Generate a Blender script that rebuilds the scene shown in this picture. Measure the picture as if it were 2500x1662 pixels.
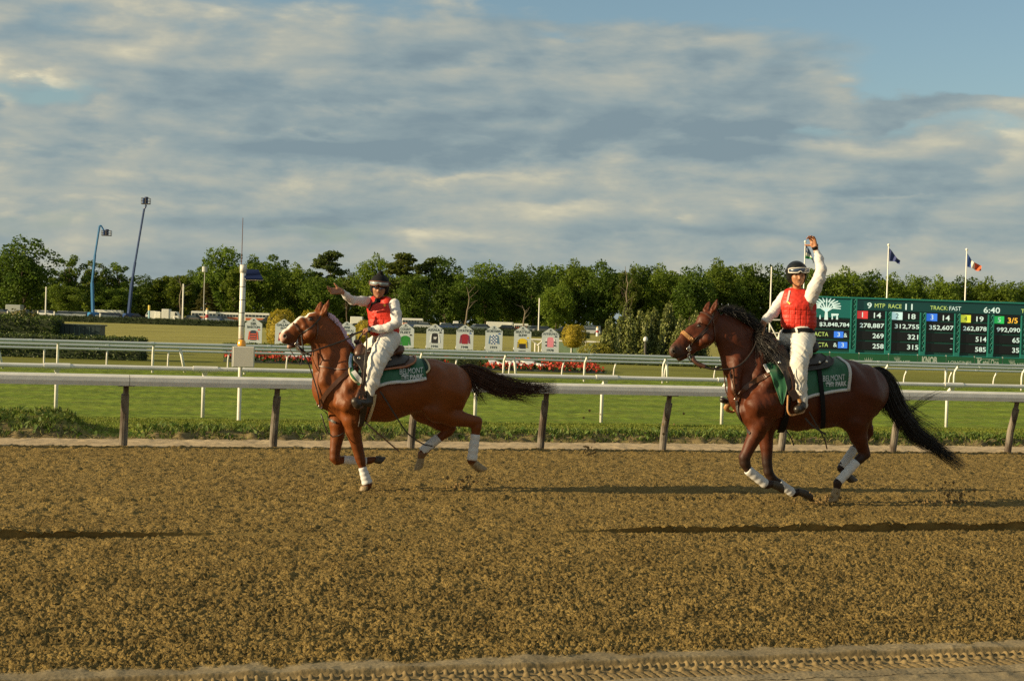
import bpy, math, random
import numpy as np
from mathutils import Vector, Matrix
random.seed(7); RNG = np.random.default_rng(11)
SC = bpy.context.scene; COL = SC.collection
for o in list(bpy.data.objects): bpy.data.objects.remove(o)
# ------------------------------------------------------------------ camera
# world axes: x runs along the race track (rails parallel to x), y across it, away from the camera
F = 3900.0; H = 2.0; YAW = math.radians(17.0); ROLL = math.radians(1.8)
PITCH = math.atan(43 * math.cos(ROLL) / F)
CF = Vector((math.sin(YAW)*math.cos(PITCH), math.cos(YAW)*math.cos(PITCH), -math.sin(PITCH)))
_r0 = Vector((math.cos(YAW), -math.sin(YAW), 0)); _u0 = _r0.cross(CF)
CR = math.cos(ROLL)*_r0 + math.sin(ROLL)*_u0; CU = math.cos(ROLL)*_u0 - math.sin(ROLL)*_r0
CP = Vector((0, 0, H))
cd = bpy.data.cameras.new('camera'); cam = bpy.data.objects.new('camera', cd); COL.objects.link(cam)
cam.matrix_world = Matrix(((CR.x, CU.x, -CF.x, 0), (CR.y, CU.y, -CF.y, 0), (CR.z, CU.z, -CF.z, H), (0, 0, 0, 1)))
cd.sensor_width = 36; cd.lens = F/2500*36; cd.clip_start = 0.1; cd.clip_end = 6000
SC.camera = cam
SC.cycles.use_denoising = False     # the denoiser wipes out the grain of the loose dirt
SC.view_settings.view_transform = 'Standard'; SC.view_settings.look = 'None'
SC.view_settings.exposure = 0.82; SC.view_settings.gamma = 1.0
# ------------------------------------------------------------------ sun
SUN_EL = 17.0; SUN_AZ = -1.2     # light travels along +x, turned a few degrees towards +y
ld = bpy.data.lights.new('sun', 'SUN'); ld.energy = 4.9; ld.angle = math.radians(0.6); ld.color = (1.0, 0.78, 0.45)
sun = bpy.data.objects.new('sun', ld); COL.objects.link(sun)
_e = math.radians(SUN_EL); _a = math.radians(SUN_AZ)
SDIR = Vector((math.cos(_e)*math.cos(_a), math.cos(_e)*math.sin(_a), -math.sin(_e)))
sun.rotation_euler = SDIR.to_track_quat('-Z', 'Y').to_euler()
# ------------------------------------------------------------------ node helpers
class NT:
    def __init__(s, tree): s.t = tree; s.n = tree.nodes; s.l = tree.links
    def new(s, typ, **kw):
        n = s.n.new(typ)
        for k, v in kw.items():
            if k in ('inputs',): 
                for kk, vv in v.items(): s.set(n, kk, vv)
            else: setattr(n, k, v)
        return n
    def set(s, n, k, v):
        if hasattr(v, 'is_output') or isinstance(v, bpy.types.NodeSocket): s.l.new(v, n.inputs[k])
        else: n.inputs[k].default_value = v
    def math(s, op, a, b=None, c=None, clamp=False):
        n = s.n.new('ShaderNodeMath'); n.operation = op; n.use_clamp = clamp
        for i, v in enumerate((a, b, c)):
            if v is not None: s.set(n, i, v)
        return n.outputs[0]
    def noise(s, vec, scale, detail=4, rough=0.55, dist=0.0, lac=2.0):
        n = s.n.new('ShaderNodeTexNoise'); s.l.new(vec, n.inputs['Vector'])
        n.inputs['Scale'].default_value = scale; n.inputs['Detail'].default_value = detail
        n.inputs['Roughness'].default_value = rough; n.inputs['Distortion'].default_value = dist
        return n.outputs['Fac']
    def mapv(s, vec, scale=(1, 1, 1), loc=(0, 0, 0)):
        n = s.n.new('ShaderNodeMapping'); s.l.new(vec, n.inputs['Vector'])
        n.inputs['Scale'].default_value = scale; n.inputs['Location'].default_value = loc
        return n.outputs[0]
    def ramp(s, fac, stops):
        n = s.n.new('ShaderNodeValToRGB'); s.l.new(fac, n.inputs[0]); e = n.color_ramp.elements
        while len(e) < len(stops): e.new(0.5)
        for i, (p, c) in enumerate(stops):
            e[i].position = p; e[i].color = (c, c, c, 1) if isinstance(c, (int, float)) else (*c[:3], 1)
        return n.outputs[0]
    def mix(s, fac, a, b, mode='MIX'):
        n = s.n.new('ShaderNodeMix'); n.data_type = 'RGBA'; n.blend_type = mode
        for k, v in ((0, fac), (6, a), (7, b)):
            if isinstance(v, tuple): v = (*v[:3], 1)
            s.set(n, k, v)
        return n.outputs[2]
    def maprange(s, v, a, b, c=0.0, d=1.0, smooth=True):
        n = s.n.new('ShaderNodeMapRange'); n.interpolation_type = 'SMOOTHSTEP' if smooth else 'LINEAR'
        for i, x in enumerate((v, a, b, c, d)): s.set(n, i, x)
        return n.outputs[0]
# ------------------------------------------------------------------ world: late afternoon sky with broken stratocumulus
W = bpy.data.worlds.new('World'); SC.world = W; W.use_nodes = True
nt = NT(W.node_tree)
for n in list(nt.n): nt.n.remove(n)
out = nt.new('ShaderNodeOutputWorld'); bg = nt.new('ShaderNodeBackground'); nt.l.new(bg.outputs[0], out.inputs[0])
sky = nt.new('ShaderNodeTexSky'); sky.sky_type = 'NISHITA'; sky.sun_disc = False
sky.sun_elevation = math.radians(SUN_EL); sky.sun_rotation = math.atan2(-SDIR.x, -SDIR.y)
sky.air_density = 1.0; sky.dust_density = 1.2; sky.ozone_density = 1.4
bg.inputs[1].default_value = 0.056
tc = nt.new('ShaderNodeTexCoord'); D = tc.outputs['Generated']
sx = nt.new('ShaderNodeSeparateXYZ'); nt.l.new(D, sx.inputs[0])
dx, dy, dz = sx.outputs
az = nt.math('MULTIPLY', nt.math('ARCTAN2', dx, dy), 57.2958)
el = nt.math('MULTIPLY', nt.math('ARCSINE', dz), 57.2958)
n1 = nt.noise(nt.mapv(D, (2.4, 2.4, 9), (3.1, 1.7, 0.4)), 2.6, 8, 0.55, 0.1)
n2 = nt.noise(nt.mapv(D, (4.2, 4.2, 12), (7.3, 2.2, 1.9)), 3.0, 8, 0.54, 0.15)
n2b = nt.noise(nt.mapv(D, (4.2, 4.2, 12), (7.3-.055, 2.2+.017, 1.9+.085)), 3.0, 8, 0.54, 0.15)
n3 = nt.noise(nt.mapv(D, (2.2, 2.2, 19), (1.3, 9.2, 5.9)), 1.9, 6, 0.50, 0.1)
az = nt.math('ADD', az, nt.math('MULTIPLY', nt.math('SUBTRACT', n2, .5), 7.0)); elw = nt.math('ADD', el, nt.math('MULTIPLY', nt.math('SUBTRACT', n2b, .5), 2.6))
def ray(px, py):
    return (CF + CR*((px-1250)/F) - CU*((py-831)/F))
def azel(px, py):
    d = ray(px, py).normalized(); return math.degrees(math.atan2(d.x, d.y)), math.degrees(math.asin(d.z))
def blob(px, py, w, h, amp):
    """gaussian patch of the cloud layout, at the direction seen at (px, py)"""
    a0, e0 = azel(px, py); sa = w/68.0; se = h/68.0
    a = nt.math('DIVIDE', nt.math('SUBTRACT', az, a0), sa); e = nt.math('DIVIDE', nt.math('SUBTRACT', elw, e0), se)
    q = nt.math('ADD', nt.math('MULTIPLY', a, a), nt.math('MULTIPLY', e, e))
    return nt.math('MULTIPLY', nt.math('EXPONENT', nt.math('MULTIPLY', q, -1.0)), amp)
def addall(L):
    r = L[0]
    for x in L[1:]: r = nt.math('ADD', r, x)
    return r
emb = nt.math('SUBTRACT', n2, n2b)
cover = addall([nt.math('MULTIPLY', n1, 0.85), nt.math('MULTIPLY', n2, 0.5), nt.math('MULTIPLY', n3, 0.15),
    blob(2520, 30, 460, 200, -0.68), blob(2470, 200, 300, 50, -0.28), blob(1750, -20, 900, 60, -0.55), blob(130, 215, 110, 42, -0.40), blob(1340, 95, 100, 20, -0.28), blob(2080, 300, 150, 22, -0.22),
    blob(1700, 130, 330, 70, 0.22), blob(1500, 250, 500, 90, 0.15), blob(700, 250, 900, 260, 0.12), blob(1750, 470, 1500, 140, 0.30), blob(2330, 268, 300, 22, 0.45), blob(2060, 235, 200, 26, 0.34),
    blob(1480, 340, 60, 10, -0.2)])
cover = nt.math('ADD', cover, nt.maprange(el, 0.0, 3.5, 0.6, 0.0)); mask = nt.maprange(cover, 0.50, 0.80)
shade = addall([nt.math('MULTIPLY', n3, 1.1), nt.math('MULTIPLY', n2, 0.35), nt.math('MULTIPLY', emb, 1.3), nt.math('MULTIPLY', n1, 0.45),
    blob(1080, 130, 320, 60, -0.26), blob(1600, 275, 460, 46, -0.36), blob(1300, 350, 480, 40, -0.34), blob(620, 390, 360, 46, -0.26), blob(900, 250, 330, 28, -0.12), blob(60, 350, 260, 12, -0.16), blob(1750, 560, 700, 14, -0.10), blob(250, 490, 500, 10, -0.10),
    blob(350, 60, 420, 60, 0.18), blob(800, 60, 340, 50, 0.12), blob(1250, 450, 220, 20, 0.22), blob(1100, 448, 80, 9, 0.2), blob(2050, 345, 260, 22, 0.26), blob(2450, 350, 80, 36, 0.22), blob(500, 110, 260, 16, 0.12), blob(300, 130, 180, 14, 0.12),
    blob(165, 205, 34, 30, 0.55), blob(15, 195, 34, 62, 0.5), blob(1180, 165, 110, 36, 0.18), blob(345, 358, 30, 26, 0.26), blob(258, 262, 30, 34, 0.22), blob(720, 340, 110, 8, 0.22), blob(800, 282, 110, 12, 0.16), blob(1000, 260, 110, 10, 0.12),
    blob(60, 540, 70, 18, 0.22), blob(150, 545, 30, 22, 0.22), blob(1060, 590, 60, 18, 0.22), blob(700, 565, 120, 12, 0.18), blob(1900, 520, 200, 16, 0.12), blob(1690, 515, 24, 22, 0.22), blob(1400, 505, 120, 12, 0.14), blob(2120, 492, 90, 7, 0.22), blob(2420, 430, 50, 30, 0.2), blob(1750, 110, 120, 16, 0.14), blob(2000, 190, 60, 20, 0.12)])
tone = nt.maprange(shade, 0.56, 1.42, smooth=False)
ccol = nt.ramp(tone, [(0.0, (2.15, 2.9, 3.3)), (0.25, (2.8, 3.55, 3.75)), (0.45, (3.6, 4.1, 3.95)), (0.65, (4.5, 4.65, 4.05)), (0.85, (5.9, 5.6, 4.3)), (1.0, (7.6, 6.9, 4.9))])
low = nt.maprange(el, 0.0, 4.5, 1.0, 0.0)
ccol = nt.mix(nt.math('MULTIPLY', low, 0.35), ccol, (3.8, 4.25, 4.1))
skyc = nt.mix(1.0, sky.outputs[0], (1.15, 1.22, 1.16), 'MULTIPLY')
nt.l.new(nt.mix(nt.math('MULTIPLY', mask, 0.93), skyc, ccol), bg.inputs[0])
# ------------------------------------------------------------------ picking helpers
def G(px, py, z=0.0):
    d = ray(px, py); return CP + d*((z-H)/d.z)
def PV(px, py, v):
    d = ray(px, py); return CP + d*(v/d.y)
def PZ(px, py, Z): return CP + ray(px, py)*Z
def yh(px): return 788 + (px-1250)*math.tan(ROLL)
def spot(px, Z, z=0.0):
    p = PZ(px, yh(px), Z); return Vector((p.x, p.y, z))
def top_spot(px, ytop, Z, z=0.0):
    p = PZ(px, ytop, Z); return Vector((p.x, p.y, z))
def hz(px, py, Z): return PZ(px, py, Z).z
RC = Vector((math.cos(YAW), -math.sin(YAW), 0)); FC = Vector((math.sin(YAW), math.cos(YAW), 0))
# ------------------------------------------------------------------ materials
MATS = {}
def mat(name, col, rough=0.6, var=0.0, vscale=8.0, bump=0.0, bscale=60.0, metal=0.0, spec=0.5, col2=None, emit=None, attr=None, sheen=0.0, coat=0.0, stretch=(1, 1, 1), detail=5, objrand=0.0, trans=0.0):
    if name in MATS: return MATS[name]
    m = bpy.data.materials.new(name); m.use_nodes = True; t = NT(m.node_tree)
    b = t.n['Principled BSDF']; b.inputs['Roughness'].default_value = rough; b.inputs['Metallic'].default_value = metal
    b.inputs['Specular IOR Level'].default_value = spec
    tc = t.new('ShaderNodeTexCoord'); vec = t.mapv(tc.outputs['Object'], stretch)
    c = None
    if attr:
        a = t.new('ShaderNodeAttribute'); a.attribute_name = attr; c = a.outputs['Color']
    base = c if c is not None else (*col, 1)
    if var > 0 or col2:
        f = t.noise(vec, vscale, detail)
        if col2: cc = t.mix(t.maprange(f, 0.38, 0.62), base if c is not None else col, col2)
        else:
            cc = base if c is not None else t.mix(0.0, col, col)
        if var > 0:
            g = t.maprange(f, 0.25, 0.75, 1-var, 1+var, smooth=False)
            mm = t.new('ShaderNodeVectorMath', operation='SCALE'); t.l.new(cc, mm.inputs[0]); t.l.new(g, mm.inputs['Scale']); cc = mm.outputs[0]
        c = cc
    if objrand > 0:
        oi = t.new('ShaderNodeObjectInfo'); g = t.maprange(oi.outputs['Random'], 0, 1, 1-objrand, 1+objrand, smooth=False)
        mm = t.new('ShaderNodeVectorMath', operation='SCALE')
        if c is None: c = t.mix(0.0, col, col)
        t.l.new(c, mm.inputs[0]); t.l.new(g, mm.inputs['Scale']); c = mm.outputs[0]
    if c is not None: t.l.new(c, b.inputs['Base Color'])
    else: b.inputs['Base Color'].default_value = (*col, 1)
    if bump > 0:
        bn = t.new('ShaderNodeBump'); bn.inputs['Strength'].default_value = 1.0; bn.inputs['Distance'].default_value = bump
        t.l.new(t.noise(vec, bscale, 5, 0.6), bn.inputs['Height']); t.l.new(bn.outputs[0], b.inputs['Normal'])
    if emit is not None:
        b.inputs['Emission Strength'].default_value = emit
        if c is not None: t.l.new(c, b.inputs['Emission Color'])
        else: b.inputs['Emission Color'].default_value = (*col, 1)
    if sheen: b.inputs['Sheen Weight'].default_value = sheen
    if coat: b.inputs['Coat Weight'].default_value = coat; b.inputs['Coat Roughness'].default_value = 0.3
    if trans:
        o = t.n['Material Output']; tr = t.new('ShaderNodeBsdfTranslucent'); ms = t.new('ShaderNodeMixShader'); ms.inputs[0].default_value = trans
        if c is not None: t.l.new(c, tr.inputs[0])
        else: tr.inputs[0].default_value = (*col, 1)
        t.l.new(b.outputs[0], ms.inputs[1]); t.l.new(tr.outputs[0], ms.inputs[2]); t.l.new(ms.outputs[0], o.inputs[0])
    MATS[name] = m; return m
# ------------------------------------------------------------------ mesh builder
def rotz(v, a):
    c, s = math.cos(a), math.sin(a); return Vector((v[0]*c - v[1]*s, v[0]*s + v[1]*c, v[2]))
class MB:
    def __init__(s): s.v = []; s.f = []; s.m = []; s.mi = 0
    def add(s, vs, fs):
        o = len(s.v); s.v.extend([tuple(x) for x in vs]); s.f.extend([tuple(i+o for i in f) for f in fs]); s.m.extend([s.mi]*len(fs)); return s
    def box(s, c, size, rot=0.0, taper=1.0, tilt=None, bev=0.0):
        hx, hy, hz_ = size[0]/2, size[1]/2, size[2]/2; L = []
        if bev <= 0:
            for z, k in ((-hz_, 1), (hz_, taper)):
                for x, y in ((-hx*k, -hy*k), (hx*k, -hy*k), (hx*k, hy*k), (-hx*k, hy*k)): L.append(Vector((x, y, z)))
            Fs = [(0, 3, 2, 1), (4, 5, 6, 7), (0, 1, 5, 4), (1, 2, 6, 5), (2, 3, 7, 6), (3, 0, 4, 7)]
        else:
            b = min(bev, hx*.9, hy*.9, hz_*.9)
            for z, k in ((-hz_, b), (-hz_+b, 0), (hz_-b, 0), (hz_, b)):
                for x, y in ((-hx+k+b*(k == 0)*1.0, -hy+k), (hx-k-b*(k == 0), -hy+k), (hx-k, -hy+k+b*(k == 0)), (hx-k, hy-k-b*(k == 0)), (hx-k-b*(k == 0), hy-k), (-hx+k+b*(k == 0), hy-k), (-hx+k, hy-k-b*(k == 0)), (-hx+k, -hy+k+b*(k == 0))):
                    L.append(Vector((x, y, z)))
            Fs = [tuple(reversed(range(8))), tuple(range(24, 32))]
            for r in range(3):
                for i in range(8): Fs.append((r*8+i, r*8+(i+1) % 8, r*8+8+(i+1) % 8, r*8+8+i))
        if tilt is not None: L = [tilt @ v for v in L]
        L = [rotz(v, rot) + Vector(c) for v in L]
        return s.add(L, Fs)
    def tube(s, pts, rad, n=8, cap=True, flat=None):
        pts = [Vector(p) for p in pts]; k = len(pts)
        if not hasattr(rad, '__len__'): rad = [rad]*k
        L = []; up = None
        for i, p in enumerate(pts):
            t = (pts[min(i+1, k-1)] - pts[max(i-1, 0)]).normalized()
            if up is None: up = Vector((0, 0, 1)) if abs(t.z) < .9 else Vector((1, 0, 0))
            x = t.cross(up).normalized(); y = x.cross(t).normalized(); up = y
            for j in range(n):
                a = 2*math.pi*j/n; L.append(p + (x*math.cos(a) + y*math.sin(a)*(flat or 1))*rad[i])
        Fs = [(i*n+j, i*n+(j+1) % n, (i+1)*n+(j+1) % n, (i+1)*n+j) for i in range(k-1) for j in range(n)]
        if cap: Fs += [tuple(reversed(range(n))), tuple(range((k-1)*n, k*n))]
        return s.add(L, [tuple(reversed(f)) for f in Fs])
    def prism(s, poly, mapf, d0, d1):
        """poly: list of 2D points; mapf(x, y, depth) -> world"""
        n = len(poly); L = [mapf(x, y, d0) for x, y in poly] + [mapf(x, y, d1) for x, y in poly]
        return s.add(L, [tuple(range(n)), tuple(reversed(range(n, 2*n)))] + [(i, n+i, n+(i+1) % n, (i+1) % n) for i in range(n)])
    def mesh(s, name, loc=(0, 0, 0), smooth=False):
        me = bpy.data.meshes.new(name); lx, ly, lz = loc
        me.from_pydata([(a-lx, b-ly, c-lz) for a, b, c in s.v], [], s.f)
        if smooth: me.polygons.foreach_set('use_smooth', [True]*len(s.f))
        me.polygons.foreach_set('material_index', s.m); me.update(); return me
def npmesh(name, V, Fq, smooth=True, loc=(0, 0, 0), tri=False):
    me = bpy.data.meshes.new(name); V = np.asarray(V, dtype=np.float32) - np.array(loc, dtype=np.float32); Fq = np.asarray(Fq, dtype=np.int32)
    k = Fq.shape[1]
    me.vertices.add(len(V)); me.vertices.foreach_set('co', V.ravel())
    me.loops.add(Fq.size); me.loops.foreach_set('vertex_index', Fq.ravel())
    me.polygons.add(len(Fq)); me.polygons.foreach_set('loop_start', np.arange(0, Fq.size, k, dtype=np.int32))
    try: me.polygons.foreach_set('loop_total', np.full(len(Fq), k, dtype=np.int32))
    except Exception: pass
    me.update(calc_edges=True)
    if smooth: me.polygons.foreach_set('use_smooth', np.ones(len(Fq), dtype=bool))
    return me
def setcol(me, name, C):
    a = me.color_attributes.new(name, 'FLOAT_COLOR', 'POINT'); C = np.asarray(C, dtype=np.float32)
    if C.shape[1] == 3: C = np.hstack([C, np.ones((len(C), 1), dtype=np.float32)])
    a.data.foreach_set('color', C.ravel())
def tag(o, label=None, cat=None, group=None, kind=None):
    if label: o['label'] = label
    if cat: o['category'] = cat
    if group: o['group'] = group
    if kind: o['kind'] = kind
    return o
def obj(name, data, m=None, parent=None, loc=(0, 0, 0), smooth=False, label=None):
    """link data (MB or mesh) as one object; with a parent, MB coordinates are taken as world and made local"""
    if isinstance(data, MB):
        off = BASE.get(parent.name, (0, 0, 0)) if parent is not None else loc
        me = data.mesh(name, off, smooth)
    else: me = data; off = None
    o = bpy.data.objects.new(name, me); COL.objects.link(o)
    if off is not None: BASE[o.name] = tuple(off)
    elif parent is not None: BASE[o.name] = BASE.get(parent.name, (0, 0, 0))
    if m is not None:
        for x in (m if isinstance(m, (list, tuple)) else [m]): me.materials.append(x)
    if parent is not None: o.parent = parent
    else: o.location = loc
    if label: o['label'] = label
    return o
BASE = {}
def thing(name, label, cat, loc=(0, 0, 0), rz=0.0, group=None):
    o = bpy.data.objects.new(name, None); COL.objects.link(o); o.location = loc; o.rotation_euler = (0, 0, rz); o.empty_display_size = .2
    BASE[o.name] = tuple(loc) if rz == 0 else (0, 0, 0)
    return tag(o, label, cat, group)
def single(name, mb, m, label, cat, loc=(0, 0, 0), group=None, smooth=False):
    return tag(obj(name, mb, m, None, loc, smooth), label, cat, group)
def dup(root, loc, rz=None, label=None, scale=None):
    r = root.copy(); COL.objects.link(r); r.location = loc
    if rz is not None: r.rotation_euler = (0, 0, rz)
    if label: r['label'] = label
    if scale: r.scale = scale
    for ch in list(root.children):
        c = ch.copy(); COL.objects.link(c); c.parent = r
        for g in ch.children:
            d = g.copy(); COL.objects.link(d); d.parent = c
    return r
# ------------------------------------------------------------------ text
_TX = {}
def text2d(s, bold=0.0):
    if any(c in s for c in 'MWA&') and bold < .03: bold = 0.0
    elif 'M' in s: bold = 0.0
    if (s, bold) in _TX: return _TX[s, bold]
    c = bpy.data.curves.new('txt', 'FONT'); c.body = s; c.size = 1.0; c.offset = bold; c.resolution_u = 3; c.fill_mode = 'FRONT'
    o = bpy.data.objects.new('txt', c); me = bpy.data.meshes.new_from_object(o)
    V = np.array([v.co[:2] for v in me.vertices]); Fs = [tuple(p.vertices) for p in me.polygons]
    bpy.data.objects.remove(o); bpy.data.curves.remove(c); bpy.data.meshes.remove(me)
    lo, hi = V.min(0), V.max(0); V = (V-lo)/(hi-lo)
    _TX[s, bold] = (V, Fs, (hi-lo)[0]/(hi-lo)[1]); return _TX[s, bold]
def put_text(mb, s, f, x0, y0, x1, y1, bold=0.02, shear=0.0):
    """f(x, y) -> world, text fills the rectangle (x0, y0)-(x1, y1), y upward"""
    V, Fs, _ = text2d(s, bold)
    mb.add([f(x0+(x1-x0)*(a+shear*b), y0+(y1-y0)*b) for a, b in V], Fs)
# ------------------------------------------------------------------ smooth noise tiles (numpy)
def tile(n, cell, lo, hi, seed, ax=1.0):
    """periodic band-passed noise, n x n samples of size cell, wavelengths lo..hi, unit deviation"""
    r = np.random.default_rng(seed); w = np.fft.rfft2(r.standard_normal((n, n)))
    fx = np.fft.rfftfreq(n, cell)[None, :]*ax; fy = np.fft.fftfreq(n, cell)[:, None]; f = np.sqrt(fx*fx + fy*fy)
    g = np.exp(-(f*lo*0.6)**2)*(1 - np.exp(-(f*hi*0.9)**2)); a = np.fft.irfft2(w*g, (n, n)); return a/a.std()
def samp(T, cell, u, v):
    n = T.shape[0]; x = (u/cell) % n; y = (v/cell) % n; i = np.floor(x).astype(int) % n; j = np.floor(y).astype(int) % n; fx = x-np.floor(x); fy = y-np.floor(y)
    i1 = (i+1) % n; j1 = (j+1) % n
    return (T[j, i]*(1-fx)+T[j, i1]*fx)*(1-fy) + (T[j1, i]*(1-fx)+T[j1, i1]*fx)*fy
def grid_faces(nr, nc):
    i = np.arange(nr-1)[:, None]*nc + np.arange(nc-1)[None, :]; i = i.ravel()
    return np.stack([i, i+1, i+nc+1, i+nc], 1)
def sstep(x, a, b):
    t = np.clip((x-a)/(b-a), 0, 1); return t*t*(3-2*t)
# ================================================================== GROUND
V_RAIL = 24.3; V_TURF = 31.0; ZT = 0.10
V_A = G(374, 910, ZT).y; V_B = V_A + 0.9; V_C = G(408, 902, ZT).y
T_mid = tile(1024, 0.0125, 0.05, 0.16, 1); T_fine = tile(1024, 0.0125, 0.025, 0.06, 2); T_big = tile(512, 0.06, 0.5, 3.0, 3, 0.6); T_hoof = tile(1024, 0.02, 0.14, 0.5, 4)
def dirt_edge(u): return 9.14 + 0.02*samp(T_big, .06, u, u*0+3) + 0.014*samp(T_hoof, .02, u, u*0+1) + .006*samp(T_mid, .0125, u, u*0+1)
def rut_gate(u):
    k = samp(T_big, .06, u*.5+2, u*0+7)
    gate = np.clip(0.22 + 1.0*sstep(u, 4.8, 6.4) + 0.9*sstep(-u, -1.9, -.6), 0, 1.1)*(0.85+.25*k.clip(-1, 1))
    return gate
def ground_h(u, v):
    nr = 1.1-sstep(v, 10, 17)*.35
    m = samp(T_mid, .0125, u*2.2, v*1.9); f = samp(T_fine, .0125, u*1.1+3.3, v*.9+1.7); m2 = samp(T_mid, .0125, (u+v*.3)*1.3+5, (v-u*.2)*1.1+2); hf = samp(T_hoof, .02, u*1.0, v*1.0); b = samp(T_big, .06, u, v)
    clod = (0.0080*np.sign(m)*np.abs(m)**0.75 + 0.0130*np.sign(f)*np.abs(f)**.75 + 0.0075*np.clip(m2, -2.0, 1.3))*nr*1.15 + 0.0030*hf
    clod = clod*(0.92+0.12*b.clip(-1, 1))
    pit = -0.020*sstep(m2+.4*m, 1.3, 2.0)
    h = 0.012 + clod + pit + 0.004*b
    # long ruts left by the harrow, running along the track: a small step with its shaded face towards the outside
    def rut(vc, amp, seed):
        w = vc + 0.003*samp(T_big, .06, u+seed, u*0+seed)
        return amp*(sstep(v, w-0.01, w+0.035)*np.exp(-((v-w-.02)/0.35)**2*(v > w)) - 0.75*np.exp(-((v-w+0.07)/0.07)**2))
    k = samp(T_big, .06, u*.5+2, u*0+7); gate = rut_gate(u); notch = 1-.55*sstep(samp(T_hoof, .02, u*1.4+3, u*0+5), .9, 1.5)-.35*sstep(samp(T_mid, .0125, u*.5, u*0+5), .9, 1.6)
    calm = 1-.8*np.exp(-((v-14.58)/.035)**4)-.7*np.exp(-((v-9.76)/.03)**4)
    h = 0.012+(h-.012)*calm + rut(14.57, 0.062, 1.0)*gate*notch + rut(9.75, 0.010, 4.0)*(.7+.5*k)*notch
    h = h + rut(17.3, 0.02, 9.0) + rut(12.2, 0.015, 5.0)
    # smooth sand strip with the tread of a machine, nearest the camera
    s = sstep(v, dirt_edge(u)-0.04, dirt_edge(u)+0.05)
    sand = 0.0015*f + 0.004*b + 0.004*np.clip(hf-1.2, 0, 2)
    tv = 8.72  # tread band centre
    band = sstep(v, tv-.22, tv-.20)*(1-sstep(v, tv+.20, tv+.23))
    def lug(vc, per, ph, wv, wu):
        q = ((u/per+ph+v*.0) % 1.0 - .5)*per; return np.exp(-(q/wu)**4-((v-vc)/wv)**4)
    tread = -0.030*band + 0.026*lug(tv+.13, .060, 0, .030, .015) + 0.022*lug(tv+.02, .088, .4, .026, .019) + .018*band*sstep(tv-.04-v, 0, .02) - .010*band*(np.abs(((u/.058) % 1)-.5) < .10)*(v < tv-.06)
    tread = tread + 0.014*lug(8.22, .20, .2, .03, .03) + .010*lug(8.0, .20, .6, .03, .03) - .012*np.exp(-((v-8.5)/.03)**2) + .006*np.sin(u*2.1+v*40)*sstep(np.abs(v-8.93), .0, .1)*0
    streak = 0.007*sstep(samp(T_big, .06, u*.8+v*2.2, v*6), 0.9, 1.5)*(np.abs(v-8.98) < .1)
    low = (sand + tread + streak)*(1-s) + (h-.012)*s
    # sandy strip under the inner rail
    e2 = V_RAIL - 0.06 + 0.04*samp(T_hoof, .02, u, u*0+9)
    s2 = sstep(v, e2-.02, e2+.05); strip = 0.0 + 0.004*b + 0.004*m
    return low*(1-s2) + strip*s2
def dirt_piece(name, VV, K):
    gu = K[None, :]*(VV[:, None]+2.0); gv = np.repeat(VV[:, None], len(K), 1); gz = ground_h(gu, gv); gy = gv.copy()
    # the cut face of the ruts gets an overhang, shaped so that it stays dark
    for w0, k in ((14.57, rut_gate(gu)), (9.75, .35+0*gu)):
        k = np.clip(k*1.3, 0, 1); w = w0+.012*samp(T_mid, .0125, gu*.8, gu*0+2); d = gv-w0; new = np.where(d < -.01, np.interp(d, [-.12, -.01], [-.12, .02]), np.where(d < .035, .02-.035*(d+.01)/.045, np.interp(d, [.035, .16], [-.015, .16])))
        near_ = (d > -.12) & (d < .16); gy = np.where(near_, gv+(new-d+(w-w0)*.3)*k, gy)
    me = npmesh(name, np.stack([gu, gy, gz], 2).reshape(-1, 3), grid_faces(len(VV), len(K)))
    ss = 1 - sstep(gv, dirt_edge(gu)-.05, dirt_edge(gu)+.03); s2 = sstep(gv, V_RAIL-.1, V_RAIL+.0)
    dirtc = np.array([0.205, 0.143, 0.049]); sandc = np.array([0.205, 0.165, 0.100]); strc = np.array([0.38, 0.295, 0.185])
    trd = (sstep(gv, 8.45, 8.55)*(1-sstep(gv, 8.93, 8.97)))[..., None]
    sandmix = np.array([.185, .135, .064])*trd + sandc*(1-trd)
    C = dirtc*(1-ss-s2)[..., None] + sandmix*ss[..., None] + strc*s2[..., None]
    C = C*(1+0.10*samp(T_big, .06, gu*.5, gv*.9).clip(-2, 2))[..., None]*(1+.06*samp(T_mid, .0125, gu+9, gv+4).clip(-2, 2))[..., None]
    face = (np.exp(-((gv-14.58)/.030)**4)+np.exp(-((gv-9.76)/.025)**4)); rough = (1-.88*np.clip(ss+s2, 0, 1))*(1-.95*face.clip(0, 1))
    setcol(me, 'col', np.concatenate([C, rough[..., None]], 2).reshape(-1, 4)); tag(obj(name, me, m_dirt), kind='structure')
m_dirt = bpy.data.materials.new('loose_dirt'); m_dirt.use_nodes = True; t_ = NT(m_dirt.node_tree); b_ = t_.n['Principled BSDF']; b_.inputs['Roughness'].default_value = .95; b_.inputs['Specular IOR Level'].default_value = .12
tc_ = t_.new('ShaderNodeTexCoord').outputs['Object']; at_ = t_.new('ShaderNodeAttribute'); at_.attribute_name = 'col'
vo = t_.new('ShaderNodeTexVoronoi'); vo.feature = 'SMOOTH_F1'; vo.inputs['Scale'].default_value = 54; vo.inputs['Smoothness'].default_value = .35; vo.inputs['Randomness'].default_value = 1; t_.l.new(t_.mapv(tc_, (.65, .8, 1)), vo.inputs['Vector'])
na = t_.noise(tc_, 46, 4, .7, .3); nb_ = t_.noise(tc_, 70, 3, .6); sep = t_.new('ShaderNodeSeparateColor'); t_.l.new(at_.outputs['Color'], sep.inputs[0])
loose = at_.outputs['Alpha']      # packed sand and the cut face of the rut are smoother than the loose dirt
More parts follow.
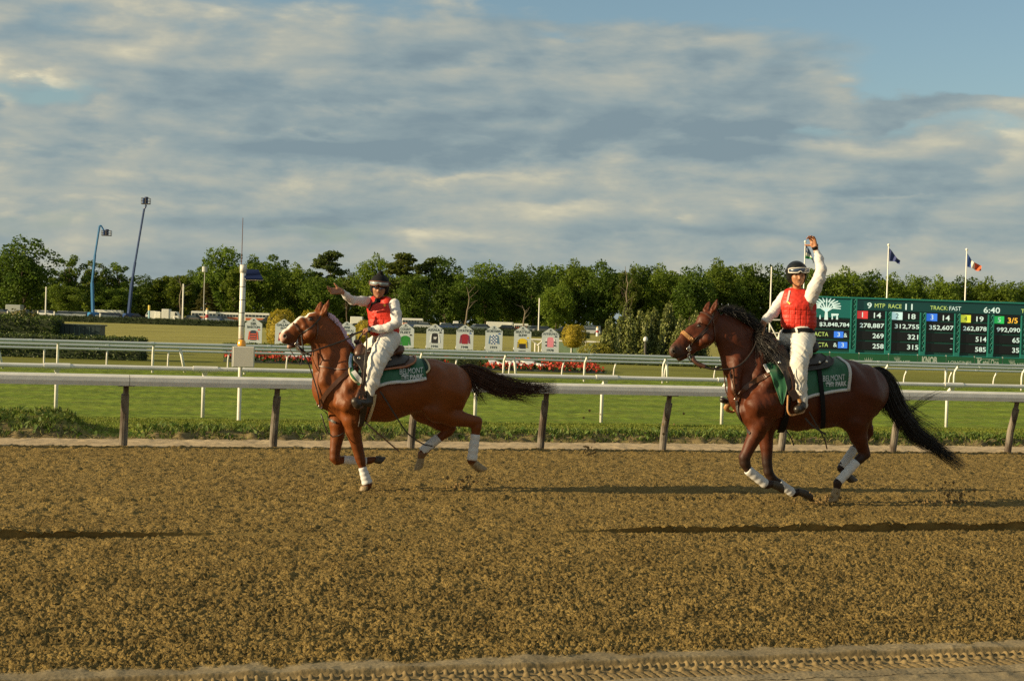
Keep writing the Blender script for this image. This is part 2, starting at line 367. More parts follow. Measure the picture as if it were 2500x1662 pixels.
hgt = t_.math('ADD', t_.math('MULTIPLY', vo.outputs['Distance'], -.9), t_.math('ADD', t_.math('MULTIPLY', na, 1.1), t_.math('MULTIPLY', nb_, .25)))
bp = t_.new('ShaderNodeBump'); bp.inputs['Distance'].default_value = .018; t_.l.new(t_.math('MULTIPLY', hgt, loose), bp.inputs['Height']); t_.l.new(bp.outputs[0], b_.inputs['Normal'])
sc_ = t_.new('ShaderNodeVectorMath', operation='SCALE'); t_.l.new(at_.outputs['Color'], sc_.inputs[0]); t_.l.new(t_.maprange(t_.noise(tc_, 24, 4, .65), .3, .7, .86, 1.13, smooth=False), sc_.inputs['Scale']); t_.l.new(sc_.outputs[0], b_.inputs['Base Color'])
VV = [8.98]
while VV[-1] < 25.6: VV.append(VV[-1] + (0.0125 if VV[-1] < 9.9 else 0.007 if 14.52 < VV[-1] < 14.66 else 0.0016*VV[-1]*(1+.25*(VV[-1] > 16))))
dirt_piece('dirt_track', np.array(VV), np.linspace(-0.26, 0.98, 900))
dirt_piece('sand_strip', np.arange(8.30, 8.995, .011), np.linspace(-0.18, 0.90, 1500))
dirt_piece('sand_margin', np.arange(7.0, 8.315, .03), np.linspace(-0.2, 0.95, 500))
# outside the finely modelled part the same dirt continues
mb = MB()
for x0, x1, y0, y1 in ((-60, 90, -14, 7.0), (-60, -6.0, 7.0, 24.3), (26.5, 90, 7.0, 24.3)): mb.add([(x0, y0, -.03), (x1, y0, -.03), (x1, y1, -.03), (x0, y1, -.03)], [(0, 1, 2, 3)])
tag(obj('outer_dirt', mb, mat('plain_dirt', (0.24, 0.165, 0.055), 0.95, var=.15, vscale=6, bump=.01, bscale=30)), kind='structure')
mb = MB()
for x0, x1, y0, y1 in ((-60, -6.9, 24.3, 25.9), (27, 90, 24.3, 25.9)): mb.add([(x0, y0, -.02), (x1, y0, -.02), (x1, y1, -.02), (x0, y1, -.02)], [(0, 1, 2, 3)])
tag(obj('sand_path', mb, mat('plain_sand', (0.5, 0.39, 0.24), 0.95, var=.1, vscale=6)), kind='structure')
# ---- verge bank and turf
UG = PV(262, 1050, 26.5).x   # gap in the bank
def turf_h(u, v):
    b = samp(T_big, .06, u, v); hf = samp(T_hoof, .02, u*.5, v*.5)
    gap = np.exp(-((u-UG-.1)/0.42)**2)
    edge = 25.75 + 0.10*b.clip(-2, 2) + .02*hf + .4*gap
    wid = 0.35 + 1.3*gap
    left = sstep(UG-.25-u, 0, .35)
    ridge = (0.0+.24*left)*np.exp(-((v-26.8)/0.60)**2)*(1-gap) + .015*hf.clip(-1, 2)*np.exp(-((v-26.4)/.6)**2)
    return -0.02 + (ZT+0.02)*sstep(v, edge, edge+wid) + ridge + 0.006*b + .002*hf
gu_ = np.linspace(-16, 36, 900); gv_ = np.concatenate([np.linspace(25.35, 28.2, 90), np.linspace(28.3, V_A+2.5, 150)])
GU, GV = np.meshgrid(gu_, gv_); GZ = turf_h(GU, GV)
me = npmesh('turf_course', np.stack([GU, GV, GZ], 2).reshape(-1, 3), grid_faces(len(gv_), len(gu_)))
gb = samp(T_hoof, .02, GU*.7, GV*.7); bare = np.clip(sstep(gb, .1, 1.2)*np.exp(-((GV-26.2)/.55)**2)*.75+(1-sstep(GV, 26.0, 26.5))*.85, 0, 1)
stripe = 0.5+0.5*np.sin(GV*2*np.pi/2.6+.5*samp(T_big, .06, GU*.12, GV*.8))
gr = np.stack([0.112+0.04*stripe, 0.162+0.04*stripe, 0.016+0.004*stripe], 2)
gr = gr*(1+.13*samp(T_big, .06, GU*.25, GV*1.9).clip(-2, 2))[..., None]*(1+.10*samp(T_hoof, .02, GU*.35, GV*1.3).clip(-2, 2))[..., None]
dry = sstep(samp(T_big, .06, GU*.3+8, GV*.9), .4, 1.8)[..., None]*.45; gr = gr*(1-dry)+np.array([.17, .16, .04])*dry
soil = np.array([.17, .13, .065]); s0 = (1-sstep(GV, 25.6, 25.85)); bb = np.clip(bare+s0, 0, 1)[..., None]
C = gr*(1-bb) + soil*bb; setcol(me, 'col', C.reshape(-1, 3))
def grass_mat(name, bumpd, sc, st=(1, 1, 1)):
    return mat(name, (.1, .2, .03), 0.9, var=0.30, vscale=sc, attr='col', bump=bumpd, bscale=sc*1.3, spec=.1, stretch=st, detail=6)
tag(obj('turf_course', me, grass_mat('turf', .012, 22, (0.6, 1.8, 1))), kind='structure')
# ---- infield lawn: one sheet out to the horizon
gx = np.concatenate([np.linspace(-1500, -60, 12), np.linspace(-50, 200, 130), np.linspace(220, 2200, 14)])
gy = np.concatenate([np.linspace(V_A+2.4, 120, 120), np.linspace(123, 420, 100), np.linspace(460, 2600, 14)])
GU, GV = np.meshgrid(gx, gy)
base = ZT + 0*GU; me = npmesh('infield_lawn', np.stack([GU, GV, base], 2).reshape(-1, 3), grid_faces(len(gy), len(gx)))
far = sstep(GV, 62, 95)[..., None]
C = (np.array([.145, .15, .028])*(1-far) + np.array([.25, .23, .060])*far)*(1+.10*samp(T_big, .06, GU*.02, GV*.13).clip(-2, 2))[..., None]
setcol(me, 'col', C.reshape(-1, 3))
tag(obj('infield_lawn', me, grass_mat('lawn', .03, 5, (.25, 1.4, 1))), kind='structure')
mb = MB(); mb.add([(-400, -300, -.35), (400, -300, -.35), (400, V_A+2, -.35), (-400, V_A+2, -.35)], [(0, 1, 2, 3)])
tag(obj('ground', mb, mat('plain_dirt', (0, 0, 0))), kind='structure')
mb = MB()
for x0, x1 in ((-160, -15.9), (35.9, 260)): mb.add([(x0, 25.8, ZT-.01), (x1, 25.8, ZT-.01), (x1, V_A+2.5, ZT-.01), (x0, V_A+2.5, ZT-.01)], [(0, 1, 2, 3)])
tag(obj('outer_turf', mb, mat('outer_grass', (.11, .17, .02), .9, var=.3, vscale=3)), kind='structure')
# ---- grass blades and weeds on the bank and the near turf (stuff)
def blades(name, n, u0, u1, v0, v1, hmin, hmax, wid, colA, colB, seed, zf, keep=None, lean=.5, m=None, label='', cat='grass', zlift=0):
    r = np.random.default_rng(seed); u = r.uniform(u0, u1, n); v = r.uniform(v0, v1, n)
    if keep is not None: k = keep(u, v, r); u, v = u[k], v[k]
    n = len(u); z = zf(u, v)+zlift; h = r.uniform(hmin, hmax, n); a = r.uniform(0, 2*np.pi, n); w = wid*r.uniform(.6, 1.4, n)
    ca, sa = np.cos(a), np.sin(a); la = r.normal(0, lean, n)*h; lb = r.normal(0, lean, n)*h
    P0 = np.stack([u-ca*w, v-sa*w, z-.01], 1); P1 = np.stack([u+ca*w, v+sa*w, z-.01], 1)
    M = np.stack([u+la*.4, v+lb*.4, z+h*.6], 1); M0 = M-np.stack([ca*w*.8, sa*w*.8, 0*w], 1); M1 = M+np.stack([ca*w*.8, sa*w*.8, 0*w], 1)
    T = np.stack([u+la, v+lb, z+h], 1)
    Vv = np.stack([P0, P1, M1, M0, T], 1).reshape(-1, 3); i = np.arange(n)*5
    tri = np.concatenate([np.stack([i, i+1, i+2], 1), np.stack([i, i+2, i+3], 1), np.stack([i+3, i+2, i+4], 1)])
    me = npmesh(name, Vv, tri, smooth=False)
    t = r.uniform(0, 1, n)[:, None]; Cc = (np.array(colA)*(1-t)+np.array(colB)*t)*r.uniform(.75, 1.25, n)[:, None]
    setcol(me, 'col', np.repeat(Cc, 5, 0))
    o = obj(name, me, m); return tag(o, label, cat, kind='stuff')
m_blade = mat('blade', (.1, .2, .03), 0.6, attr='col', spec=.25, trans=.3)
def weedkeep(u, v, r):
    d = samp(T_hoof, .02, u*.6+2, v*.6); gap = np.exp(-((u-UG-.05)/0.5)**2)
    left = sstep(UG-.25-u, 0, .35)
    prof = np.exp(-((v-26.25)/(.45+.3*left))**2)
    return r.uniform(0, 1, len(u)) < (0.25+.75*sstep(d, -.6, .6))*prof*(1-.97*gap)
blades('verge_weeds', 60000, -12, 30, 25.75, 27.4, .03, .10, .008, (.06, .10, .012), (.14, .17, .028), 21, turf_h, weedkeep, .55, m_blade, 'tangled weeds and tall grass growing along the low bank beyond the track rail', 'weeds')
blades('verge_leaves', 16000, -12, 30, 25.8, 27.3, .02, .08, .022, (.045, .095, .012), (.13, .18, .04), 22, turf_h, weedkeep, .9, m_blade, 'broad leaved weeds scattered over the low grassy bank', 'weeds', .03)
blades('dry_grass', 9000, -12, 30, 25.55, 27.0, .02, .08, .006, (.30, .24, .10), (.20, .17, .06), 23, turf_h, None, 1.4, m_blade, 'dry straw coloured tufts along the foot of the bank', 'grass')
blades('turf_grass', 90000, -11, 27, 26.6, 29.0, .012, .035, .006, (.120, .155, .016), (.19, .21, .035), 24, turf_h, None, .5, m_blade, 'short green blades of the mown turf course', 'grass')
# ================================================================== RAILS
m_white = mat('white_paint', (.66, .64, .58), .4, var=.14, vscale=5, bump=.001, bscale=40)
m_pipe = mat('white_pipe', (.72, .71, .67), .35, var=.10, vscale=3, spec=.5)
m_rust = mat('rusty_iron', (.060, .040, .026), .75, var=.35, vscale=7, col2=(.15, .13, .105), stretch=(1, 1, .35), bump=.003, bscale=50)
m_dark = mat('dark_metal', (.05, .045, .04), .6)
postx = [-7.5 + 0 for _ in ()]
px_posts = [300, 666, 1002, 1318, 1616, 1906, 2178, 2459]
us = [PV(p, 1086, V_RAIL).x for p in px_posts]; us = [us[0]-2*2.16, us[0]-2.16] + us + [us[-1]+2.2, us[-1]+4.4, us[-1]+6.6]
zr_top = np.mean([PV(x, y, V_RAIL-.25).z for x, y in ((0, 903), (1300, 936), (2400, 959))]); ZR = float(zr_top)
rail = thing('track_rail', 'wide flat white rail on leaning rusty posts along the far edge of the dirt', 'rail fence', (us[2], V_RAIL, 0))
# beam: cross-section with rounded upper edge, in sections that meet at joints
sec = [(-.11, -.075), (-.115, -.01), (-.10, .05), (-.06, .078), (.04, .085), (.09, .07), (.10, .02), (.10, -.075)]
JB = [us[0]-1]; 
for i in range(1, len(us), 2): JB.append(us[i]-.02)
JB.append(us[-1]+1.5)
jx = PV(316, 915, V_RAIL-.25).x; JB = [jx-6.5, jx] + [jx+6.45*i for i in range(1, 6)]
for a, b in zip(JB[:-1], JB[1:]):
    m_ = MB(); xs = [a+.004, b-.004]; zz = [.004*math.sin(a*3), .004*math.sin(b*3)]
    L = [(xs[k], V_RAIL-.25+y, ZR-.08+z+zz[k]) for k in (0, 1) for y, z in sec]; n = len(sec)
    m_.add(L, [tuple(range(n))[::-1], tuple(range(n, 2*n))] + [(i, (i+1) % n, n+(i+1) % n, n+i) for i in range(n)])
    obj('rail', m_, m_white, rail)
for i, u in enumerate(us):
    zt = ZR-.16; m_ = MB(); sw = .02*math.sin(i*2.3)
    m_.tube([(u, V_RAIL, -.1), (u+.005, V_RAIL-.085+sw*.3, zt*.42), (u+.01+sw*.4, V_RAIL-.20, zt-.13)], [.062, .06, .058], 12)
    p = obj('post', m_, m_rust, rail, smooth=False)
    m_ = MB(); m_.tube([(u+.01, V_RAIL-.20, zt-.14), (u+.01, V_RAIL-.235, zt+.01)], .042, 10); m_.box((u+.01, V_RAIL-.24, zt-.002), (.24, .16, .018)); obj('bracket', m_, m_rust, p)
# ---- turf course outer rail: round pipe, tee clamps, bent posts
pt = [(136, 1010), (501, 1019), (1478, 1033), (1768, 1037), (2310, 1042)]
V_TURF = float(np.mean([G(x, y, ZT).y for x, y in pt]))
ut = {x: PV(x, y, V_TURF).x for x, y in pt}; sp = (ut[2310]-ut[136])/7.0
ZTR = float(np.mean([PV(x, y, V_TURF-.22).z for x, y in ((60, 890), (620, 897), (1300, 922), (2400, 946))]))
tr = thing('turf_rail', 'white pipe rail on slim white posts standing in the green turf', 'rail fence', (ut[136], V_TURF, ZT))
for k in range(-4, 14):
    u = ut[136]+sp*k; m_ = MB()
    m_.tube([(u, V_TURF, ZT-.1), (u, V_TURF, ZT+.62), (u+.0, V_TURF-.03, ZT+.74), (u, V_TURF-.2, ZTR-.02)], [.034, .034, .034, .036], 10)
    p = obj('post', m_, m_pipe, tr, smooth=True)
    m_ = MB(); m_.tube([(u-.22, V_TURF-.22, ZTR), (u+.22, V_TURF-.22, ZTR)], .055, 12); m_.tube([(u, V_TURF-.22, ZTR), (u, V_TURF-.16, ZTR-.09)], .05, 10); obj('clamp', m_, m_pipe, p)
    m_ = MB(); m_.tube([(u+.221, V_TURF-.22, ZTR), (u+sp-.221, V_TURF-.22, ZTR)], .043, 12); obj('rail', m_, m_pipe, tr, smooth=False)
# ---- inner rails A (goosenecks), B (braced, behind), C (low)
def far_rail(name, label, vr, over, zref, rp, pxs, sp, zg, k0, k1, pr, neck, seg, lean=0.0):
    ZA = float(np.mean([PV(x, y, vr-over).z for x, y in zref])); u0 = PV(pxs, 900, vr).x
    t = thing(name, label, 'rail fence', (u0, vr, zg))
    for k in range(k0, k1):
        u = u0+sp*k; m_ = MB()
        if neck: m_.tube([(u, vr, zg-.1), (u, vr, ZA-.42), (u, vr-.05, ZA-.25), (u, vr-over, ZA-.02)], pr, 8)
        else: m_.tube([(u+lean, vr, zg-.1), (u, vr-over, ZA-.02)], pr, 8)
        obj('post', m_, m_pipe, t, smooth=True)
    x = u0+sp*k0-1; xe = u0+sp*k1
    while x < xe:
        m_ = MB(); m_.tube([(x+.005, vr-over, ZA), (x+seg-.005, vr-over, ZA)], rp, 10); m_.tube([(x-.05, vr-over, ZA), (x+.05, vr-over, ZA)], rp+.006, 10); obj('rail', m_, m_pipe2, t, smooth=False); x += seg
    return ZA
m_pipe2 = mat('grey_white_pipe', (.50, .55, .56), .3, var=.06, vscale=1)
uA = [PV(x, 900, V_A).x for x in (140, 2330)]; spA = (uA[1]-uA[0])/11
far_rail('inner_turf_rail', 'upper white pipe rail with gooseneck posts beyond the turf', V_A, .30, ((0, 824), (640, 844), (1200, 864), (2380, 893)), .052, 140, spA, ZT, -5, 18, .038, True, 3.6)
uB = [PV(x, 905, V_B).x for x in (436, 2297)]; spB = (uB[1]-uB[0])/5
far_rail('second_turf_rail', 'second white pipe rail carried on slanting braces just behind the upper one', V_B, .35, ((0, 831), (640, 852), (1200, 872), (2380, 901)), .048, 436, spB, ZT, -4, 9, .045, False, 5.2, lean=.22)
uC = [PV(x, 895, V_C).x for x in (107, 1243)]; spC = (uC[1]-uC[0])/8
far_rail('low_turf_rail', 'low thin white pipe rail nearest the flower beds', V_C, .22, ((0, 846), (640, 860), (1200, 877), (2360, 906)), .04, 107, spC, ZT, -7, 24, .028, True, 4.1)
# ================================================================== BODIES: smooth blended solids, meshed by surface nets
class Body:
    """soft union of tapered capsules; each may be squeezed across a direction (n, s)"""
    def __init__(s): s.P = []
    def cap(s, a, b, ra, rb, k=0.03, n=None, sc=1.0, neg=False):
        s.P.append((np.array(a, float), np.array(b, float), ra, rb, k, None if n is None else np.array(n, float), sc, neg)); return s
    def chain(s, pts, k=0.03, **kw):
        """pts: (Vector, radius)"""
        for (a, ra), (b, rb) in zip(pts[:-1], pts[1:]): s.cap(a, b, ra, rb, k, **kw)
        return s
    def d1(s, p, X):
        a, b, ra, rb, k, n, sc, neg = p
        Q = X-a; ab = b-a
        if n is not None:
            Q = Q + ((sc-1)*(Q@n))[..., None]*n; ab = ab + (sc-1)*(ab@n)*n
        L = ab@ab
        t = np.clip((Q@ab)/L, 0, 1) if L > 1e-12 else np.zeros(Q.shape[:-1])
        d = np.sqrt(((Q-t[..., None]*ab)**2).sum(-1)) - (ra+(rb-ra)*t)
        return d/max(sc, 1.0) if n is not None else d
    def __call__(s, X):
        X = np.asarray(X, float); D = None; sh = X.shape[:-1]; Y = X.reshape(-1, 3)
        if len(Y) > 4000:
            o = np.argsort(Y[:, 0], kind='stable'); R = np.empty(len(Y))
            for i in range(0, len(Y), 3000): R[o[i:i+3000]] = s(Y[o[i:i+3000]])
            return R.reshape(sh)
        lo, hi = Y.min(0), Y.max(0)
        for p in s.P:
            g = np.maximum(np.maximum(np.minimum(p[0], p[1])-hi, lo-np.maximum(p[0], p[1])), 0)
            if math.sqrt(float(g@g))-max(p[2], p[3])*max(1, 1/p[6]) > .45: continue
            d = s.d1(p, Y); k = p[4]
            if D is None: D = d; continue
            if p[7]: h = np.clip(.5-.5*(D+d)/k, 0, 1); D = D*(1-h)-d*h+k*h*(1-h)
            else: h = np.clip(.5+.5*(D-d)/k, 0, 1); D = D*(1-h)+d*h-k*h*(1-h)
        if D is None: D = np.full(len(Y), .45)
        return np.minimum(D, .45).reshape(sh)
    def bounds(s, m):
        lo = np.full(3, 1e9); hi = -lo
        for a, b, ra, rb, k, n, sc, neg in s.P:
            if neg: continue
            r = max(ra, rb)*max(1, 1/sc)+m
            lo = np.minimum(lo, np.minimum(a, b)-r); hi = np.maximum(hi, np.maximum(a, b)+r)
        return lo, hi
    def grid(s, h):
        lo, hi = s.bounds(2.5*h); n = np.ceil((hi-lo)/h).astype(int)+1
        ax = [lo[i]+h*np.arange(n[i]) for i in range(3)]; D = np.full(tuple(n), 1.0)
        for p in s.P:
            a, b, ra, rb, k, nn, sc, neg = p; r = max(ra, rb)*max(1, 1/sc)+k*1.2+3*h
            l = np.minimum(a, b)-r; u = np.maximum(a, b)+r
            sl = tuple(slice(max(0, int((l[i]-lo[i])/h)), min(n[i], int((u[i]-lo[i])/h)+2)) for i in range(3))
            X = np.stack(np.meshgrid(ax[0][sl[0]], ax[1][sl[1]], ax[2][sl[2]], indexing='ij'), -1)
            d = s.d1(p, X); S = D[sl]
            if neg: q = np.clip(.5-.5*(S+d)/k, 0, 1); D[sl] = S*(1-q)-d*q+k*q*(1-q)
            else: q = np.clip(.5+.5*(S-d)/k, 0, 1); D[sl] = S*(1-q)+d*q-k*q*(1-q)
        return D, lo, h
def nets(D, lo, h):
    S = D < 0; c = np.zeros(tuple(np.array(D.shape)-1), dtype=np.int8)
    for i in (0, 1):
        for j in (0, 1):
            for k in (0, 1): c += S[i:i+c.shape[0], j:j+c.shape[1], k:k+c.shape[2]]
    act = (c > 0) & (c < 8); idx = np.full(act.shape, -1, dtype=np.int64); I = np.argwhere(act); idx[act] = np.arange(len(I))
    acc = np.zeros((len(I), 3)); cnt = np.zeros(len(I)); cor = [(i, j, k) for i in (0, 1) for j in (0, 1) for k in (0, 1)]
    vals = {o: D[I[:, 0]+o[0], I[:, 1]+o[1], I[:, 2]+o[2]] for o in cor}
    for a in cor:
        for ax in range(3):
            if a[ax] == 0:
                b = list(a); b[ax] = 1; b = tuple(b); va, vb = vals[a], vals[b]; m = (va < 0) != (vb < 0)
                t = np.where(m, va/np.where(m, va-vb, 1), 0)
                p = np.repeat(np.array(a, float)[None], len(I), 0); p[:, ax] = t
                acc += p*m[:, None]; cnt += m
    V = (I + acc/cnt[:, None])*h + lo
    Fs = []
    for ax in range(3):
        o1, o2 = [(1, 2), (2, 0), (0, 1)][ax]
        n = list(D.shape); s0 = [slice(0, n[i]) for i in range(3)]; s0[ax] = slice(0, n[ax]-1); s0[o1] = slice(1, n[o1]-1); s0[o2] = slice(1, n[o2]-1)
        s1 = list(s0); s1[ax] = slice(1, n[ax]); A = S[tuple(s0)]; B = S[tuple(s1)]; E = np.argwhere(A != B)
        inside = A[A != B]
        base = E.copy(); base[:, o1] += 1; base[:, o2] += 1   # grid index of the edge
        def cell(d1_, d2_):
            q = base.copy(); q[:, o1] -= d1_; q[:, o2] -= d2_; return idx[q[:, 0], q[:, 1], q[:, 2]]
        q = np.stack([cell(1, 1), cell(0, 1), cell(0, 0), cell(1, 0)], 1)
        q[~inside] = q[~inside][:, ::-1]; Fs.append(q)
    Fq = np.concatenate(Fs); Fq = Fq[(Fq >= 0).all(1)]
    return V, Fq
def relax(V, Fq, it=2, lam=.5):
    e = np.concatenate([Fq[:, [0, 1]], Fq[:, [1, 2]], Fq[:, [2, 3]], Fq[:, [3, 0]]]); n = len(V)
    for _ in range(it):
        A = np.zeros((n, 3)); c = np.bincount(e.ravel(), minlength=n)
        for i in range(3): A[:, i] = np.bincount(e[:, 0], V[e[:, 1], i], n)+np.bincount(e[:, 1], V[e[:, 0], i], n)
        V = V*(1-lam) + lam*A/np.maximum(c, 1)[:, None]
    return V
def body_mesh(name, B, h, loc, colf=None, wr=None, it=2):
    D, lo, hh = B.grid(h); V, Fq = nets(D, lo, hh); V = relax(V, Fq, it)
    if wr is not None:
        N = grad(B, V); V = V + N*wr(V, N)[:, None]
    me = npmesh(name, V, Fq, True, loc)
    if colf is not None: setcol(me, 'col', colf(V))
    return me
def grad(B, X, e=.004):
    g = np.stack([B(X+np.eye(3)[i]*e)-B(X-np.eye(3)[i]*e) for i in range(3)], -1); return g/np.maximum(np.linalg.norm(g, axis=-1, keepdims=True), 1e-9)
def proj(X):
    """world -> source pixels"""
    X = np.asarray(X, float)-np.array(CP); z = X@np.array(CF); return 1250+F*(X@np.array(CR))/z, 831-F*(X@np.array(CU))/z
def on_surf(B, pxy, off=0.0, far=False):
    """points where the view rays meet the solid grown by off"""
    P = np.array(pxy, float); d = np.array(CF)[None]+np.array(CR)[None]*((P[:, :1]-1250)/F)-np.array(CU)[None]*((P[:, 1:2]-831)/F)
    L = np.linalg.norm(d, axis=1, keepdims=True); d = d/L; lo, hi = B.bounds(.1); o = np.array(CP); t = (lo[1]-.05)/d[:, 1]; best = np.full(len(P), 9.0); bt = t.copy()
    live = np.arange(len(P)); cap_ = (hi[1]+.1)/d[:, 1]
    for _ in range(60):
        q = B(o+d[live]*t[live, None])-off; m = q < best[live]; best[live[m]] = q[m]; bt[live[m]] = t[live[m]]
        t[live] = t[live]+np.maximum(q*.85, .0008); live = live[(q > .0012) & (t[live] < cap_[live])]
        if not len(live): break
    X = o+d*bt[:, None]
    for _ in range(4):     # rays that miss are pulled onto the silhouette
        q = B(X)-off; w = np.abs(q) > .002
        if not w.any(): break
        X[w] = X[w]-grad(B, X[w])*q[w][:, None]
    return X
def smooth_line(pts, n):
    """Catmull-Rom through 2D/3D points, n samples"""
    P = np.array(pts, float); P = np.vstack([2*P[0]-P[1], P, 2*P[-1]-P[-2]]); m = len(P)-3; out = []
    for q in np.linspace(0, m-1e-6, n):
        i = int(q); t = q-i; a, b, c, d = P[i:i+4]; out.append(.5*((2*b)+(c-a)*t+(2*a-5*b+4*c-d)*t*t+(3*b-a-3*c+d)*t**3))
    return np.array(out)
def ribbon(mb, X, N, w, th, close=False):
    """strap with rectangular section along points X with surface normals N"""
    X = np.asarray(X); n = len(X); T = np.gradient(X, axis=0); T /= np.maximum(np.linalg.norm(T, axis=1, keepdims=True), 1e-9)
    S = np.cross(N, T); S /= np.maximum(np.linalg.norm(S, axis=1, keepdims=True), 1e-9)
    w_ = np.broadcast_to(w, (n,))[:, None]/2; L = []
    for i in range(n):
        for a, b in ((-1, 0), (1, 0), (1, 1), (-1, 1)): L.append(X[i]+S[i]*w_[i]*a+N[i]*(th*b-.002))
    Fs = [(i*4+j, (i+1)*4+j, (i+1)*4+(j+1) % 4, i*4+(j+1) % 4) for i in range(n-1) for j in range(4)]+[(0, 1, 2, 3), ((n-1)*4+3, (n-1)*4+2, (n-1)*4+1, (n-1)*4)]
    mb.add(L, Fs)
def strap(mb, B, pxy, w, th=.006, off=.004, n=30, mirror=None):
    X = on_surf(B, smooth_line(pxy, n), off); X = relax_line(X); N = grad(B, X); ribbon(mb, X, N, w, th)
    if mirror is not None:
        Y = X.copy(); Y[:, 1] = 2*mirror-Y[:, 1]; q = B(Y)-off; Y = Y-grad(B, Y)*q[:, None]; ribbon(mb, Y, grad(B, Y), w, th)
    return X
def relax_line(X, it=2):
    X = X.copy()
    for _ in range(it): X[1:-1] = .5*X[1:-1]+.25*(X[:-2]+X[2:])
    return X
def spx(B, pts, off=0.0): return on_surf(B, pts, off)
# ------------------------------------------------------------------ hair
def strands(mb_arrays, roots, dirs, seed): pass
def hair_mesh(name, curves, radii, loc, sides=3):
    """curves: (n, k, 3); radii (n, k) -> one mesh of thin tapered strands"""
    C = np.asarray(curves); n, k, _ = C.shape; T = np.gradient(C, axis=1); T /= np.maximum(np.linalg.norm(T, axis=2, keepdims=True), 1e-9)
    up = np.array([.3, 1, .2]); X = np.cross(T, up); X /= np.maximum(np.linalg.norm(X, axis=2, keepdims=True), 1e-9); Y = np.cross(T, X)
    L = [C+(X*math.cos(2*math.pi*j/sides)+Y*math.sin(2*math.pi*j/sides))*np.asarray(radii)[..., None] for j in range(sides)]
    V = np.stack(L, 2).reshape(-1, 3)
    i = (np.arange(n)[:, None, None]*k+np.arange(k-1)[None, :, None])*sides+np.arange(sides)[None, None, :]
    j = (np.arange(n)[:, None, None]*k+np.arange(k-1)[None, :, None])*sides+((np.arange(sides)+1) % sides)[None, None, :]
    Fq = np.stack([i, j, j+sides, i+sides], -1).reshape(-1, 4); return npmesh(name, V, Fq, True, loc)
# ================================================================== PLANTS
def leaf_cloud(Pn, size, r, up=0.0, asp=.55, Nn=None, jit=.7):
    """one leaf-shaped quad at each point of Pn"""
    n = len(Pn); d = r.normal(0, 1, (n, 3)); d[:, 2] += up; d /= np.linalg.norm(d, axis=1, keepdims=True)
    nn = r.normal(0, 1, (n, 3))*jit + (0 if Nn is None else Nn); s = np.cross(d, nn); s /= np.maximum(np.linalg.norm(s, axis=1, keepdims=True), 1e-6)
    L = size*r.uniform(.6, 1.35, (n, 1)); w = L*asp
    V = np.stack([Pn-d*L*.5, Pn+s*w*.5, Pn+d*L*.5, Pn-s*w*.5], 1).reshape(-1, 3); i = np.arange(n)[:, None]*4+np.arange(4)[None]; return V, i
def leafcols(n, r, A, Bc, t=None, k=4, v=.25):
    t = r.uniform(0, 1, n) if t is None else t; C = np.array(A)[None]*(1-t[:, None])+np.array(Bc)[None]*t[:, None]; C = C*r.uniform(1-v, 1+v, (n, 1)); return np.repeat(C, k, 0)
m_leaf = mat('leaf', (.05, .1, .02), .55, attr='col', spec=.3, trans=.22)
m_goldcore = mat('gold_core', (.20, .15, .006), .9, var=.3, vscale=9, bump=.02, bscale=14)
m_leafcore = mat('leaf_core', (.018, .030, .008), .9, var=.4, vscale=3)  # plain dark green for the cores of hedges, shrubs and conifers
def hedge(name, label, cat, corners, z0, h, dens, size, A, Bc, seed, group=None, top=1.0, lump=.08):
    """clipped hedge along a straight strip: corners = (p0, p1, depth); leaves on every face, dark twiggy core inside"""
    p0, p1, dep = corners; p0 = np.array([p0.x, p0.y]); p1 = np.array([p1.x, p1.y]); ax = p1-p0; L = np.linalg.norm(ax); ax /= L; nv = np.array([-ax[1], ax[0]]); r = np.random.default_rng(seed)
    areas = np.array([L*h, L*h, L*dep, dep*h, dep*h]); n = int(areas.sum()*dens); f = r.choice(5, n, p=areas/areas.sum()); a = r.uniform(0, 1, n); b = r.uniform(0, 1, n)
    s = np.where(f < 3, a*L, np.where(f == 3, 0, L)); w = np.where(f == 0, 0, np.where(f == 1, dep, np.where(f == 2, b*dep, a*dep))); z = np.where(f == 2, h, b*h)
    s = s + r.normal(0, size*.35, n); w = w+r.normal(0, size*.35, n); z = z+r.normal(0, size*.3, n)+(lump*samp(T_big, .06, s*.8+seed, w*.8+z*.3)*(z/h))
    Pn = np.stack([p0[0]+ax[0]*s+nv[0]*w, p0[1]+ax[1]*s+nv[1]*w, z0+np.maximum(z, .02)], 1); V, Fq = leaf_cloud(Pn, size, r)
    me = npmesh('foliage', V, Fq, False, (p0[0], p0[1], z0)); setcol(me, 'col', leafcols(n, r, A, Bc))
    t = thing(name, label, cat, (p0[0], p0[1], z0), 0, group); obj('foliage', me, m_leaf, t)
    mb = MB(); c = p0+ax*L/2+nv*dep/2; mb.box((c[0], c[1], z0+h*.48), (L-size*.7, dep-size*.7, h*.96), math.atan2(ax[1], ax[0])); obj('core', mb, m_leafcore, t); return t
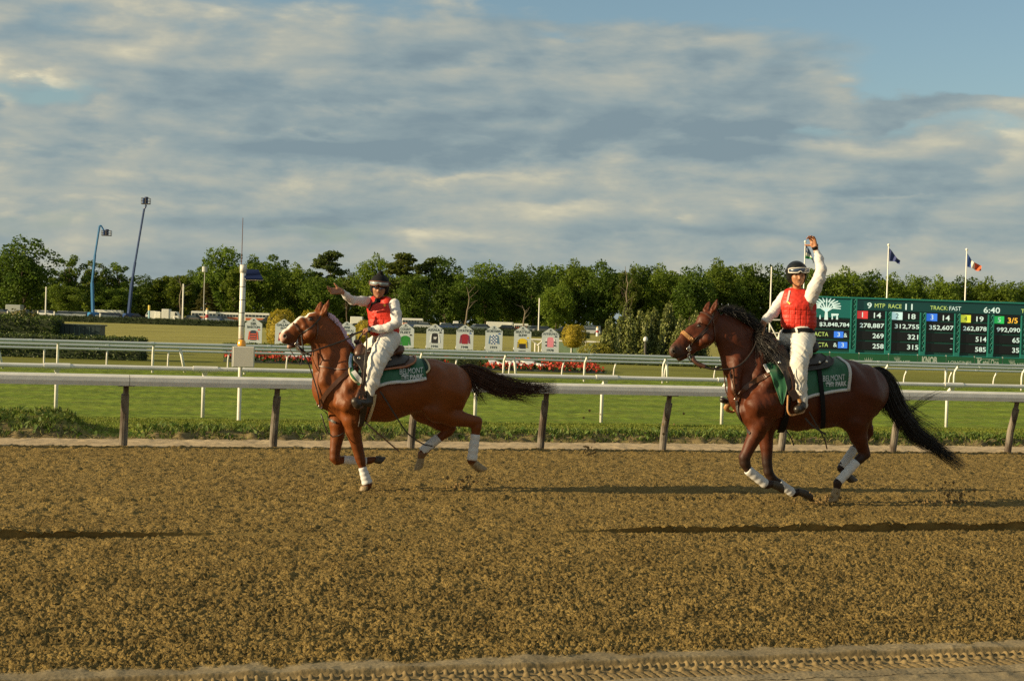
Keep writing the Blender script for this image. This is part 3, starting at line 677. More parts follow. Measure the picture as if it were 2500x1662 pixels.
def bush(name, label, cat, c, rad, dens, size, A, Bc, seed, cut=None, group=None, up=0, lump=.06, asp=.55):
    """rounded bush: leaves over an ellipsoid (rx, ry, rz) centred at c"""
    r = np.random.default_rng(seed); rx, ry, rz = rad; n = int(4*math.pi*((rx*ry+rx*rz+ry*rz)/3)*dens); d = r.normal(0, 1, (n, 3)); d /= np.linalg.norm(d, axis=1, keepdims=True)
    sh = np.sign(d)*np.abs(d)**(cut or 1.0); k = 1+lump*samp(T_big, .06, d[:, 0]*1.5+seed, d[:, 2]*1.5+d[:, 1])+r.normal(0, size*.25, n); Pn = np.array(c)+sh*np.array([rx, ry, rz])*k[:, None]; Pn[:, 2] = np.maximum(Pn[:, 2], ZT+.02)
    V, Fq = leaf_cloud(Pn, size, r, up, asp, d); b = (c[0], c[1], ZT); me = npmesh('foliage', V, Fq, False, b); setcol(me, 'col', leafcols(n, r, A, Bc))
    t = thing(name, label, cat, b, 0, group); obj('foliage', me, m_leaf, t)
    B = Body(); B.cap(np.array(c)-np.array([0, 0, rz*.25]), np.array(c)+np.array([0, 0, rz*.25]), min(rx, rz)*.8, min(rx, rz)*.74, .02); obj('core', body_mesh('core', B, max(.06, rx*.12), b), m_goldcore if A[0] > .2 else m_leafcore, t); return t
dk, md = (.020, .045, .008), (.075, .115, .016)
# left: tall dark hedge, its long clipped front, dark cabinet
Zh = 61.0
p0 = spot(-120, 70, ZT); p1 = spot(131, 70, ZT); hedge('hedge', 'tall dark leafy hedge at the left edge, left of the dark cabinet', 'hedge', (p0, p1, 1.6), ZT, hz(60, 777, 70)-ZT, 260, .10, dk, (.10, .14, .02), 31, lump=.10)
p0 = spot(-140, Zh, ZT); p1 = spot(344, Zh, ZT); hedge('hedge', 'long dark clipped hedge behind the white rails at lower left', 'hedge', (p0, p1, 1.3), ZT, hz(300, 826, Zh)-ZT, 300, .085, dk, (.085, .115, .018), 32, lump=.04)
bush('shrub', 'rusty green shrub rising above the tall dark hedge', 'shrub', PZ(58, 782, 72), (.75, .6, .42), 260, .12, (.05, .07, .012), (.16, .13, .02), 33, up=.6, lump=.2)
m_cab = mat('dark_green_panel', (.012, .028, .030), .5, var=.2, vscale=3); m_cab2 = mat('cabinet_edge', (.05, .09, .085), .5)
a = spot(135, 71, ZT); b = spot(246, 71, ZT); zt = hz(190, 792, 71); cab = thing('equipment_cabinet', 'dark green metal cabinet with pale edges beside the tall hedge', 'cabinet', ((a.x+b.x)/2, (a.y+b.y)/2, ZT), -YAW)
Lc = (b-a).length; mb = MB(); n = 9
for i in range(n):
    m_ = MB(); m_.box((-Lc/2+Lc*(i+.5)/n, 0, (zt-ZT)/2), (Lc/n-.02, .06, zt-ZT-.08)); obj('panel', m_, m_cab, cab)
m_ = MB(); m_.box((0, .5, (zt-ZT)/2), (Lc-.04, .9, zt-ZT-.1)); m_.box((0, .5, zt-ZT-.02), (Lc+.1, 1.1, .06)); obj('housing', m_, m_cab, cab); m_ = MB()
for i in (0, 3, 4, 6): m_.box((-Lc/2+Lc*(i+.95)/n, -.04, (zt-ZT)*.72), (.035, .02, .5 if i else .9))
obj('hinge_strip', m_, m_cab2, cab)
# far hedge across the infield: two courses
for i, (xa, xb, Z, lab) in enumerate(((-60, 655, 236, 'long low clipped hedge far across the infield on the left'), (655, 1440, 226, 'long low clipped hedge far across the infield behind the white signs'))):
    p0 = spot(xa, Z, ZT); p1 = spot(xb, Z, ZT); hedge('hedge', lab, 'hedge', (p0, p1, 1.2), ZT, .86, 60, .16, (.014, .034, .008), (.05, .08, .014), 40+i, lump=.05)
# golden topiary
gold, gold2 = (.25, .20, .008), (.36, .29, .012)
def px_bush(x0, x1, yt, yb, Z, label, A, Bc, seed, cut=.75, **kw):
    c = PZ((x0+x1)/2, (yt+yb)/2, Z); rx = (x1-x0)/2*Z/F; rz = (yb-yt)/2*Z/F; return bush('topiary' if cut == .75 else 'shrub', label, 'bush' if cut == .75 else 'shrub', c, (rx, rx, rz), kw.get('dens', 900), kw.get('size', .06), A, Bc, seed, cut, up=kw.get('up', .3), lump=kw.get('lump', .04))
px_bush(652, 722, 757, 850, 82, 'large golden clipped bush behind the second white sign', gold, gold2, 51); px_bush(730, 790, 759, 852, 84, 'golden clipped bush behind the chestnut horse head', gold, gold2, 52)
px_bush(866, 930, 783, 850, 84, 'golden clipped bush left of the pointing rider waist', gold, gold2, 53); px_bush(1373, 1429, 793, 848, 88, 'round golden clipped bush to the right of the last white sign', gold, gold2, 54)
px_bush(1415, 1500, 838, 884, 84, 'low spreading yellow-green juniper at the foot of the conifers', (.16, .17, .012), (.30, .26, .02), 55, 1.0, up=.2, lump=.15)
# low clipped hedge in front of the signs
p0 = spot(545, 76, ZT); p1 = spot(1425, 76, ZT); hedge('hedge', 'low clipped hedge running in front of the white signs', 'hedge', (p0, p1, .9), ZT, hz(1200, 857, 76)-ZT-.03, 330, .07, (.05, .085, .010), (.12, .145, .018), 60, lump=.02)
p0 = spot(1425, 79, ZT); p1 = spot(1930, 79, ZT); hedge('hedge', 'low mixed shrubs running to the right beneath the conifers', 'hedge', (p0, p1, 1.5), ZT, hz(1600, 878, 79)-ZT, 260, .10, (.03, .06, .010), (.13, .14, .02), 61, lump=.14)
for i, (xa, xb, yt, yb, Z, lab) in enumerate(((1101, 1173, 866, 908, 58, 'square dark clipped box bush above the chestnut croup'), (1022, 1084, 864, 900, 60, 'square dark clipped box bush behind the brown saddle'))):
    p0 = spot(xa, Z, ZT); p1 = spot(xb, Z, ZT); hedge('box_bush', lab, 'bush', (p0, p1, .9), ZT, max(.5, hz((xa+xb)/2, yt, Z)-ZT), 420, .06, (.03, .05, .006), (.09, .10, .012), 65+i, lump=.03)
# conifers by the bay horse
def conifer(px, yt, wpx, Z, seed, label, A=(.085, .115, .026), Bc=(.20, .215, .055)):
    r = np.random.default_rng(seed); b = top_spot(px, yt, Z, ZT); h = hz(px, yt, Z)-ZT; R = wpx/2*Z/F; n = int(2600*max(1, h/3)); Pn = []; k = 15
    spires = [(r.uniform(-.6, .6)*R, r.uniform(-.6, .6)*R, r.uniform(.55, .95)) for _ in range(k)]+[(0, 0, 1.0)]
    for sx_, sy_, sh in spires:
        m = n//k; t = r.uniform(0, 1, m)**.85; a = r.uniform(0, 6.283, m); rr = R*.48*(1-t)**.6*(.85+.3*r.uniform(0, 1, m))+.03; Pn.append(np.stack([b.x+sx_*(1-t*.3)+np.cos(a)*rr, b.y+sy_+np.sin(a)*rr, b.z+.05+t*h*sh], 1))
    Pn = np.concatenate(Pn); V, Fq = leaf_cloud(Pn, .17, r, 1.6, .45); me = npmesh('foliage', V, Fq, False, tuple(b)); setcol(me, 'col', leafcols(len(Pn), r, A, Bc, v=.35))
    t = thing('conifer', label, 'conifer', tuple(b)); obj('foliage', me, m_leaf, t); mb = MB()
    for sx_, sy_, sh in spires: mb.tube([(b.x+sx_, b.y+sy_, b.z), (b.x+sx_*.7, b.y+sy_, b.z+h*sh*.9)], [R*.22, .02], 6)
    obj('trunk', mb, m_leafcore, t)
for q in ((1490, 775, 55, 84, 71, 'small conifer at the left end of the evergreen group'), (1528, 742, 62, 86, 72, 'tall spired conifer left of the lamp dome'), (1562, 758, 60, 89, 73, 'dark conifer behind the white lamp dome'), (1598, 752, 60, 87, 74, 'conifer just right of the white lamp dome'),
          (1634, 737, 56, 85, 75, 'tall narrow conifer left of the bay horse muzzle'), (1662, 772, 60, 84, 76, 'low conifer directly above the bay horse muzzle'), (1700, 760, 70, 88, 77, 'broad conifer hidden behind the bay horse head')):
    conifer(*q[:5], q[5])
# ================================================================== FLOWER BED with letters laid on the slope
m_flower = mat('petals', (.6, .05, .03), .6, attr='col', spec=.2, trans=.2); m_soil = mat('bed_soil', (.035, .045, .022), .9, var=.4, vscale=6, bump=.02, bscale=20)
BR = .34; Zf, Zb = 63.0, 68.5; fa = spot(548, Zf, ZT); fb = spot(1484, Zf, ZT); ba = spot(556, Zb, ZT+.34); bb = spot(1420, Zb, ZT+.34)
def bed(s, t):   # s along, t up the slope
    a = fa.lerp(fb, s); b = ba.lerp(bb, s); p = a.lerp(b, t); return Vector((p.x, p.y, ZT+.06+BR*t))
mb = MB(); ns = 40
mb.add([bed(i/ns, t)+Vector((0, 0, -.05)) for i in range(ns+1) for t in (0, 1)]+[fa.lerp(fb, i/ns)-Vector((0, 0, .1)) for i in range(ns+1)], [(2*i, 2*i+2, 2*i+3, 2*i+1) for i in range(ns)]+[(2*ns+2+i, 2*ns+3+i, 2*i+2, 2*i) for i in range(ns)])
fbd = thing('flower_bed', 'sloping bed of red flowers around flat white letters beyond the rails', 'flower bed', (fa.x, fa.y, ZT)); obj('soil', mb, m_soil, fbd)
def flowers(name, region, n, A, Bc, seed, size, zl):
    r = np.random.default_rng(seed); s = r.uniform(0, 1, n*3); t = r.uniform(0, 1, n*3); cl = samp(T_hoof, .02, s*5.0, t*1.0)+r.normal(0, .35, n*3); k = region(s, t) & (cl > -.05); s, t = s[k], t[k]
    Pn = np.array([[*bed(a, b)] for a, b in zip(s, t)]); Pn[:, 2] += r.uniform(.02, zl, len(Pn)); V, Fq = leaf_cloud(Pn, size, r, 0, .9); me = npmesh(name, V, Fq, False, tuple(fbd.location)); setcol(me, 'col', leafcols(len(Pn), r, A, Bc)); o = obj(name, me, m_flower, fbd); o['kind'] = 'stuff'
sx0 = lambda px: (px-548)/(1484-548)
redz = lambda s, t: ((t < .62) & ((s < sx0(694)) | (s > sx0(1352)))) | ((t < .20) & (s < sx0(1352))) | ((t > .55) & (t < .72) & (s < sx0(1352)))
flowers('red_flowers', redz, 5200, (.34, .028, .016), (.46, .07, .04), 81, .10, .20)
flowers('pink_flowers', lambda s, t: t > .84, 1500, (.42, .03, .08), (.5, .12, .16), 82, .09, .12)
flowers('flower_leaves', lambda s, t: (t > -1), 5200, (.02, .055, .012), (.05, .10, .02), 83, .12, .10)
m_letter = mat('white_letter', (.62, .62, .60), .4)
for ch, xa, xb in (('B', 700, 762), ('E', 770, 810), ('L', 820, 858), ('M', 866, 905), ('O', 912, 950), ('N', 958, 1000), ('T', 1006, 1040), ('P', 1140, 1186), ('A', 1207, 1240), ('R', 1258, 1302), ('K', 1302, 1352)):
    mb = MB(); V, Fs, _ = text2d(ch, .045)
    for dz_ in (.10, .19): pass
    P0 = [bed(sx0(xa+(xb-xa)*a), .17+.40*b)+Vector((0, 0, .08)) for a, b in V]; P1_ = [p+Vector((0, 0, .07)) for p in P0]; nV = len(V)
    ed = {}
    for f_ in Fs:
        for i in range(len(f_)): e = (f_[i], f_[(i+1) % len(f_)]); ed[e] = 1
    side = [(a, b, nV+b, nV+a) for (a, b) in ed if (b, a) not in ed]; mb.add(P0+P1_, [tuple(i+nV for i in f_) for f_ in Fs]+side); obj('letter', mb, m_letter, fbd)
# ================================================================== TRIPLE CROWN SIGNS
m_sign = mat('sign_white', (.50, .56, .58), .5, var=.04, vscale=2); m_ink = mat('sign_ink', (.05, .075, .08), .6); m_cols = {}
def pm(c): 
    k = 'paint_%02d_%02d_%02d' % tuple(int(x*99) for x in c)
    return mat(k, c, .6)
navy, orange, green_, black, red, blue, yellow, pink, white = (.03, .05, .08), (.62, .10, .05), (.02, .22, .03), (.02, .02, .025), (.30, .015, .03), (.04, .12, .40), (.68, .50, .015), (.72, .25, .33), (.75, .78, .8)
def sign(px, yt, names, year, torso, sleeve, cap_, label, deco=None):
    Z = 80.0; b = spot(px, Z, ZT); ztop = hz(px, yt, Z); w = .86; hh = ztop-.16; t = thing('sign_board', label, 'sign', tuple(b), -YAW, 'white arched signs in a row'); Z0 = ZT
    def W_(x, z, d=-.0): return Vector((x, d, z-ZT))
    m_ = MB(); poly = [(-w/2, ZT), (w/2, ZT), (w/2, hh-.12), (w*.36, hh-.03), (w*.22, hh+.05), (w*.12, hh+.12), (0, hh+.16), (-w*.12, hh+.12), (-w*.22, hh+.05), (-w*.36, hh-.03), (-w/2, hh-.12)]
    m_.prism(poly, lambda x, z, d: W_(x, z, d), -.03, .03); obj('board', m_, m_sign, t)
    m_ = MB(); m_.tube([W_(-w/2+.02, hh-.9, .05), W_(-w/2-.12, ZT, .6)], .03, 6); m_.tube([W_(w/2-.06, hh-.9, .05), W_(w/2-.10, ZT, .6)], .03, 6); obj('brace', m_, m_letter, t)
    ins = MB(); f = lambda x, z: W_(x, z, -.036)
    y = hh-.07; 
    for nm in names:
        wd = min(.78, .105*len(nm)); tx = MB(); put_text(tx, nm, f, -wd/2, y-.125, wd/2, y, .03); obj('lettering', tx, m_ink, t); y -= .165
    tx = MB(); put_text(tx, year, f, -.17, y-.775, .17, y-.655, .03); obj('year', tx, m_ink, t)
    for i in range(7):
        a = math.radians(25+130*i/6); ins.add([f(.012*math.sin(a), hh+.03), f(.08*math.cos(a)+.010, hh+.01+.09*math.sin(a)), f(.08*math.cos(a)-.010, hh+.01+.09*math.sin(a)), f(-.010*math.sin(a), hh+.02)], [(0, 1, 2, 3)])
    ins.add([f(-.012, hh-.03), f(.012, hh-.03), f(.010, hh+.06), f(-.010, hh+.06)], [(0, 1, 2, 3)]); ins.add([f(-.10, hh-.025), f(-.04, hh-.025), f(-.04, hh+.0), f(-.10, hh-.005)], [(0, 1, 2, 3)]); ins.add([f(.04, hh-.025), f(.11, hh-.025), f(.11, hh+.005), f(.04, hh-.005)], [(0, 1, 2, 3)]); obj('crest', ins, m_ink, t)
    yt_ = y-.06; yb_ = yt_-.50
    def poly2(P_, m, nm, d=-.036): q = MB(); q.add([W_(x, z, d) for x, z in P_], [tuple(range(len(P_)))]); return obj(nm, q, m, t)
    poly2([(-.15, yb_), (.15, yb_), (.17, yt_-.12), (.14, yt_-.03), (.07, yt_), (-.07, yt_), (-.14, yt_-.03), (-.17, yt_-.12)], pm(torso), 'jacket')
    for q in (-1, 1): poly2([(q*.19, yb_+.04), (q*.27, yb_+.02), (q*.22, yt_-.08), (q*.145, yt_-.035), (q*.165, yt_-.13)][::-q], pm(sleeve), 'sleeve', -.040)
    poly2([(.20, yt_+.005), (.34, yt_+.005), (.33, yt_+.05), (.27, yt_+.08), (.22, yt_+.05)], pm(cap_), 'cap')
    if deco: deco(poly2, yt_, yb_, W_, t)
def d_barton(p, a, b, W_, t):
    for i in range(3): p([(-.15, b+.04+.12*i), (.15, b+.04+.12*i), (.15, b+.10+.12*i), (-.15, b+.10+.12*i)], pm(orange), 'stripe', -.044)
def d_check(p, a, b, W_, t):
    for i in range(4):
        for j in range(6):
            if (i+j) % 2 == 0: x = -.14+.07*i; z = b+.01+.078*j; p([(x, z), (x+.068, z), (x+.068, z+.075), (x, z+.075)], pm((.05, .12, .3)), 'check', -.044)
def d_slew(p, a, b, W_, t):
    p([(-.15, b), (.15, b), (.16, b+.24), (-.16, b+.24)], pm(black), 'jacket_band', -.044)
    for q in (-1, 1):
        for k in range(3): p([(q*.20, b+.06+.1*k), (q*.265, b+.06+.1*k), (q*.255, b+.10+.1*k), (q*.19, b+.10+.1*k)][::-q], pm(black), 'sleeve_band', -.046)
def d_aff(p, a, b, W_, t):
    for q in (-1, 1):
        for k in range(2): p([(q*.19, b+.05+.16*k), (q*.265, b+.05+.16*k), (q*.245, b+.13+.16*k), (q*.175, b+.13+.16*k)][::-q], pm(black), 'sleeve_band', -.046)
def d_ass(p, a, b, W_, t):
    m_ = MB(); put_text(m_, 'W', lambda x, z: W_(x, z, -.046), -.09, b+.18, .09, b+.32, .05, .15); obj('monogram', m_, pm(white), t)
sign(620, 776, ['SIR', 'BARTON'], '1919', navy, orange, orange, 'white arched sign with orange striped navy jacket beside the solar pole', d_barton)
sign(694, 779, ['GALLANT', 'FOX'], '1930', white, red, red, 'white arched sign partly hidden by the chestnut horse muzzle')
sign(848, 785, ['WAR', 'ADMIRAL'], '1937', yellow, black, black, 'white arched sign seen above the mane of the chestnut horse')
sign(991, 789, ['COUNT', 'FLEET'], '1943', green_, green_, black, 'white arched sign with a plain green jacket, dated 1943', None)
sign(1063, 791, ['ASSAULT'], '1946', black, white, black, 'white arched sign with a black and white jacket, dated 1946', d_ass)
sign(1136, 793, ['CITATION'], '1948', red, (.22, .02, .08), blue, 'white arched sign with a dark red jacket and blue cap, dated 1948')
sign(1207, 794, ['SECRETARIAT'], '1973', white, (.10, .2, .35), blue, 'white arched sign with a blue chequered jacket, dated 1973', d_check)
sign(1277, 796, ['SEATTLE', 'SLEW'], '1977', yellow, yellow, yellow, 'white arched sign with a yellow and black jacket, dated 1977', d_slew)
sign(1345, 801, ['AFFIRMED'], '1978', pink, white, navy, 'white arched sign with a pink jacket, dated 1978', d_aff)
# white rail with green screen behind the last signs
fe = thing('low_fence', 'white railed fence with pale green screen right of the last white sign', 'fence', tuple(spot(1360, 92, ZT)))
pa = spot(1362, 92, ZT); pb = spot(1500, 92, ZT); zt = hz(1420, 834, 92); mb = MB(); mb.tube([(pa.x, pa.y, zt), (pb.x, pb.y, zt)], .05, 8); obj('rail', mb, m_pipe, fe)
mb = MB(); c = (pa+pb)/2; mb.box((c.x, c.y, (ZT+zt)/2-.03), ((pb-pa).length, .03, zt-ZT-.08), -YAW); obj('screen', mb, mat('green_screen', (.16, .24, .15), .8, var=.15, vscale=4), fe)
for k in range(5): q = pa.lerp(pb, k/4); mb = MB(); mb.tube([(q.x, q.y, ZT), (q.x, q.y, zt+.04)], .04, 6); obj('post', mb, m_pipe, fe)
bn = thing('white_bench', 'small white slatted bench frame between the last two white signs', 'bench', tuple(spot(1312, 88, ZT))); q = spot(1297, 88, ZT); q2 = spot(1328, 88, ZT); z1 = hz(1312, 829, 88)
mb = MB(); mb.tube([(q.x, q.y, z1), (q2.x, q2.y, z1)], .05, 6); obj('rail', mb, m_pipe, bn); mb = MB(); mb.tube([(q.x, q.y, z1), (q.x+.35, q.y, z1-.25), (q2.x-.3, q2.y, z1-.3), (q2.x, q2.y, z1)], .04, 6); obj('brace', mb, m_pipe, bn)
for k in (.35, .65): p_ = q.lerp(q2, k); mb = MB(); mb.tube([(p_.x, p_.y, ZT), (p_.x, p_.y, z1-.2)], .04, 6); obj('leg', mb, m_pipe, bn)
# dome lamp
b = spot(1577, 80, ZT); zt = hz(1577, 829, 80); lp = thing('garden_lamp', 'white dome lamp on a dark post in front of the conifers', 'lamp', tuple(b)); mb = MB(); mb.tube([b, (b.x, b.y, zt-.15)], [.08, .05], 8); obj('post', mb, m_dark, lp); B_ = Body(); B_.cap((b.x, b.y, zt), (b.x, b.y, zt+.04), .12, .11, .01); obj('globe', body_mesh('globe', B_, .02, tuple(b)), m_letter, lp)
# ================================================================== SOLAR POLE with box
b = G(583, 1026, ZT); Zs = float((b-CP).dot(CF)); tz = lambda x, y: hz(x, y, Zs); sp_ = thing('signal_pole', 'white pole with solar panel, antenna, amber light and grey control box by the turf rail', 'pole', tuple(b)); X0, Y0 = b.x, b.y
zt = tz(598, 647); zb = tz(590, 895); zb2 = tz(592, 845); mb = MB(); mb.tube([(X0, Y0, ZT-.1), (X0, Y0, zb+.02)], .036, 12); obj('lower_pole', mb, m_white, sp_)
mb = MB(); mb.tube([(X0, Y0, zb2), (X0, Y0, zt-.14)], .050, 14); obj('upper_pole', mb, m_pipe, sp_, smooth=True); mb = MB(); mb.tube([(X0, Y0, zt-.14), (X0, Y0, zt)], .060, 14); obj('pole_cap', mb, mat('grey_cap', (.55, .55, .52), .5), sp_, smooth=True)
for k in range(5): z = zb2+.12+k*(zt-zb2-.4)/4.5; mb = MB(); mb.tube([(X0, Y0, z), (X0, Y0, z+.012)], .0515, 14); obj('band', mb, m_dark, sp_)
mb = MB(); mb.tube([(X0-.02, Y0+.1, zt-.1), (X0-.02, Y0+.1, tz(601, 532))], [.009, .006], 6); obj('antenna', mb, mat('antenna_red', (.10, .05, .045), .5), sp_)
cx = PZ(595, 870, Zs-.25); mb = MB(); mb.box((cx.x, cx.y, (zb+zb2)/2), (.375, .20, zb2-zb), -YAW*.6, bev=.012); bx = obj('control_box', mb, mat('grey_box', (.50, .48, .42), .5, var=.03), sp_)
mb = MB(); mb.box((cx.x-.19, cx.y+.02, (zb+zb2)/2), (.03, .16, (zb2-zb)*.96), -YAW*.6); obj('box_hinge', mb, m_white, bx)
zl = tz(590, 843); mb = MB(); lx = PZ(590, 840, Zs-.1); mb.tube([(lx.x, lx.y, zl-.01), (lx.x, lx.y, zl+.02), (lx.x, lx.y, zl+.07), (lx.x, lx.y, zl+.10)], [.075, .075, .07, .05], 16); obj('amber_light', mb, mat('amber', (.75, .33, .01), .2, spec=.8, coat=.5), sp_, smooth=True)
m_sol = mat('solar_glass', (.006, .013, .055), .65, spec=.1)
def solp(px, py, dZ): return PZ(px, py, Zs+dZ)
c4 = [solp(586, 661, .25), solp(631, 662, .25), solp(642, 684, -.15), solp(600, 683, -.15)]; nrm = (c4[1]-c4[0]).cross(c4[3]-c4[0]).normalized(); mb = MB(); mb.add(c4+[p-nrm*.03 for p in c4], [(0, 1, 2, 3), (7, 6, 5, 4), (0, 4, 5, 1), (1, 5, 6, 2), (2, 6, 7, 3), (3, 7, 4, 0)]); pn = obj('solar_panel', mb, m_sol, sp_)
mb = MB(); 
for a_, b_ in zip(c4, c4[1:]+c4[:1]): mb.tube([a_, b_], .009, 4)
obj('panel_frame', mb, m_steel if 'steel' in MATS else mat('steel', (.62, .6, .55), .25, metal=1.0), pn)
mb = MB(); mb.tube([(X0, Y0, tz(598, 690)), tuple((c4[0]+c4[2])/2)], .02, 6); obj('panel_arm', mb, m_white, sp_)
# ================================================================== TREES
m_bark = mat('bark', (.085, .065, .045), .9, var=.3, vscale=4, bump=.02, bscale=12, stretch=(1, 1, .3)); m_bark2 = mat('pale_bark', (.15, .125, .085), .9, var=.25, vscale=4)
m_tleaf = mat('tree_leaf', (.05, .1, .02), .6, attr='col', spec=.2, trans=.5, objrand=.16)
def limb(mb, a, b, r0, r1, r, n=4, sag=.12):
    a = Vector(a); b = Vector(b); L = (b-a).length; pts = [a.lerp(b, i/n)+Vector((r.normal(0, L*sag*.25), r.normal(0, L*sag*.25), r.normal(0, L*sag*.12)))*(0 < i < n) for i in range(n+1)]; mb.tube(pts, [r0+(r1-r0)*i/n for i in range(n+1)], 6, cap=False)
def make_tree(kind, seed, n, A, Bc, size):
    """unit tree: 1 m tall, crown radius ~ given by kind; returns (trunk mesh, crown mesh)"""
    r = np.random.default_rng(seed); mb = MB(); cl = []
    if kind == 'round':   R, z0, fork = .34, .10, .22
    elif kind == 'tall':  R, z0, fork = .22, .12, .30
    elif kind == 'open':  R, z0, fork = .32, .26, .30
    elif kind == 'pine':  R, z0, fork = .26, .40, .5
    elif kind == 'spruce': R, z0, fork = .20, .06, .1
    if kind in ('round', 'tall', 'open'):
        nb = {'round': 74, 'tall': 56, 'open': 34}[kind]; limb(mb, (0, 0, -.02), (r.normal(0, .01), 0, fork+.1), .020, .012, r); zc = (1+z0)/2; hz_ = (1-z0)/2
        ecc = [r.uniform(.85, 1.15) for _ in range(6)]
        for i in range(nb):
            ct = 1-2*(i+.5)/nb; a = i*2.39996+r.normal(0, .25); st = math.sqrt(1-ct*ct); sh = r.uniform(.55, .92) if i % 4 else r.uniform(.1, .5)
            k = 1+.16*math.sin(a*2+ecc[0]*5)*st+.10*math.sin(ct*5+ecc[1]*7)
            br = R*r.uniform(.22, .34)*(.72 if kind == 'open' else 1.0); low = 1.0 if ct > -.3 else .85
            c = np.array([math.cos(a)*st*R*sh*k*low, math.sin(a)*st*R*sh*k*low, min(zc+ct*hz_*sh*1.06, 1-br*.55)]); cl.append((c, br))
            if i % 6 == 0 or kind == 'open': s0 = min(fork*r.uniform(.7, 1.2)+.2*max(ct, 0), c[2]-.03); limb(mb, (0, 0, max(s0, .08)), tuple(c*np.array([.85, .85, 1])), .008, .003, r)
        flat = .78
    elif kind == 'pine':
        limb(mb, (0, 0, -.02), (.03, 0, .95), .016, .005, r, 6)
        for i in range(24):
            t = (i+.5)/24; zz = z0+(1-z0)*t*.96; a = r.uniform(0, 6.283); q = R*(1-.5*t)*r.uniform(.3, 1); c = np.array([math.cos(a)*q, math.sin(a)*q, zz]); cl.append((c, R*r.uniform(.26, .40))); limb(mb, (.02, 0, zz-.05), tuple(c), .006, .002, r)
        flat = .36
    else:
        limb(mb, (0, 0, -.02), (0, 0, .97), .016, .003, r, 6)
        for i in range(60):
            t = (i+.5)/60; zz = z0+(1-z0)*t; a = i*2.4; q = R*(1-t)**.8*r.uniform(.5, 1); c = np.array([math.cos(a)*q, math.sin(a)*q, zz-.02]); cl.append((c, R*.30*(1-.7*t)+.015))
        flat = .42
    w = np.array([b**2 for c, b in cl]); k = r.choice(len(cl), n, p=w/w.sum()); d = r.normal(0, 1, (n, 3)); d /= np.linalg.norm(d, axis=1, keepdims=True); rad = r.uniform(.45, 1.05, (n, 1))**.6
    cc = np.array([c for c, b in cl])[k]; bb = np.array([b for c, b in cl])[k][:, None]; Pn = cc+d*bb*rad*np.array([1, 1, flat])*(1+.25*r.normal(0, 1, (n, 1))*.5)
    V, Fq = leaf_cloud(Pn, size, r, 0, .75, d*.8, .8); me = npmesh('crown', V, Fq, False); tint = np.array([hash((seed, int(q))) % 100/100 for q in k]); setcol(me, 'col', leafcols(n, r, A, Bc, .55*tint+.45*r.uniform(0, 1, n), v=.2))
    mt = mb.mesh('trunk', smooth=True); mt.materials.append(m_bark); me.materials.append(m_tleaf); return mt, me
gA, gB = (.060, .110, .014), (.125, .185, .020)
TV = {'r0': make_tree('round', 1, 8500, gA, gB, .030), 'r1': make_tree('round', 2, 8500, (.085, .140, .014), (.150, .205, .022), .030), 'r2': make_tree('round', 3, 8000, (.045, .088, .012), (.100, .155, .02), .031),
      't0': make_tree('tall', 4, 6500, gA, gB, .028), 't1': make_tree('tall', 5, 6500, (.09, .14, .014), (.160, .205, .02), .028), 'o0': make_tree('open', 6, 4200, gA, gB, .030), 'o1': make_tree('open', 7, 3600, (.06, .10, .01), (.12, .15, .02), .030),
      'p0': make_tree('pine', 8, 4200, (.055, .09, .018), (.11, .14, .028), .032), 'p1': make_tree('pine', 9, 4200, (.07, .10, .016), (.13, .15, .026), .032), 's0': make_tree('spruce', 10, 5200, (.05, .06, .014), (.10, .085, .02), .030)}
RAD = {'r': .34, 't': .22, 'o': .32, 'p': .26, 's': .20}
def place_tree(kind, px, ytop, wpx, Z, label, rz, group=None):
    b = top_spot(px, ytop, Z, 0); h = hz(px, ytop, Z); s = h/1.0; R = wpx/2*Z/F; sx_ = R/RAD[kind[0]]
    name = {'p': 'pine_tree', 's': 'spruce_tree'}.get(kind[0], 'leafy_tree'); t = thing(name, label, 'pine' if kind[0] == 'p' else 'tree', tuple(b), rz, group); t.scale = (sx_, sx_, s)
    mt, me = TV[kind]
    for nm, m_ in (('trunk', mt), ('crown', me)): o = bpy.data.objects.new(nm, m_); COL.objects.link(o); o.parent = t
    return t
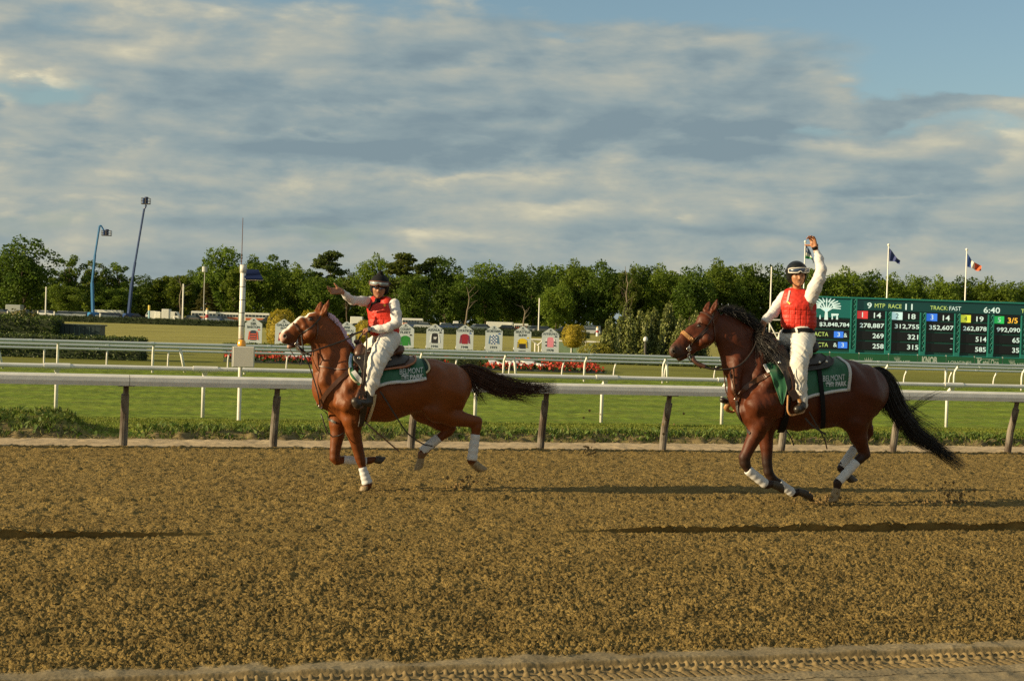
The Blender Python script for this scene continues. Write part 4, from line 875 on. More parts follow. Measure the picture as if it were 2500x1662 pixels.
T = [('r2', 62, 580, 150, 330, 'biggest dark tree near the left edge, taller than its neighbours'), ('r0', 0, 622, 110, 335, 'dark leafy tree cut by the left edge of the picture'), ('o0', 172, 622, 90, 340, 'thin open tree just left of the short blue lift'),
 ('r1', 158, 690, 88, 318, 'low bushy green tree beneath the thin open tree, left of the short lift'), ('o1', 236, 634, 80, 345, 'thin branching tree just right of the short blue lift'), ('r2', 238, 690, 60, 330, 'low dark tree between the two blue lifts'),
 ('o0', 290, 640, 86, 345, 'sparse tree left of the tall blue lift'), ('r0', 285, 700, 90, 330, 'dark low tree at the foot of the tall blue lift'), ('r2', 350, 672, 100, 380, 'small round tree far behind, right of the tall blue lift'),
 ('t1', 395, 664, 66, 345, 'slim green tree left of the forked bare trunk'), ('t1', 440, 662, 76, 335, 'green tree with forked bare trunks above the parked white truck'), ('t0', 478, 650, 60, 350, 'narrow tree behind the white box on a mast'),
 ('s0', 505, 690, 70, 322, 'brownish spruce behind the red and white striped post'), ('r0', 545, 598, 110, 330, 'tall round-topped tree behind the antenna of the solar pole'), ('t1', 575, 640, 60, 322, 'yellow-green slim tree behind the solar panel'),
 ('r1', 630, 624, 110, 330, 'broad green tree above the first white sign'), ('t0', 680, 622, 76, 340, 'tall green tree above the large golden bush'), ('r1', 725, 642, 90, 330, 'green tree behind the ears of the chestnut horse'),
 ('p0', 800, 612, 96, 345, 'umbrella-shaped pine standing above the pointing hand'), ('r0', 790, 672, 110, 325, 'dark green tree below the umbrella pine'), ('o1', 850, 655, 70, 350, 'thin tree just left of the pompom cap'),
 ('r1', 912, 620, 90, 342, 'pale green tree directly behind the pompom cap'), ('p1', 978, 618, 110, 335, 'broad drooping pine right of the pompom cap'), ('r0', 1010, 668, 100, 320, 'dark green tree above the green jacket sign'),
 ('p0', 1050, 628, 90, 340, 'pine with a lopsided top, above the black jacket sign'), ('r2', 1090, 628, 95, 335, 'tall dark round tree above the dark red jacket sign'), ('r0', 1190, 637, 110, 330, 'tall tree with small gaps above the chequered jacket sign'),
 ('t0', 1140, 668, 80, 325, 'lower dark tree between the red and chequered jacket signs'), ('r1', 1255, 646, 90, 335, 'bright green tree above the yellow jacket sign'), ('r2', 1305, 650, 90, 330, 'tree behind the thin white pole'),
 ('r1', 1362, 690, 90, 316, 'low yellow-green tree above the round golden bush'), ('r0', 1350, 642, 100, 345, 'rounded tree above the pink jacket sign'), ('r1', 1415, 634, 110, 340, 'broad tree right of the thin white pole, highest of that stretch'),
 ('r2', 1475, 638, 110, 335, 'broad dark tree above the small left conifer'), ('o1', 1535, 650, 70, 330, 'tree with a dead pale top above the tall spired conifer'), ('r0', 1570, 642, 100, 340, 'rounded tree above the white lamp dome'),
 ('r1', 1625, 645, 110, 335, 'rounded green tree just left of the bay horse ears'), ('r2', 1690, 650, 110, 330, 'dark tree right behind the bay horse ears'), ('r1', 1765, 632, 120, 340, 'tallest round tree between the bay horse and its rider'),
 ('r0', 1830, 640, 100, 335, 'tree left of the white goal-like frame'), ('r2', 1890, 646, 100, 335, 'tree partly covered by the black helmet'), ('r0', 1975, 650, 110, 330, 'tree behind the raised sleeve'), ('r1', 2055, 652, 120, 330, 'large tree above the tree emblem of the scoreboard'),
 ('r2', 2125, 662, 110, 335, 'tree left of the dark blue flag pole'), ('r1', 2185, 668, 100, 330, 'tree right of the dark blue flag pole'), ('r0', 2240, 668, 90, 340, 'domed tree midway between the two right flag poles'), ('r1', 2300, 672, 100, 330, 'tree left of the tricolour flag pole'),
 ('r2', 2360, 676, 110, 335, 'tree behind the tricolour flag pole'), ('r1', 2425, 678, 110, 330, 'tree right of the tricolour flag'), ('r0', 2490, 682, 110, 335, 'tree cut by the right edge above the scoreboard')]
rr = random.Random(4)
for i, (k, px, y, w, Z, lab) in enumerate(T): place_tree(k, px, y, w*1.08, Z, lab, rr.uniform(0, 6.28), 'trees along the far side of the infield')
# undergrowth and the wood behind: one mass nobody could count
r = np.random.default_rng(77); Vs, Fs_, Cs, off = [], [], [], 0
def mass(px, ytop, wpx, Z, n, ybase=None, dark=1.0):
    global off
    b = spot(px, Z, 0); h = hz(px, ytop, Z); R = wpx/2*Z/F; nb = 14; k = r.integers(0, nb, n); cx = r.uniform(-.7, .7, (nb, 2))*R; cz = r.uniform(.08, .86, nb)*h; cz[:3] = h-R*.5; br = R*r.uniform(.3, .55, nb)
    d = r.normal(0, 1, (n, 3)); d /= np.linalg.norm(d, axis=1, keepdims=True); Pn = np.stack([b.x+cx[k, 0]+d[:, 0]*br[k], b.y+cx[k, 1]+d[:, 1]*br[k], np.minimum(cz[k]+d[:, 2]*br[k]*.75, h)], 1); Pn[:, 2] = np.maximum(Pn[:, 2], .1)
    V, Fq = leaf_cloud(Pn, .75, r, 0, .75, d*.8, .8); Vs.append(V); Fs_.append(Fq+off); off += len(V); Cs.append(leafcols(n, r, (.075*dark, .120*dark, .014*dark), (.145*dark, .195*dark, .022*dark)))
sky_y = lambda x: np.interp(x, [-60, 100, 200, 330, 420, 540, 700, 850, 1000, 1150, 1250, 1420, 1600, 1770, 1900, 2060, 2200, 2300, 2560], [640, 680, 700, 690, 672, 640, 645, 668, 650, 660, 655, 645, 652, 645, 655, 660, 676, 680, 690])
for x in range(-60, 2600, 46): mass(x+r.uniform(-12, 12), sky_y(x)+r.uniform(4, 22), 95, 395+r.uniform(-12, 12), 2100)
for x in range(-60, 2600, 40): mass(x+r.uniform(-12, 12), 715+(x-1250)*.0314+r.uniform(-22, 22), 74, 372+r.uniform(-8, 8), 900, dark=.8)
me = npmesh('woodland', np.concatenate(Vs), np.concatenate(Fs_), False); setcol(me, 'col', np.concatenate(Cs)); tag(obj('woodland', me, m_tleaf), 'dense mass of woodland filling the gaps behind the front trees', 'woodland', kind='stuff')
# pale bare trunks and snags that catch the light
def snag(px, yt, yb, Z, label, seed):
    r_ = np.random.default_rng(seed); b = top_spot(px, yt, Z, 0); h = hz(px, yt, Z); t = thing('bare_trunk', label, 'tree', tuple(b), 0, 'pale bare trunks among the trees'); mb = MB(); limb(mb, (b.x, b.y, 0), (b.x+.4, b.y, h*.75), .22, .12, r_, 5); limb(mb, (b.x+.4, b.y, h*.75), (b.x-.3, b.y, h), .12, .04, r_); obj('trunk', mb, m_bark2, t, smooth=True)
    for k in range(4):
        z = h*(.5+.12*k); mb = MB(); limb(mb, (b.x+.25, b.y, z), (b.x+r_.choice([-1, 1])*r_.uniform(1, 2.4), b.y-.3, z+r_.uniform(.8, 2)), .07, .02, r_); obj('branch', mb, m_bark2, t, smooth=True)
for q in ((1278, 745, 0, 312, 'pale forked bare trunk left of the thin white pole', 91), (1530, 650, 0, 318, 'dead pale-topped snag above the tall spired conifer', 93), (440, 676, 0, 318, 'pale crooked trunk among the green trees near the parked white truck', 94), (1142, 700, 0, 314, 'pale thin trunk above the dark red jacket sign', 96)): snag(*q)
# ================================================================== SCOREBOARD
ZBD = 96.0; O0 = spot(1960, ZBD, 0); UPV = Vector((0, 0, 1))
def bq(zx, zy):
    p = PZ(1960+zx/4.3685, 700+zy/4.3685, ZBD); return (p-O0).dot(RC), p.z
def bf(X, z, d=0.0): return Vector((RC.x*X-FC.x*d, RC.y*X-FC.y*d, z))     # local: board root at O0, no rotation
root = thing('scoreboard', 'long teal scoreboard with lit numbers behind the bay horse', 'scoreboard', tuple(O0)); LOC0 = Vector(O0)
def lb(name, mb, m, parent=root, label=None):
    me = mb.mesh(name); o = bpy.data.objects.new(name, me); COL.objects.link(o)
    for x in (m if isinstance(m, (list, tuple)) else [m]): me.materials.append(x)
    o.parent = parent; BASE[o.name] = (0, 0, 0)
    if label: o['label'] = label
    return o
def rect(mb, xa, za, xb, zb, d0, d1):
    P_ = [bf(x, z, d) for d in (d0, d1) for x, z in ((xa, za), (xb, za), (xb, zb), (xa, zb))]
    mb.add(P_, [(4, 5, 6, 7), (3, 2, 1, 0), (0, 1, 5, 4), (1, 2, 6, 5), (2, 3, 7, 6), (3, 0, 4, 7)])
m_teal = mat('teal_frame', (.012, .17, .15), .5, var=.1, vscale=1); m_tealD = mat('dark_teal', (.004, .055, .045), .5, var=.25, vscale=.6); m_cell = mat('screen_black', (.006, .007, .010), .25)
def em(name, c, s=1.0): return mat(name, c, .5, emit=s)
e_wh, e_gr, e_am = em('lit_white', (.50, .66, .64), .33), em('lit_green', (.40, .55, .15), .33), em('lit_amber', (.75, .42, .04), .4)
e_box = {'r': em('lit_red_box', (.55, .04, .04), .35), 'c': em('lit_cyan_box', (.45, .66, .68), .35), 'b': em('lit_blue_box', (.03, .16, .72), .35), 'y': em('lit_yellow_box', (.55, .62, .05), .35), 'g': em('lit_green_box', (.02, .42, .09), .35)}
XL = bq(-70, 0)[0]; XR = bq(2359+700, 0)[0]; zT = bq(540, 128)[1]; zB = bq(520, 690)[1]; z_hd = bq(590, 250)[1]
mb = MB(); rect(mb, XL, zB-.05, XR, zT, -1.0, -.02); lb('housing', mb, m_tealD)
mb = MB(); rect(mb, XL, zT, XR, zT+.10, -1.05, .12); rect(mb, XL, zB-.22, XR, zB-.05, -1.0, .10); lb('frame_rail', mb, m_teal)
cols = [bq(543-366, 0)[0]]; cc = [bq(x, 300)[0] for x in (538, 911, 1279, 1646, 2004, 2356)]; cc += [cc[-1]+(cc[-1]-cc[1])/4*k for k in (1, 2)]; cw = .30
rows = [bq(735, y)[1] for y in (253, 352, 470, 582, 690)]
edges = [XL+.1]+cc+[XR]
for i in range(len(cc)):
    a = cc[i]+cw/2+.03; b = (cc[i+1]-cw/2-.03) if i+1 < len(cc) else XR-.1
    for r_ in range(4):
        mb = MB(); rect(mb, a, rows[r_+1]+(.10), b, rows[r_]-.02, -.02, .03); lb('display_cell', mb, m_cell)
for r_ in range(1, 4): mb = MB(); rect(mb, XL+.15, rows[r_+1]+.10, cc[0]-cw/2-.03, rows[r_]-.02, -.02, .03); lb('display_cell', mb, m_cell)
m_logo = mat('teal_logo_panel', (.006, .10, .085), .4, emit=.25); mb = MB(); rect(mb, XL+.15, rows[1]+.06, cc[0]-cw/2-.03, zT-.06, -.02, .03); lp_ = lb('logo_panel', mb, m_logo)
mb = MB(); lx, lz = bq(250, 232); tree_logo(mb, lambda x, y: bf(x, y, .04), lx, lz, 1.8, 1.35) if 'tree_logo' in globals() else None
LOGO = (lp_, lx, lz)
mb = MB(); rect(mb, cc[0]+cw/2+.02, z_hd+.02, XR-.1, zT-.05, -.02, .02); hd = lb('header_panel', mb, mat('header_dark', (.004, .035, .032), .3, emit=.3))
for i, x in enumerate(cc):      # lattice columns
    z1 = zT-.02 if i == 0 else z_hd-.02; z0 = zB-.16; mb = MB()
    for q in (-1, 1): rect(mb, x+q*cw/2-.035, z0, x+q*cw/2+.035, z1, .05, .14)
    c_ = lb('lattice_column', mb, m_teal); mb = MB(); rect(mb, x-cw/2, z0, x+cw/2, z0+.30, .04, .16); lb('column_foot', mb, m_teal, c_)
    n = max(5, int((z1-z0-.3)/.30)); mb = MB(); s = (z1-z0-.3)/n
    for k in range(n):
        za = z0+.3+k*s
        for q in (-1, 1): mb.tube([bf(x-q*(cw/2-.03), za, .10), bf(x+q*(cw/2-.03), za+s, .10)], .020, 4, cap=False)
    lb('lattice', mb, m_teal, c_)
def btext(s, xa, yb, xb, yt, m, d=.035, parent=None, bold=.012):
    """text between zoomed pixel corners: baseline left (xa, yb), width to xb, cap height up to yt (read at the left end)"""
    X0, z0 = bq(xa, yb); X1 = bq(xb, yb)[0]; z1 = bq(xa, yt)[1]; mb = MB(); put_text(mb, s, lambda x, z: bf(x, z, d), X0, z0, X1, z1, bold); return lb('lettering', mb, m, parent or root)
def bbox(xa, yb, xb, yt, c, s, dark=False):
    X0, z0 = bq(xa, yb); X1 = bq(xb, yb)[0]; z1 = bq(xa, yt)[1]; mb = MB(); rect(mb, X0, z0, X1, z1, .03, .04); o = lb('number_box', mb, e_box[c]); w = X1-X0; h = z1-z0
    mb = MB(); put_text(mb, s, lambda x, z: bf(x, z, .045), X0+w*(.36 if s != '1' else .45), z0+h*.18, X0+w*(.64 if s != '1' else .54), z1-h*.16, 0); lb('lettering', mb, mat('box_dark', (.02, .05, .05), .5) if dark else e_wh, o)
for s, xa, yb, xb, yt, m in (('9', 683, 230, 733, 168, e_wh), ('MTP', 765, 222, 875, 178, e_gr), ('RACE', 912, 228, 1050, 184, e_gr), ('11', 1090, 246, 1168, 182, e_wh), ('TRACK:', 1357, 244, 1545, 202, e_gr), ('FAST', 1560, 252, 1685, 208, e_wh), ('6:40', 1925, 278, 2100, 216, e_wh), ('TURF:', 2325, 278, 2480, 238, e_gr), ('FIRM', 2500, 286, 2640, 242, e_wh),
    ('14', 755, 332, 832, 275, e_wh), ('18', 1122, 344, 1200, 288, e_wh), ('14', 1490, 360, 1565, 303, e_wh), ('19', 1848, 371, 1925, 316, e_wh), ('3/5', 2183, 388, 2288, 330, e_am),
    ('278,887', 605, 440, 865, 386, e_wh), ('312,755', 978, 450, 1238, 396, e_wh), ('352,607', 1345, 463, 1605, 408, e_wh), ('262,878', 1707, 473, 1957, 420, e_wh), ('992,090', 2065, 486, 2315, 432, e_wh),
    ('269', 742, 548, 860, 496, e_wh), ('321', 1115, 560, 1228, 508, e_wh), ('-', 1573, 556, 1598, 549, e_wh), ('514', 1840, 585, 1955, 532, e_wh), ('65', 2232, 596, 2308, 543, e_wh),
    ('258', 742, 657, 860, 606, e_wh), ('315', 1110, 668, 1230, 617, e_wh), ('-', 1568, 667, 1590, 660, e_wh), ('585', 1835, 692, 1950, 641, e_wh), ('35', 2230, 702, 2305, 650, e_wh),
    ('W', 85, 426, 140, 378, e_gr), ('$3,848,784', 175, 424, 495, 376, e_wh), ('EXACTA', 55, 522, 270, 478, e_gr), ('&', 435, 538, 472, 494, e_wh), ('EXACTA', 52, 634, 268, 590, e_gr), ('&', 323, 640, 363, 597, e_wh)):
    btext(s, xa, yb, xb, yt, m)
for xa, yb, xb, yt, c, s, dk_ in ((577, 338, 690, 256, 'r', '1', 0), (946, 350, 1060, 268, 'c', '2', 1), (1316, 364, 1430, 284, 'b', '3', 0), (1678, 379, 1788, 299, 'y', '4', 1), (2037, 391, 2143, 312, 'g', '5', 0), (330, 541, 430, 474, 'b', '3', 0), (373, 653, 472, 586, 'b', '3', 0)): bbox(xa, yb, xb, yt, c, s, dk_)
mb = MB()
for k in range(7): x = XL+.4+k*(XR-XL-.8)/6; mb.tube([bf(x, ZT-.1, -.5), bf(x, zB, -.5)], .14, 8)
lb('leg', mb, m_tealD)
# sponsor banners under the board
m_ban = mat('green_banner', (.006, .085, .035), .6, var=.08, vscale=.8); m_banp = mat('banner_print', (.34, .42, .38), .6)
bx_ = [bq(x, 760)[0] for x in (-40, 278, 590, 905, 1214, 1518, 1820, 2120, 2420, 2720)]; zt = bq(905, 722)[1]; zb = zt-1.02
bn_ = thing('banner_row', 'row of dark green sponsor banners hanging beneath the scoreboard', 'banner', tuple(O0)); 
for i, (a, b) in enumerate(zip(bx_[:-1], bx_[1:])): mb = MB(); rect(mb, a+.02, zb, b-.02, zt, .22, .26); lb('banner', mb, m_ban, bn_)
for a in bx_: mb = MB(); rect(mb, a-.03, ZT-.1, a+.03, zt+.06, .18, .215); lb('post', mb, m_pipe, bn_); 
mb = MB(); mb.tube([bf(bx_[0], zt+.02, .2), bf(bx_[-1], zt+.02, .2)], .02, 6); lb('rail', mb, m_teal, bn_)
def ban(s, xa, yb, xb, yt, m=m_banp, bold=.03):
    X0, z0 = bq(xa, yb); X1 = bq(xb, yb)[0]; z1 = bq(xa, yt)[1]; mb = MB(); put_text(mb, s, lambda x, z: bf(x, z, .268), X0, z0, X1, z1, bold); return lb('lettering', mb, m, bn_)
ban('KNOB', 1258, 820, 1420, 740, bold=.05); ban('LONGINES', 1537, 826, 1785, 786, bold=.015); ban('etel One', 1905, 840, 2075, 768, bold=.02); ban('K', 1848, 840, 1905, 768, bold=.04); ban('DRAFT', 985, 812, 1132, 782); ban('KINGS', 1005, 848, 1130, 822); ban('DRAFT', 2200, 842, 2345, 810); ban('KINGS', 2215, 876, 2345, 850)
ban('...S', 390, 790, 545, 770)
def crown(zx, zy, w, h):
    X, z = bq(zx, zy); w *= .0050; h *= .0050; mb = MB()
    for k in range(5): x = X+(k-2)*w/4; mb.add([bf(x-w*.06, z, .268), bf(x+w*.06, z, .268), bf(x+(k-2)*w*.05, z+h*(1-.12*abs(k-2)), .268)], [(0, 1, 2)])
    mb.add([bf(X-w*.5, z-h*.22, .268), bf(X+w*.5, z-h*.22, .268), bf(X+w*.5, z-h*.05, .268), bf(X-w*.5, z-h*.05, .268)], [(0, 1, 2, 3)]); lb('emblem', mb, m_banp, bn_)
crown(995, 770, 60, 40); crown(2215, 800, 60, 40); crown(690, 780, 80, 40)
X, z = bq(1838, 762); mb = MB(); rect(mb, X, z, X+.32, z+.05, .262, .27); rect(mb, X+.34, z-.04, X+1.35, z-.02, .262, .27); lb('emblem', mb, m_banp, bn_)
# ================================================================== FLAGS
def flag(name_lab, pxt, pyt, Z, pyb, outline, bands, vertical, seed, stars=False):
    b = top_spot(pxt, pyt, Z, ZT); zt = hz(pxt, pyt, Z); t = thing('flagpole', name_lab, 'flag', tuple(b)); mb = MB(); mb.tube([(b.x, b.y, ZT-.1), (b.x, b.y, zt)], [.065, .04], 8); obj('pole', mb, m_pipe, t, smooth=True)
    B_ = Body(); B_.cap((b.x, b.y, zt+.05), (b.x, b.y, zt+.07), .09, .09, .01); obj('finial', body_mesh('finial', B_, .02, tuple(b)), m_pipe, t)
    top, bot = outline; n, m = 22, 13; Tt = smooth_line(top, n); Bt_ = smooth_line(bot, n); Pn = []
    for i in range(n):
        for j in range(m):
            q = Tt[i]*(1-j/(m-1))+Bt_[i]*j/(m-1); Pn.append(tuple(PZ(q[0], q[1], Z+.28*math.sin(i*.62+j*.25+seed)*i/n)))
    Pn = np.array(Pn).reshape(n, m, 3); N = np.zeros_like(Pn); N[:] = -np.array(FC)
    mb = MB(); cloth_mesh(mb, Pn, N, .012); C = []
    me = mb.mesh('cloth', tuple(b), True); cc_ = np.zeros((n*m*2, 3))
    for i in range(n):
        for j in range(m):
            u = i/(n-1) if vertical else j/(m-1); c = bands[-1][1]
            for lim, col_ in bands:
                if u <= lim: c = col_; break
            if stars and j/(m-1) < .5 and (i*7+j*5) % 6 == 0: c = (.6, .65, .68)
            cc_[i*m+j] = c; cc_[n*m+i*m+j] = c
    setcol(me, 'col', cc_); o = obj('cloth', me, mat('flag_cloth', (.5, .5, .5), .8, attr='col', trans=.3), t); return t
def add_flags():
    flag('flagpole with a green, white and starry blue flag behind the raised hand', 1966, 592, 118, 730, ([(1966, 597), (1972, 603), (1978, 613), (1984, 628), (1987, 640)], [(1965, 630), (1972, 632), (1979, 632), (1984, 636), (1985, 645)]), [(.52, (.05, .09, .20)), (.76, (.62, .62, .55)), (1, (.02, .28, .09))], False, 1, True)
    flag('flagpole with a plain dark blue flag above the scoreboard', 2169.5, 600, 118, 733, ([(2171, 606), (2177, 612), (2184, 622), (2191, 631), (2198, 636)], [(2171, 638), (2178, 638), (2186, 639), (2191, 643), (2196.5, 645)]), [(1, (.05, .07, .22))], True, 2)
    flag('flagpole with a blue, white and orange flag above the scoreboard', 2360.3, 611, 118, 741, ([(2362, 619), (2368, 628), (2374, 637), (2384, 643), (2396, 649)], [(2361.5, 651), (2368, 653), (2376, 656), (2384, 661), (2395, 661)]), [(.36, (.05, .12, .42)), (.62, (.72, .70, .64)), (1, (.75, .16, .06))], True, 3)
# goal-like white frame and slim poles
def slim(px, yt, Z, r_, label, m=None, zg=ZT, cat='pole'):
    b = top_spot(px, yt, Z, zg); z = hz(px, yt, Z); mb = MB(); mb.tube([(0, 0, -.1), (0, 0, z-zg)], r_, 8); return single('slim_pole', mb, m or m_pipe, label, cat, tuple(b)) if False else tag(obj('slim_pole', mb.mesh('slim_pole'), m or m_pipe, None, tuple(b)), label, cat)
slim(113, 700, 240, .10, 'tall white pole in the lawn above the left hedge'); slim(448, 693, 285, .13, 'tall white pole in front of the forked trunk'); slim(1317, 728, 230, .09, 'slim white pole above the last two white signs')
b = top_spot(1884, 651, 100, ZT); fr_ = thing('finish_frame', 'white goal-like frame with a tall mast left of the waving rider', 'frame', tuple(b)); mb = MB(); mb.tube([(b.x, b.y, ZT), (b.x, b.y, hz(1884, 651, 100))], [.06, .04], 8); obj('mast', mb, m_pipe, fr_)
for (xa, ya, xb, yb) in ((1878, 781, 1906, 781), (1878, 813, 1906, 813), (1878, 788, 1897, 824)):
    mb = MB(); mb.tube([PZ(xa, ya, 100), PZ(xb, yb, 100)], .045, 6); obj('bar', mb, m_pipe, fr_)
for px, yt, lab in ((19, 759, 'white post against the far hedge, nearest the left edge'), (93, 759, 'white post against the far hedge above the rusty green shrub'), (133, 760, 'white post with a green box right of the tall left pole'), (245, 765, 'white post against the far hedge below the short blue lift'), (426, 771, 'white post against the far hedge below the parked box truck'), (1317, 806, 'low white post against the far hedge below the slim white pole')):
    slim(px, yt, 288, .13, lab, cat='post')
b = top_spot(364.5, 745, 282, ZT); mp = thing('marker_pole', 'pale blue and yellow topped marker pole by the far hedge', 'pole', tuple(b)); z = hz(364.5, 745, 282); mb = MB(); mb.tube([(b.x, b.y, ZT), (b.x, b.y, z-.9)], .17, 8); obj('shaft', mb, mat('pale_blue_paint', (.25, .45, .55), .5), mp); mb = MB(); mb.tube([(b.x, b.y, z-.9), (b.x, b.y, z)], .2, 8); obj('top', mb, mat('yellow_paint', (.65, .5, .1), .5), mp)
for px, yt, Z, lab in ((506, 752, 282, 'white pole with a red band below the brownish spruce'), (1459, 797, 282, 'white pole with a red band left of the smallest conifer')):
    b = top_spot(px, yt, Z, ZT); z = hz(px, yt, Z); h = z-ZT; t = thing('distance_pole', lab, 'pole', tuple(b)); 
    for a, c, rr_, m, nm in ((0, .38, .26, m_letter, 'lower_shaft'), (.38, .6, .262, pm(red), 'band'), (.6, .88, .26, m_letter, 'upper_shaft'), (.88, 1, .14, mat('gold_knob', (.6, .4, .08), .4), 'knob')): mb = MB(); mb.tube([(b.x, b.y, ZT+h*a), (b.x, b.y, ZT+h*c)], rr_, 10); obj(nm, mb, m, t)
b = top_spot(500, 656, 300, ZT); t = thing('mast', 'slim mast carrying a white drum above the trees', 'mast', tuple(b)); zt = hz(500, 656, 300); mb = MB(); mb.tube([(b.x, b.y, ZT), (b.x, b.y, zt)], .08, 6); obj('pole', mb, mat('grey_steel', (.4, .4, .38), .5), t); mb = MB(); mb.tube([(b.x, b.y, zt-.6), (b.x, b.y, zt+.4)], .5, 10); obj('drum', mb, mat('pale_grey', (.36, .38, .38), .5), t)
# ================================================================== BOOM LIFTS
m_lift = mat('lift_blue', (.02, .14, .34), .4); m_lift2 = mat('lift_dark_blue', (.012, .04, .14), .4)
def lift(label, base, pts, rads, basket, m, Z):
    b = spot(base[0], Z, ZT); t = thing('boom_lift', label, 'lift', tuple(b)); mb = MB(); mb.box((b.x, b.y, 1.05), (1.9, 1.5, .9), .3, bev=.15); obj('chassis', mb, m, t)
    for q in (-1, 1):
        for s in (-1, 1): mb = MB(); c = rotz(Vector((q*.75, s*.8, 0)), .3); mb.tube([(b.x+c.x, b.y+c.y-.2, .62), (b.x+c.x, b.y+c.y+.2, .62)], .55, 12); obj('wheel', mb, m_dark, t)
    P_ = [PZ(x, y, Z) for x, y in pts]
    for i, (p, q) in enumerate(zip(P_[:-1], P_[1:])): mb = MB(); mb.tube([p, q], rads[i], 6); obj('boom_section', mb, m, t)
    (bx0, by0, bx1, by1) = basket; mb = MB(); a, c = PZ(bx0, by1, Z), PZ(bx1, by1, Z); zt = PZ(bx0, by0, Z).z; bk = MB(); mid = (a+c)/2; L_ = (c-a).length; bk.box((mid.x, mid.y, mid.z), (L_, 1.0, .16), -YAW); o = obj('basket', bk, m_dark, t)
    for q in (0, .5, 1):
        for s in (-.45, .45): p = a.lerp(c, q)+FC*s; mb.tube([p, (p.x, p.y, zt)], .05, 4)
    for s in (-.45, .45):
        for zz in (zt, (zt+a.z)/2): mb.tube([(a.x+FC.x*s, a.y+FC.y*s, zz), (c.x+FC.x*s, c.y+FC.y*s, zz)], .05, 4)
    obj('guard_rail', mb, m_dark, o); mb = MB(); p = a.lerp(c, .42); mb.box((p.x, p.y, (zt+a.z)/2), (.9, .7, zt-a.z+.1), .2); mb.box((p.x+.2, p.y, zt+.1), (.6, .4, .35), .5); obj('camera_housing', mb, m_lift2, o); return t
lift('shorter blue boom lift with an angled arm and side basket', (228, 0), [(227, 768), (225, 690), (232, 622), (243, 552), (247, 551), (256, 567)], [.36, .26, .21, .18, .15], (249, 563, 271, 575), m_lift, 305)
lift('tallest dark blue boom lift with a camera platform on top', (314, 0), [(314, 768), (322, 690), (330, 640), (352, 510), (355, 506), (357, 500)], [.38, .27, .21, .18, .18], (346, 484, 366, 498), m_lift2, 305)
# ================================================================== VEHICLES and tents behind the hedge
def oc(name, rough=.3):
    m = bpy.data.materials.new(name); m.use_nodes = True; t = NT(m.node_tree); b = t.n['Principled BSDF']; oi = t.new('ShaderNodeObjectInfo'); t.l.new(oi.outputs['Color'], b.inputs['Base Color']); b.inputs['Roughness'].default_value = rough; b.inputs['Coat Weight'].default_value = .5; return m
m_car = oc('car_paint'); m_glass = mat('car_glass', (.02, .03, .035), .08, spec=.8); m_tyre = mat('tyre', (.02, .02, .02), .8)
car = thing('parked_car', '', 'car', (0, 0, 0))
prof = [(-2.2, .35), (2.15, .35), (2.2, .7), (2.0, .85), (1.1, .95), (-1.7, 1.0), (-2.15, .9), (-2.25, .6)]
mb = MB(); mb.prism(prof, lambda x, z, d: Vector((x, d, z)), -.85, .85); mb.box((-.35, 0, 1.42), (1.9, 1.35, .07), bev=.03); cb = obj('body', mb.mesh('body'), m_car, car)
mb = MB(); P_ = [(-1.65, 1.0), (1.05, .96), (.45, 1.40), (-1.25, 1.42)]; mb.prism(P_, lambda x, z, d: Vector((x, d*(1-.18*(z > 1.2)), z)), -.80, .80); obj('window', mb.mesh('window'), m_glass, car)
for x in (-1.4, 1.4):
    for y in (-.8, .8): mb = MB(); mb.tube([(x, y-.1, .33), (x, y+.1, .33)], .33, 12); w_ = obj('wheel', mb.mesh('wheel'), m_tyre, car)
palette = {'white': (.6, .62, .62, 1), 'silver': (.3, .33, .35, 1), 'dark blue': (.02, .04, .10, 1), 'black': (.015, .016, .02, 1), 'grey': (.12, .13, .14, 1), 'red': (.28, .03, .02, 1)}
CL = [(1005, 'dark blue', 'above the green jacket sign'), (1040, 'silver', 'between the green and black jacket signs'), (1096, 'dark blue', 'between the black and dark red jacket signs'), (1122, 'grey', 'left of the dark red jacket sign top'), (1165, 'silver', 'between the dark red and chequered jacket signs'),
      (1182, 'dark blue', 'just left of the chequered jacket sign'), (1243, 'black', 'right of the chequered jacket sign'), (1308, 'silver', 'left of the slim white pole'), (1330, 'grey', 'right of the slim white pole'), (1385, 'dark blue', 'behind the round golden bush'),
      (1440, 'silver', 'right of the round golden bush'), (545, 'silver', 'left of the solar pole'), (520, 'dark blue', 'right of the red banded pole'), (468, 'black', 'right of the tall white pole'), (330, 'black', 'at the foot of the tall blue lift'), (262, 'silver', 'in front of the long white trailer'),
      (286, 'dark blue', 'at the right end of the long white trailer'), (205, 'silver', 'left of the short blue lift'), (182, 'grey', 'second left of the short blue lift'), (158, 'white', 'right of the green-boxed post'), (118, 'silver', 'right of the tall left pole'), (96, 'grey', 'left of the tall left pole'), (60, 'silver', 'right of the pale box van'), (8, 'black', 'at the left edge'),
      (655, 'grey', 'right of the first white sign'), (960, 'dark blue', 'left of the green jacket sign'), (890, 'black', 'left of the pointing rider waist')]
first = True; rr = random.Random(9)
for px, c, w in CL:
    b = spot(px, 309+rr.uniform(-4, 5), ZT); r_ = -YAW+rr.choice([0, math.pi])+rr.uniform(-.5, .5); lab = '%s car beyond the far hedge, %s' % (c, w)
    if first: t = car; t.location = b; t.rotation_euler = (0, 0, r_); t['label'] = lab; first = False
    else: t = dup(car, b, r_, lab)
    t['group'] = 'cars parked beyond the far hedge'
    for ch in t.children:
        if ch.name.startswith('body'): ch.color = palette[c]
m_van = mat('van_white', (.66, .67, .62), .4, var=.04, vscale=.5); m_orange = mat('orange_stripe', (.45, .12, .04), .5)
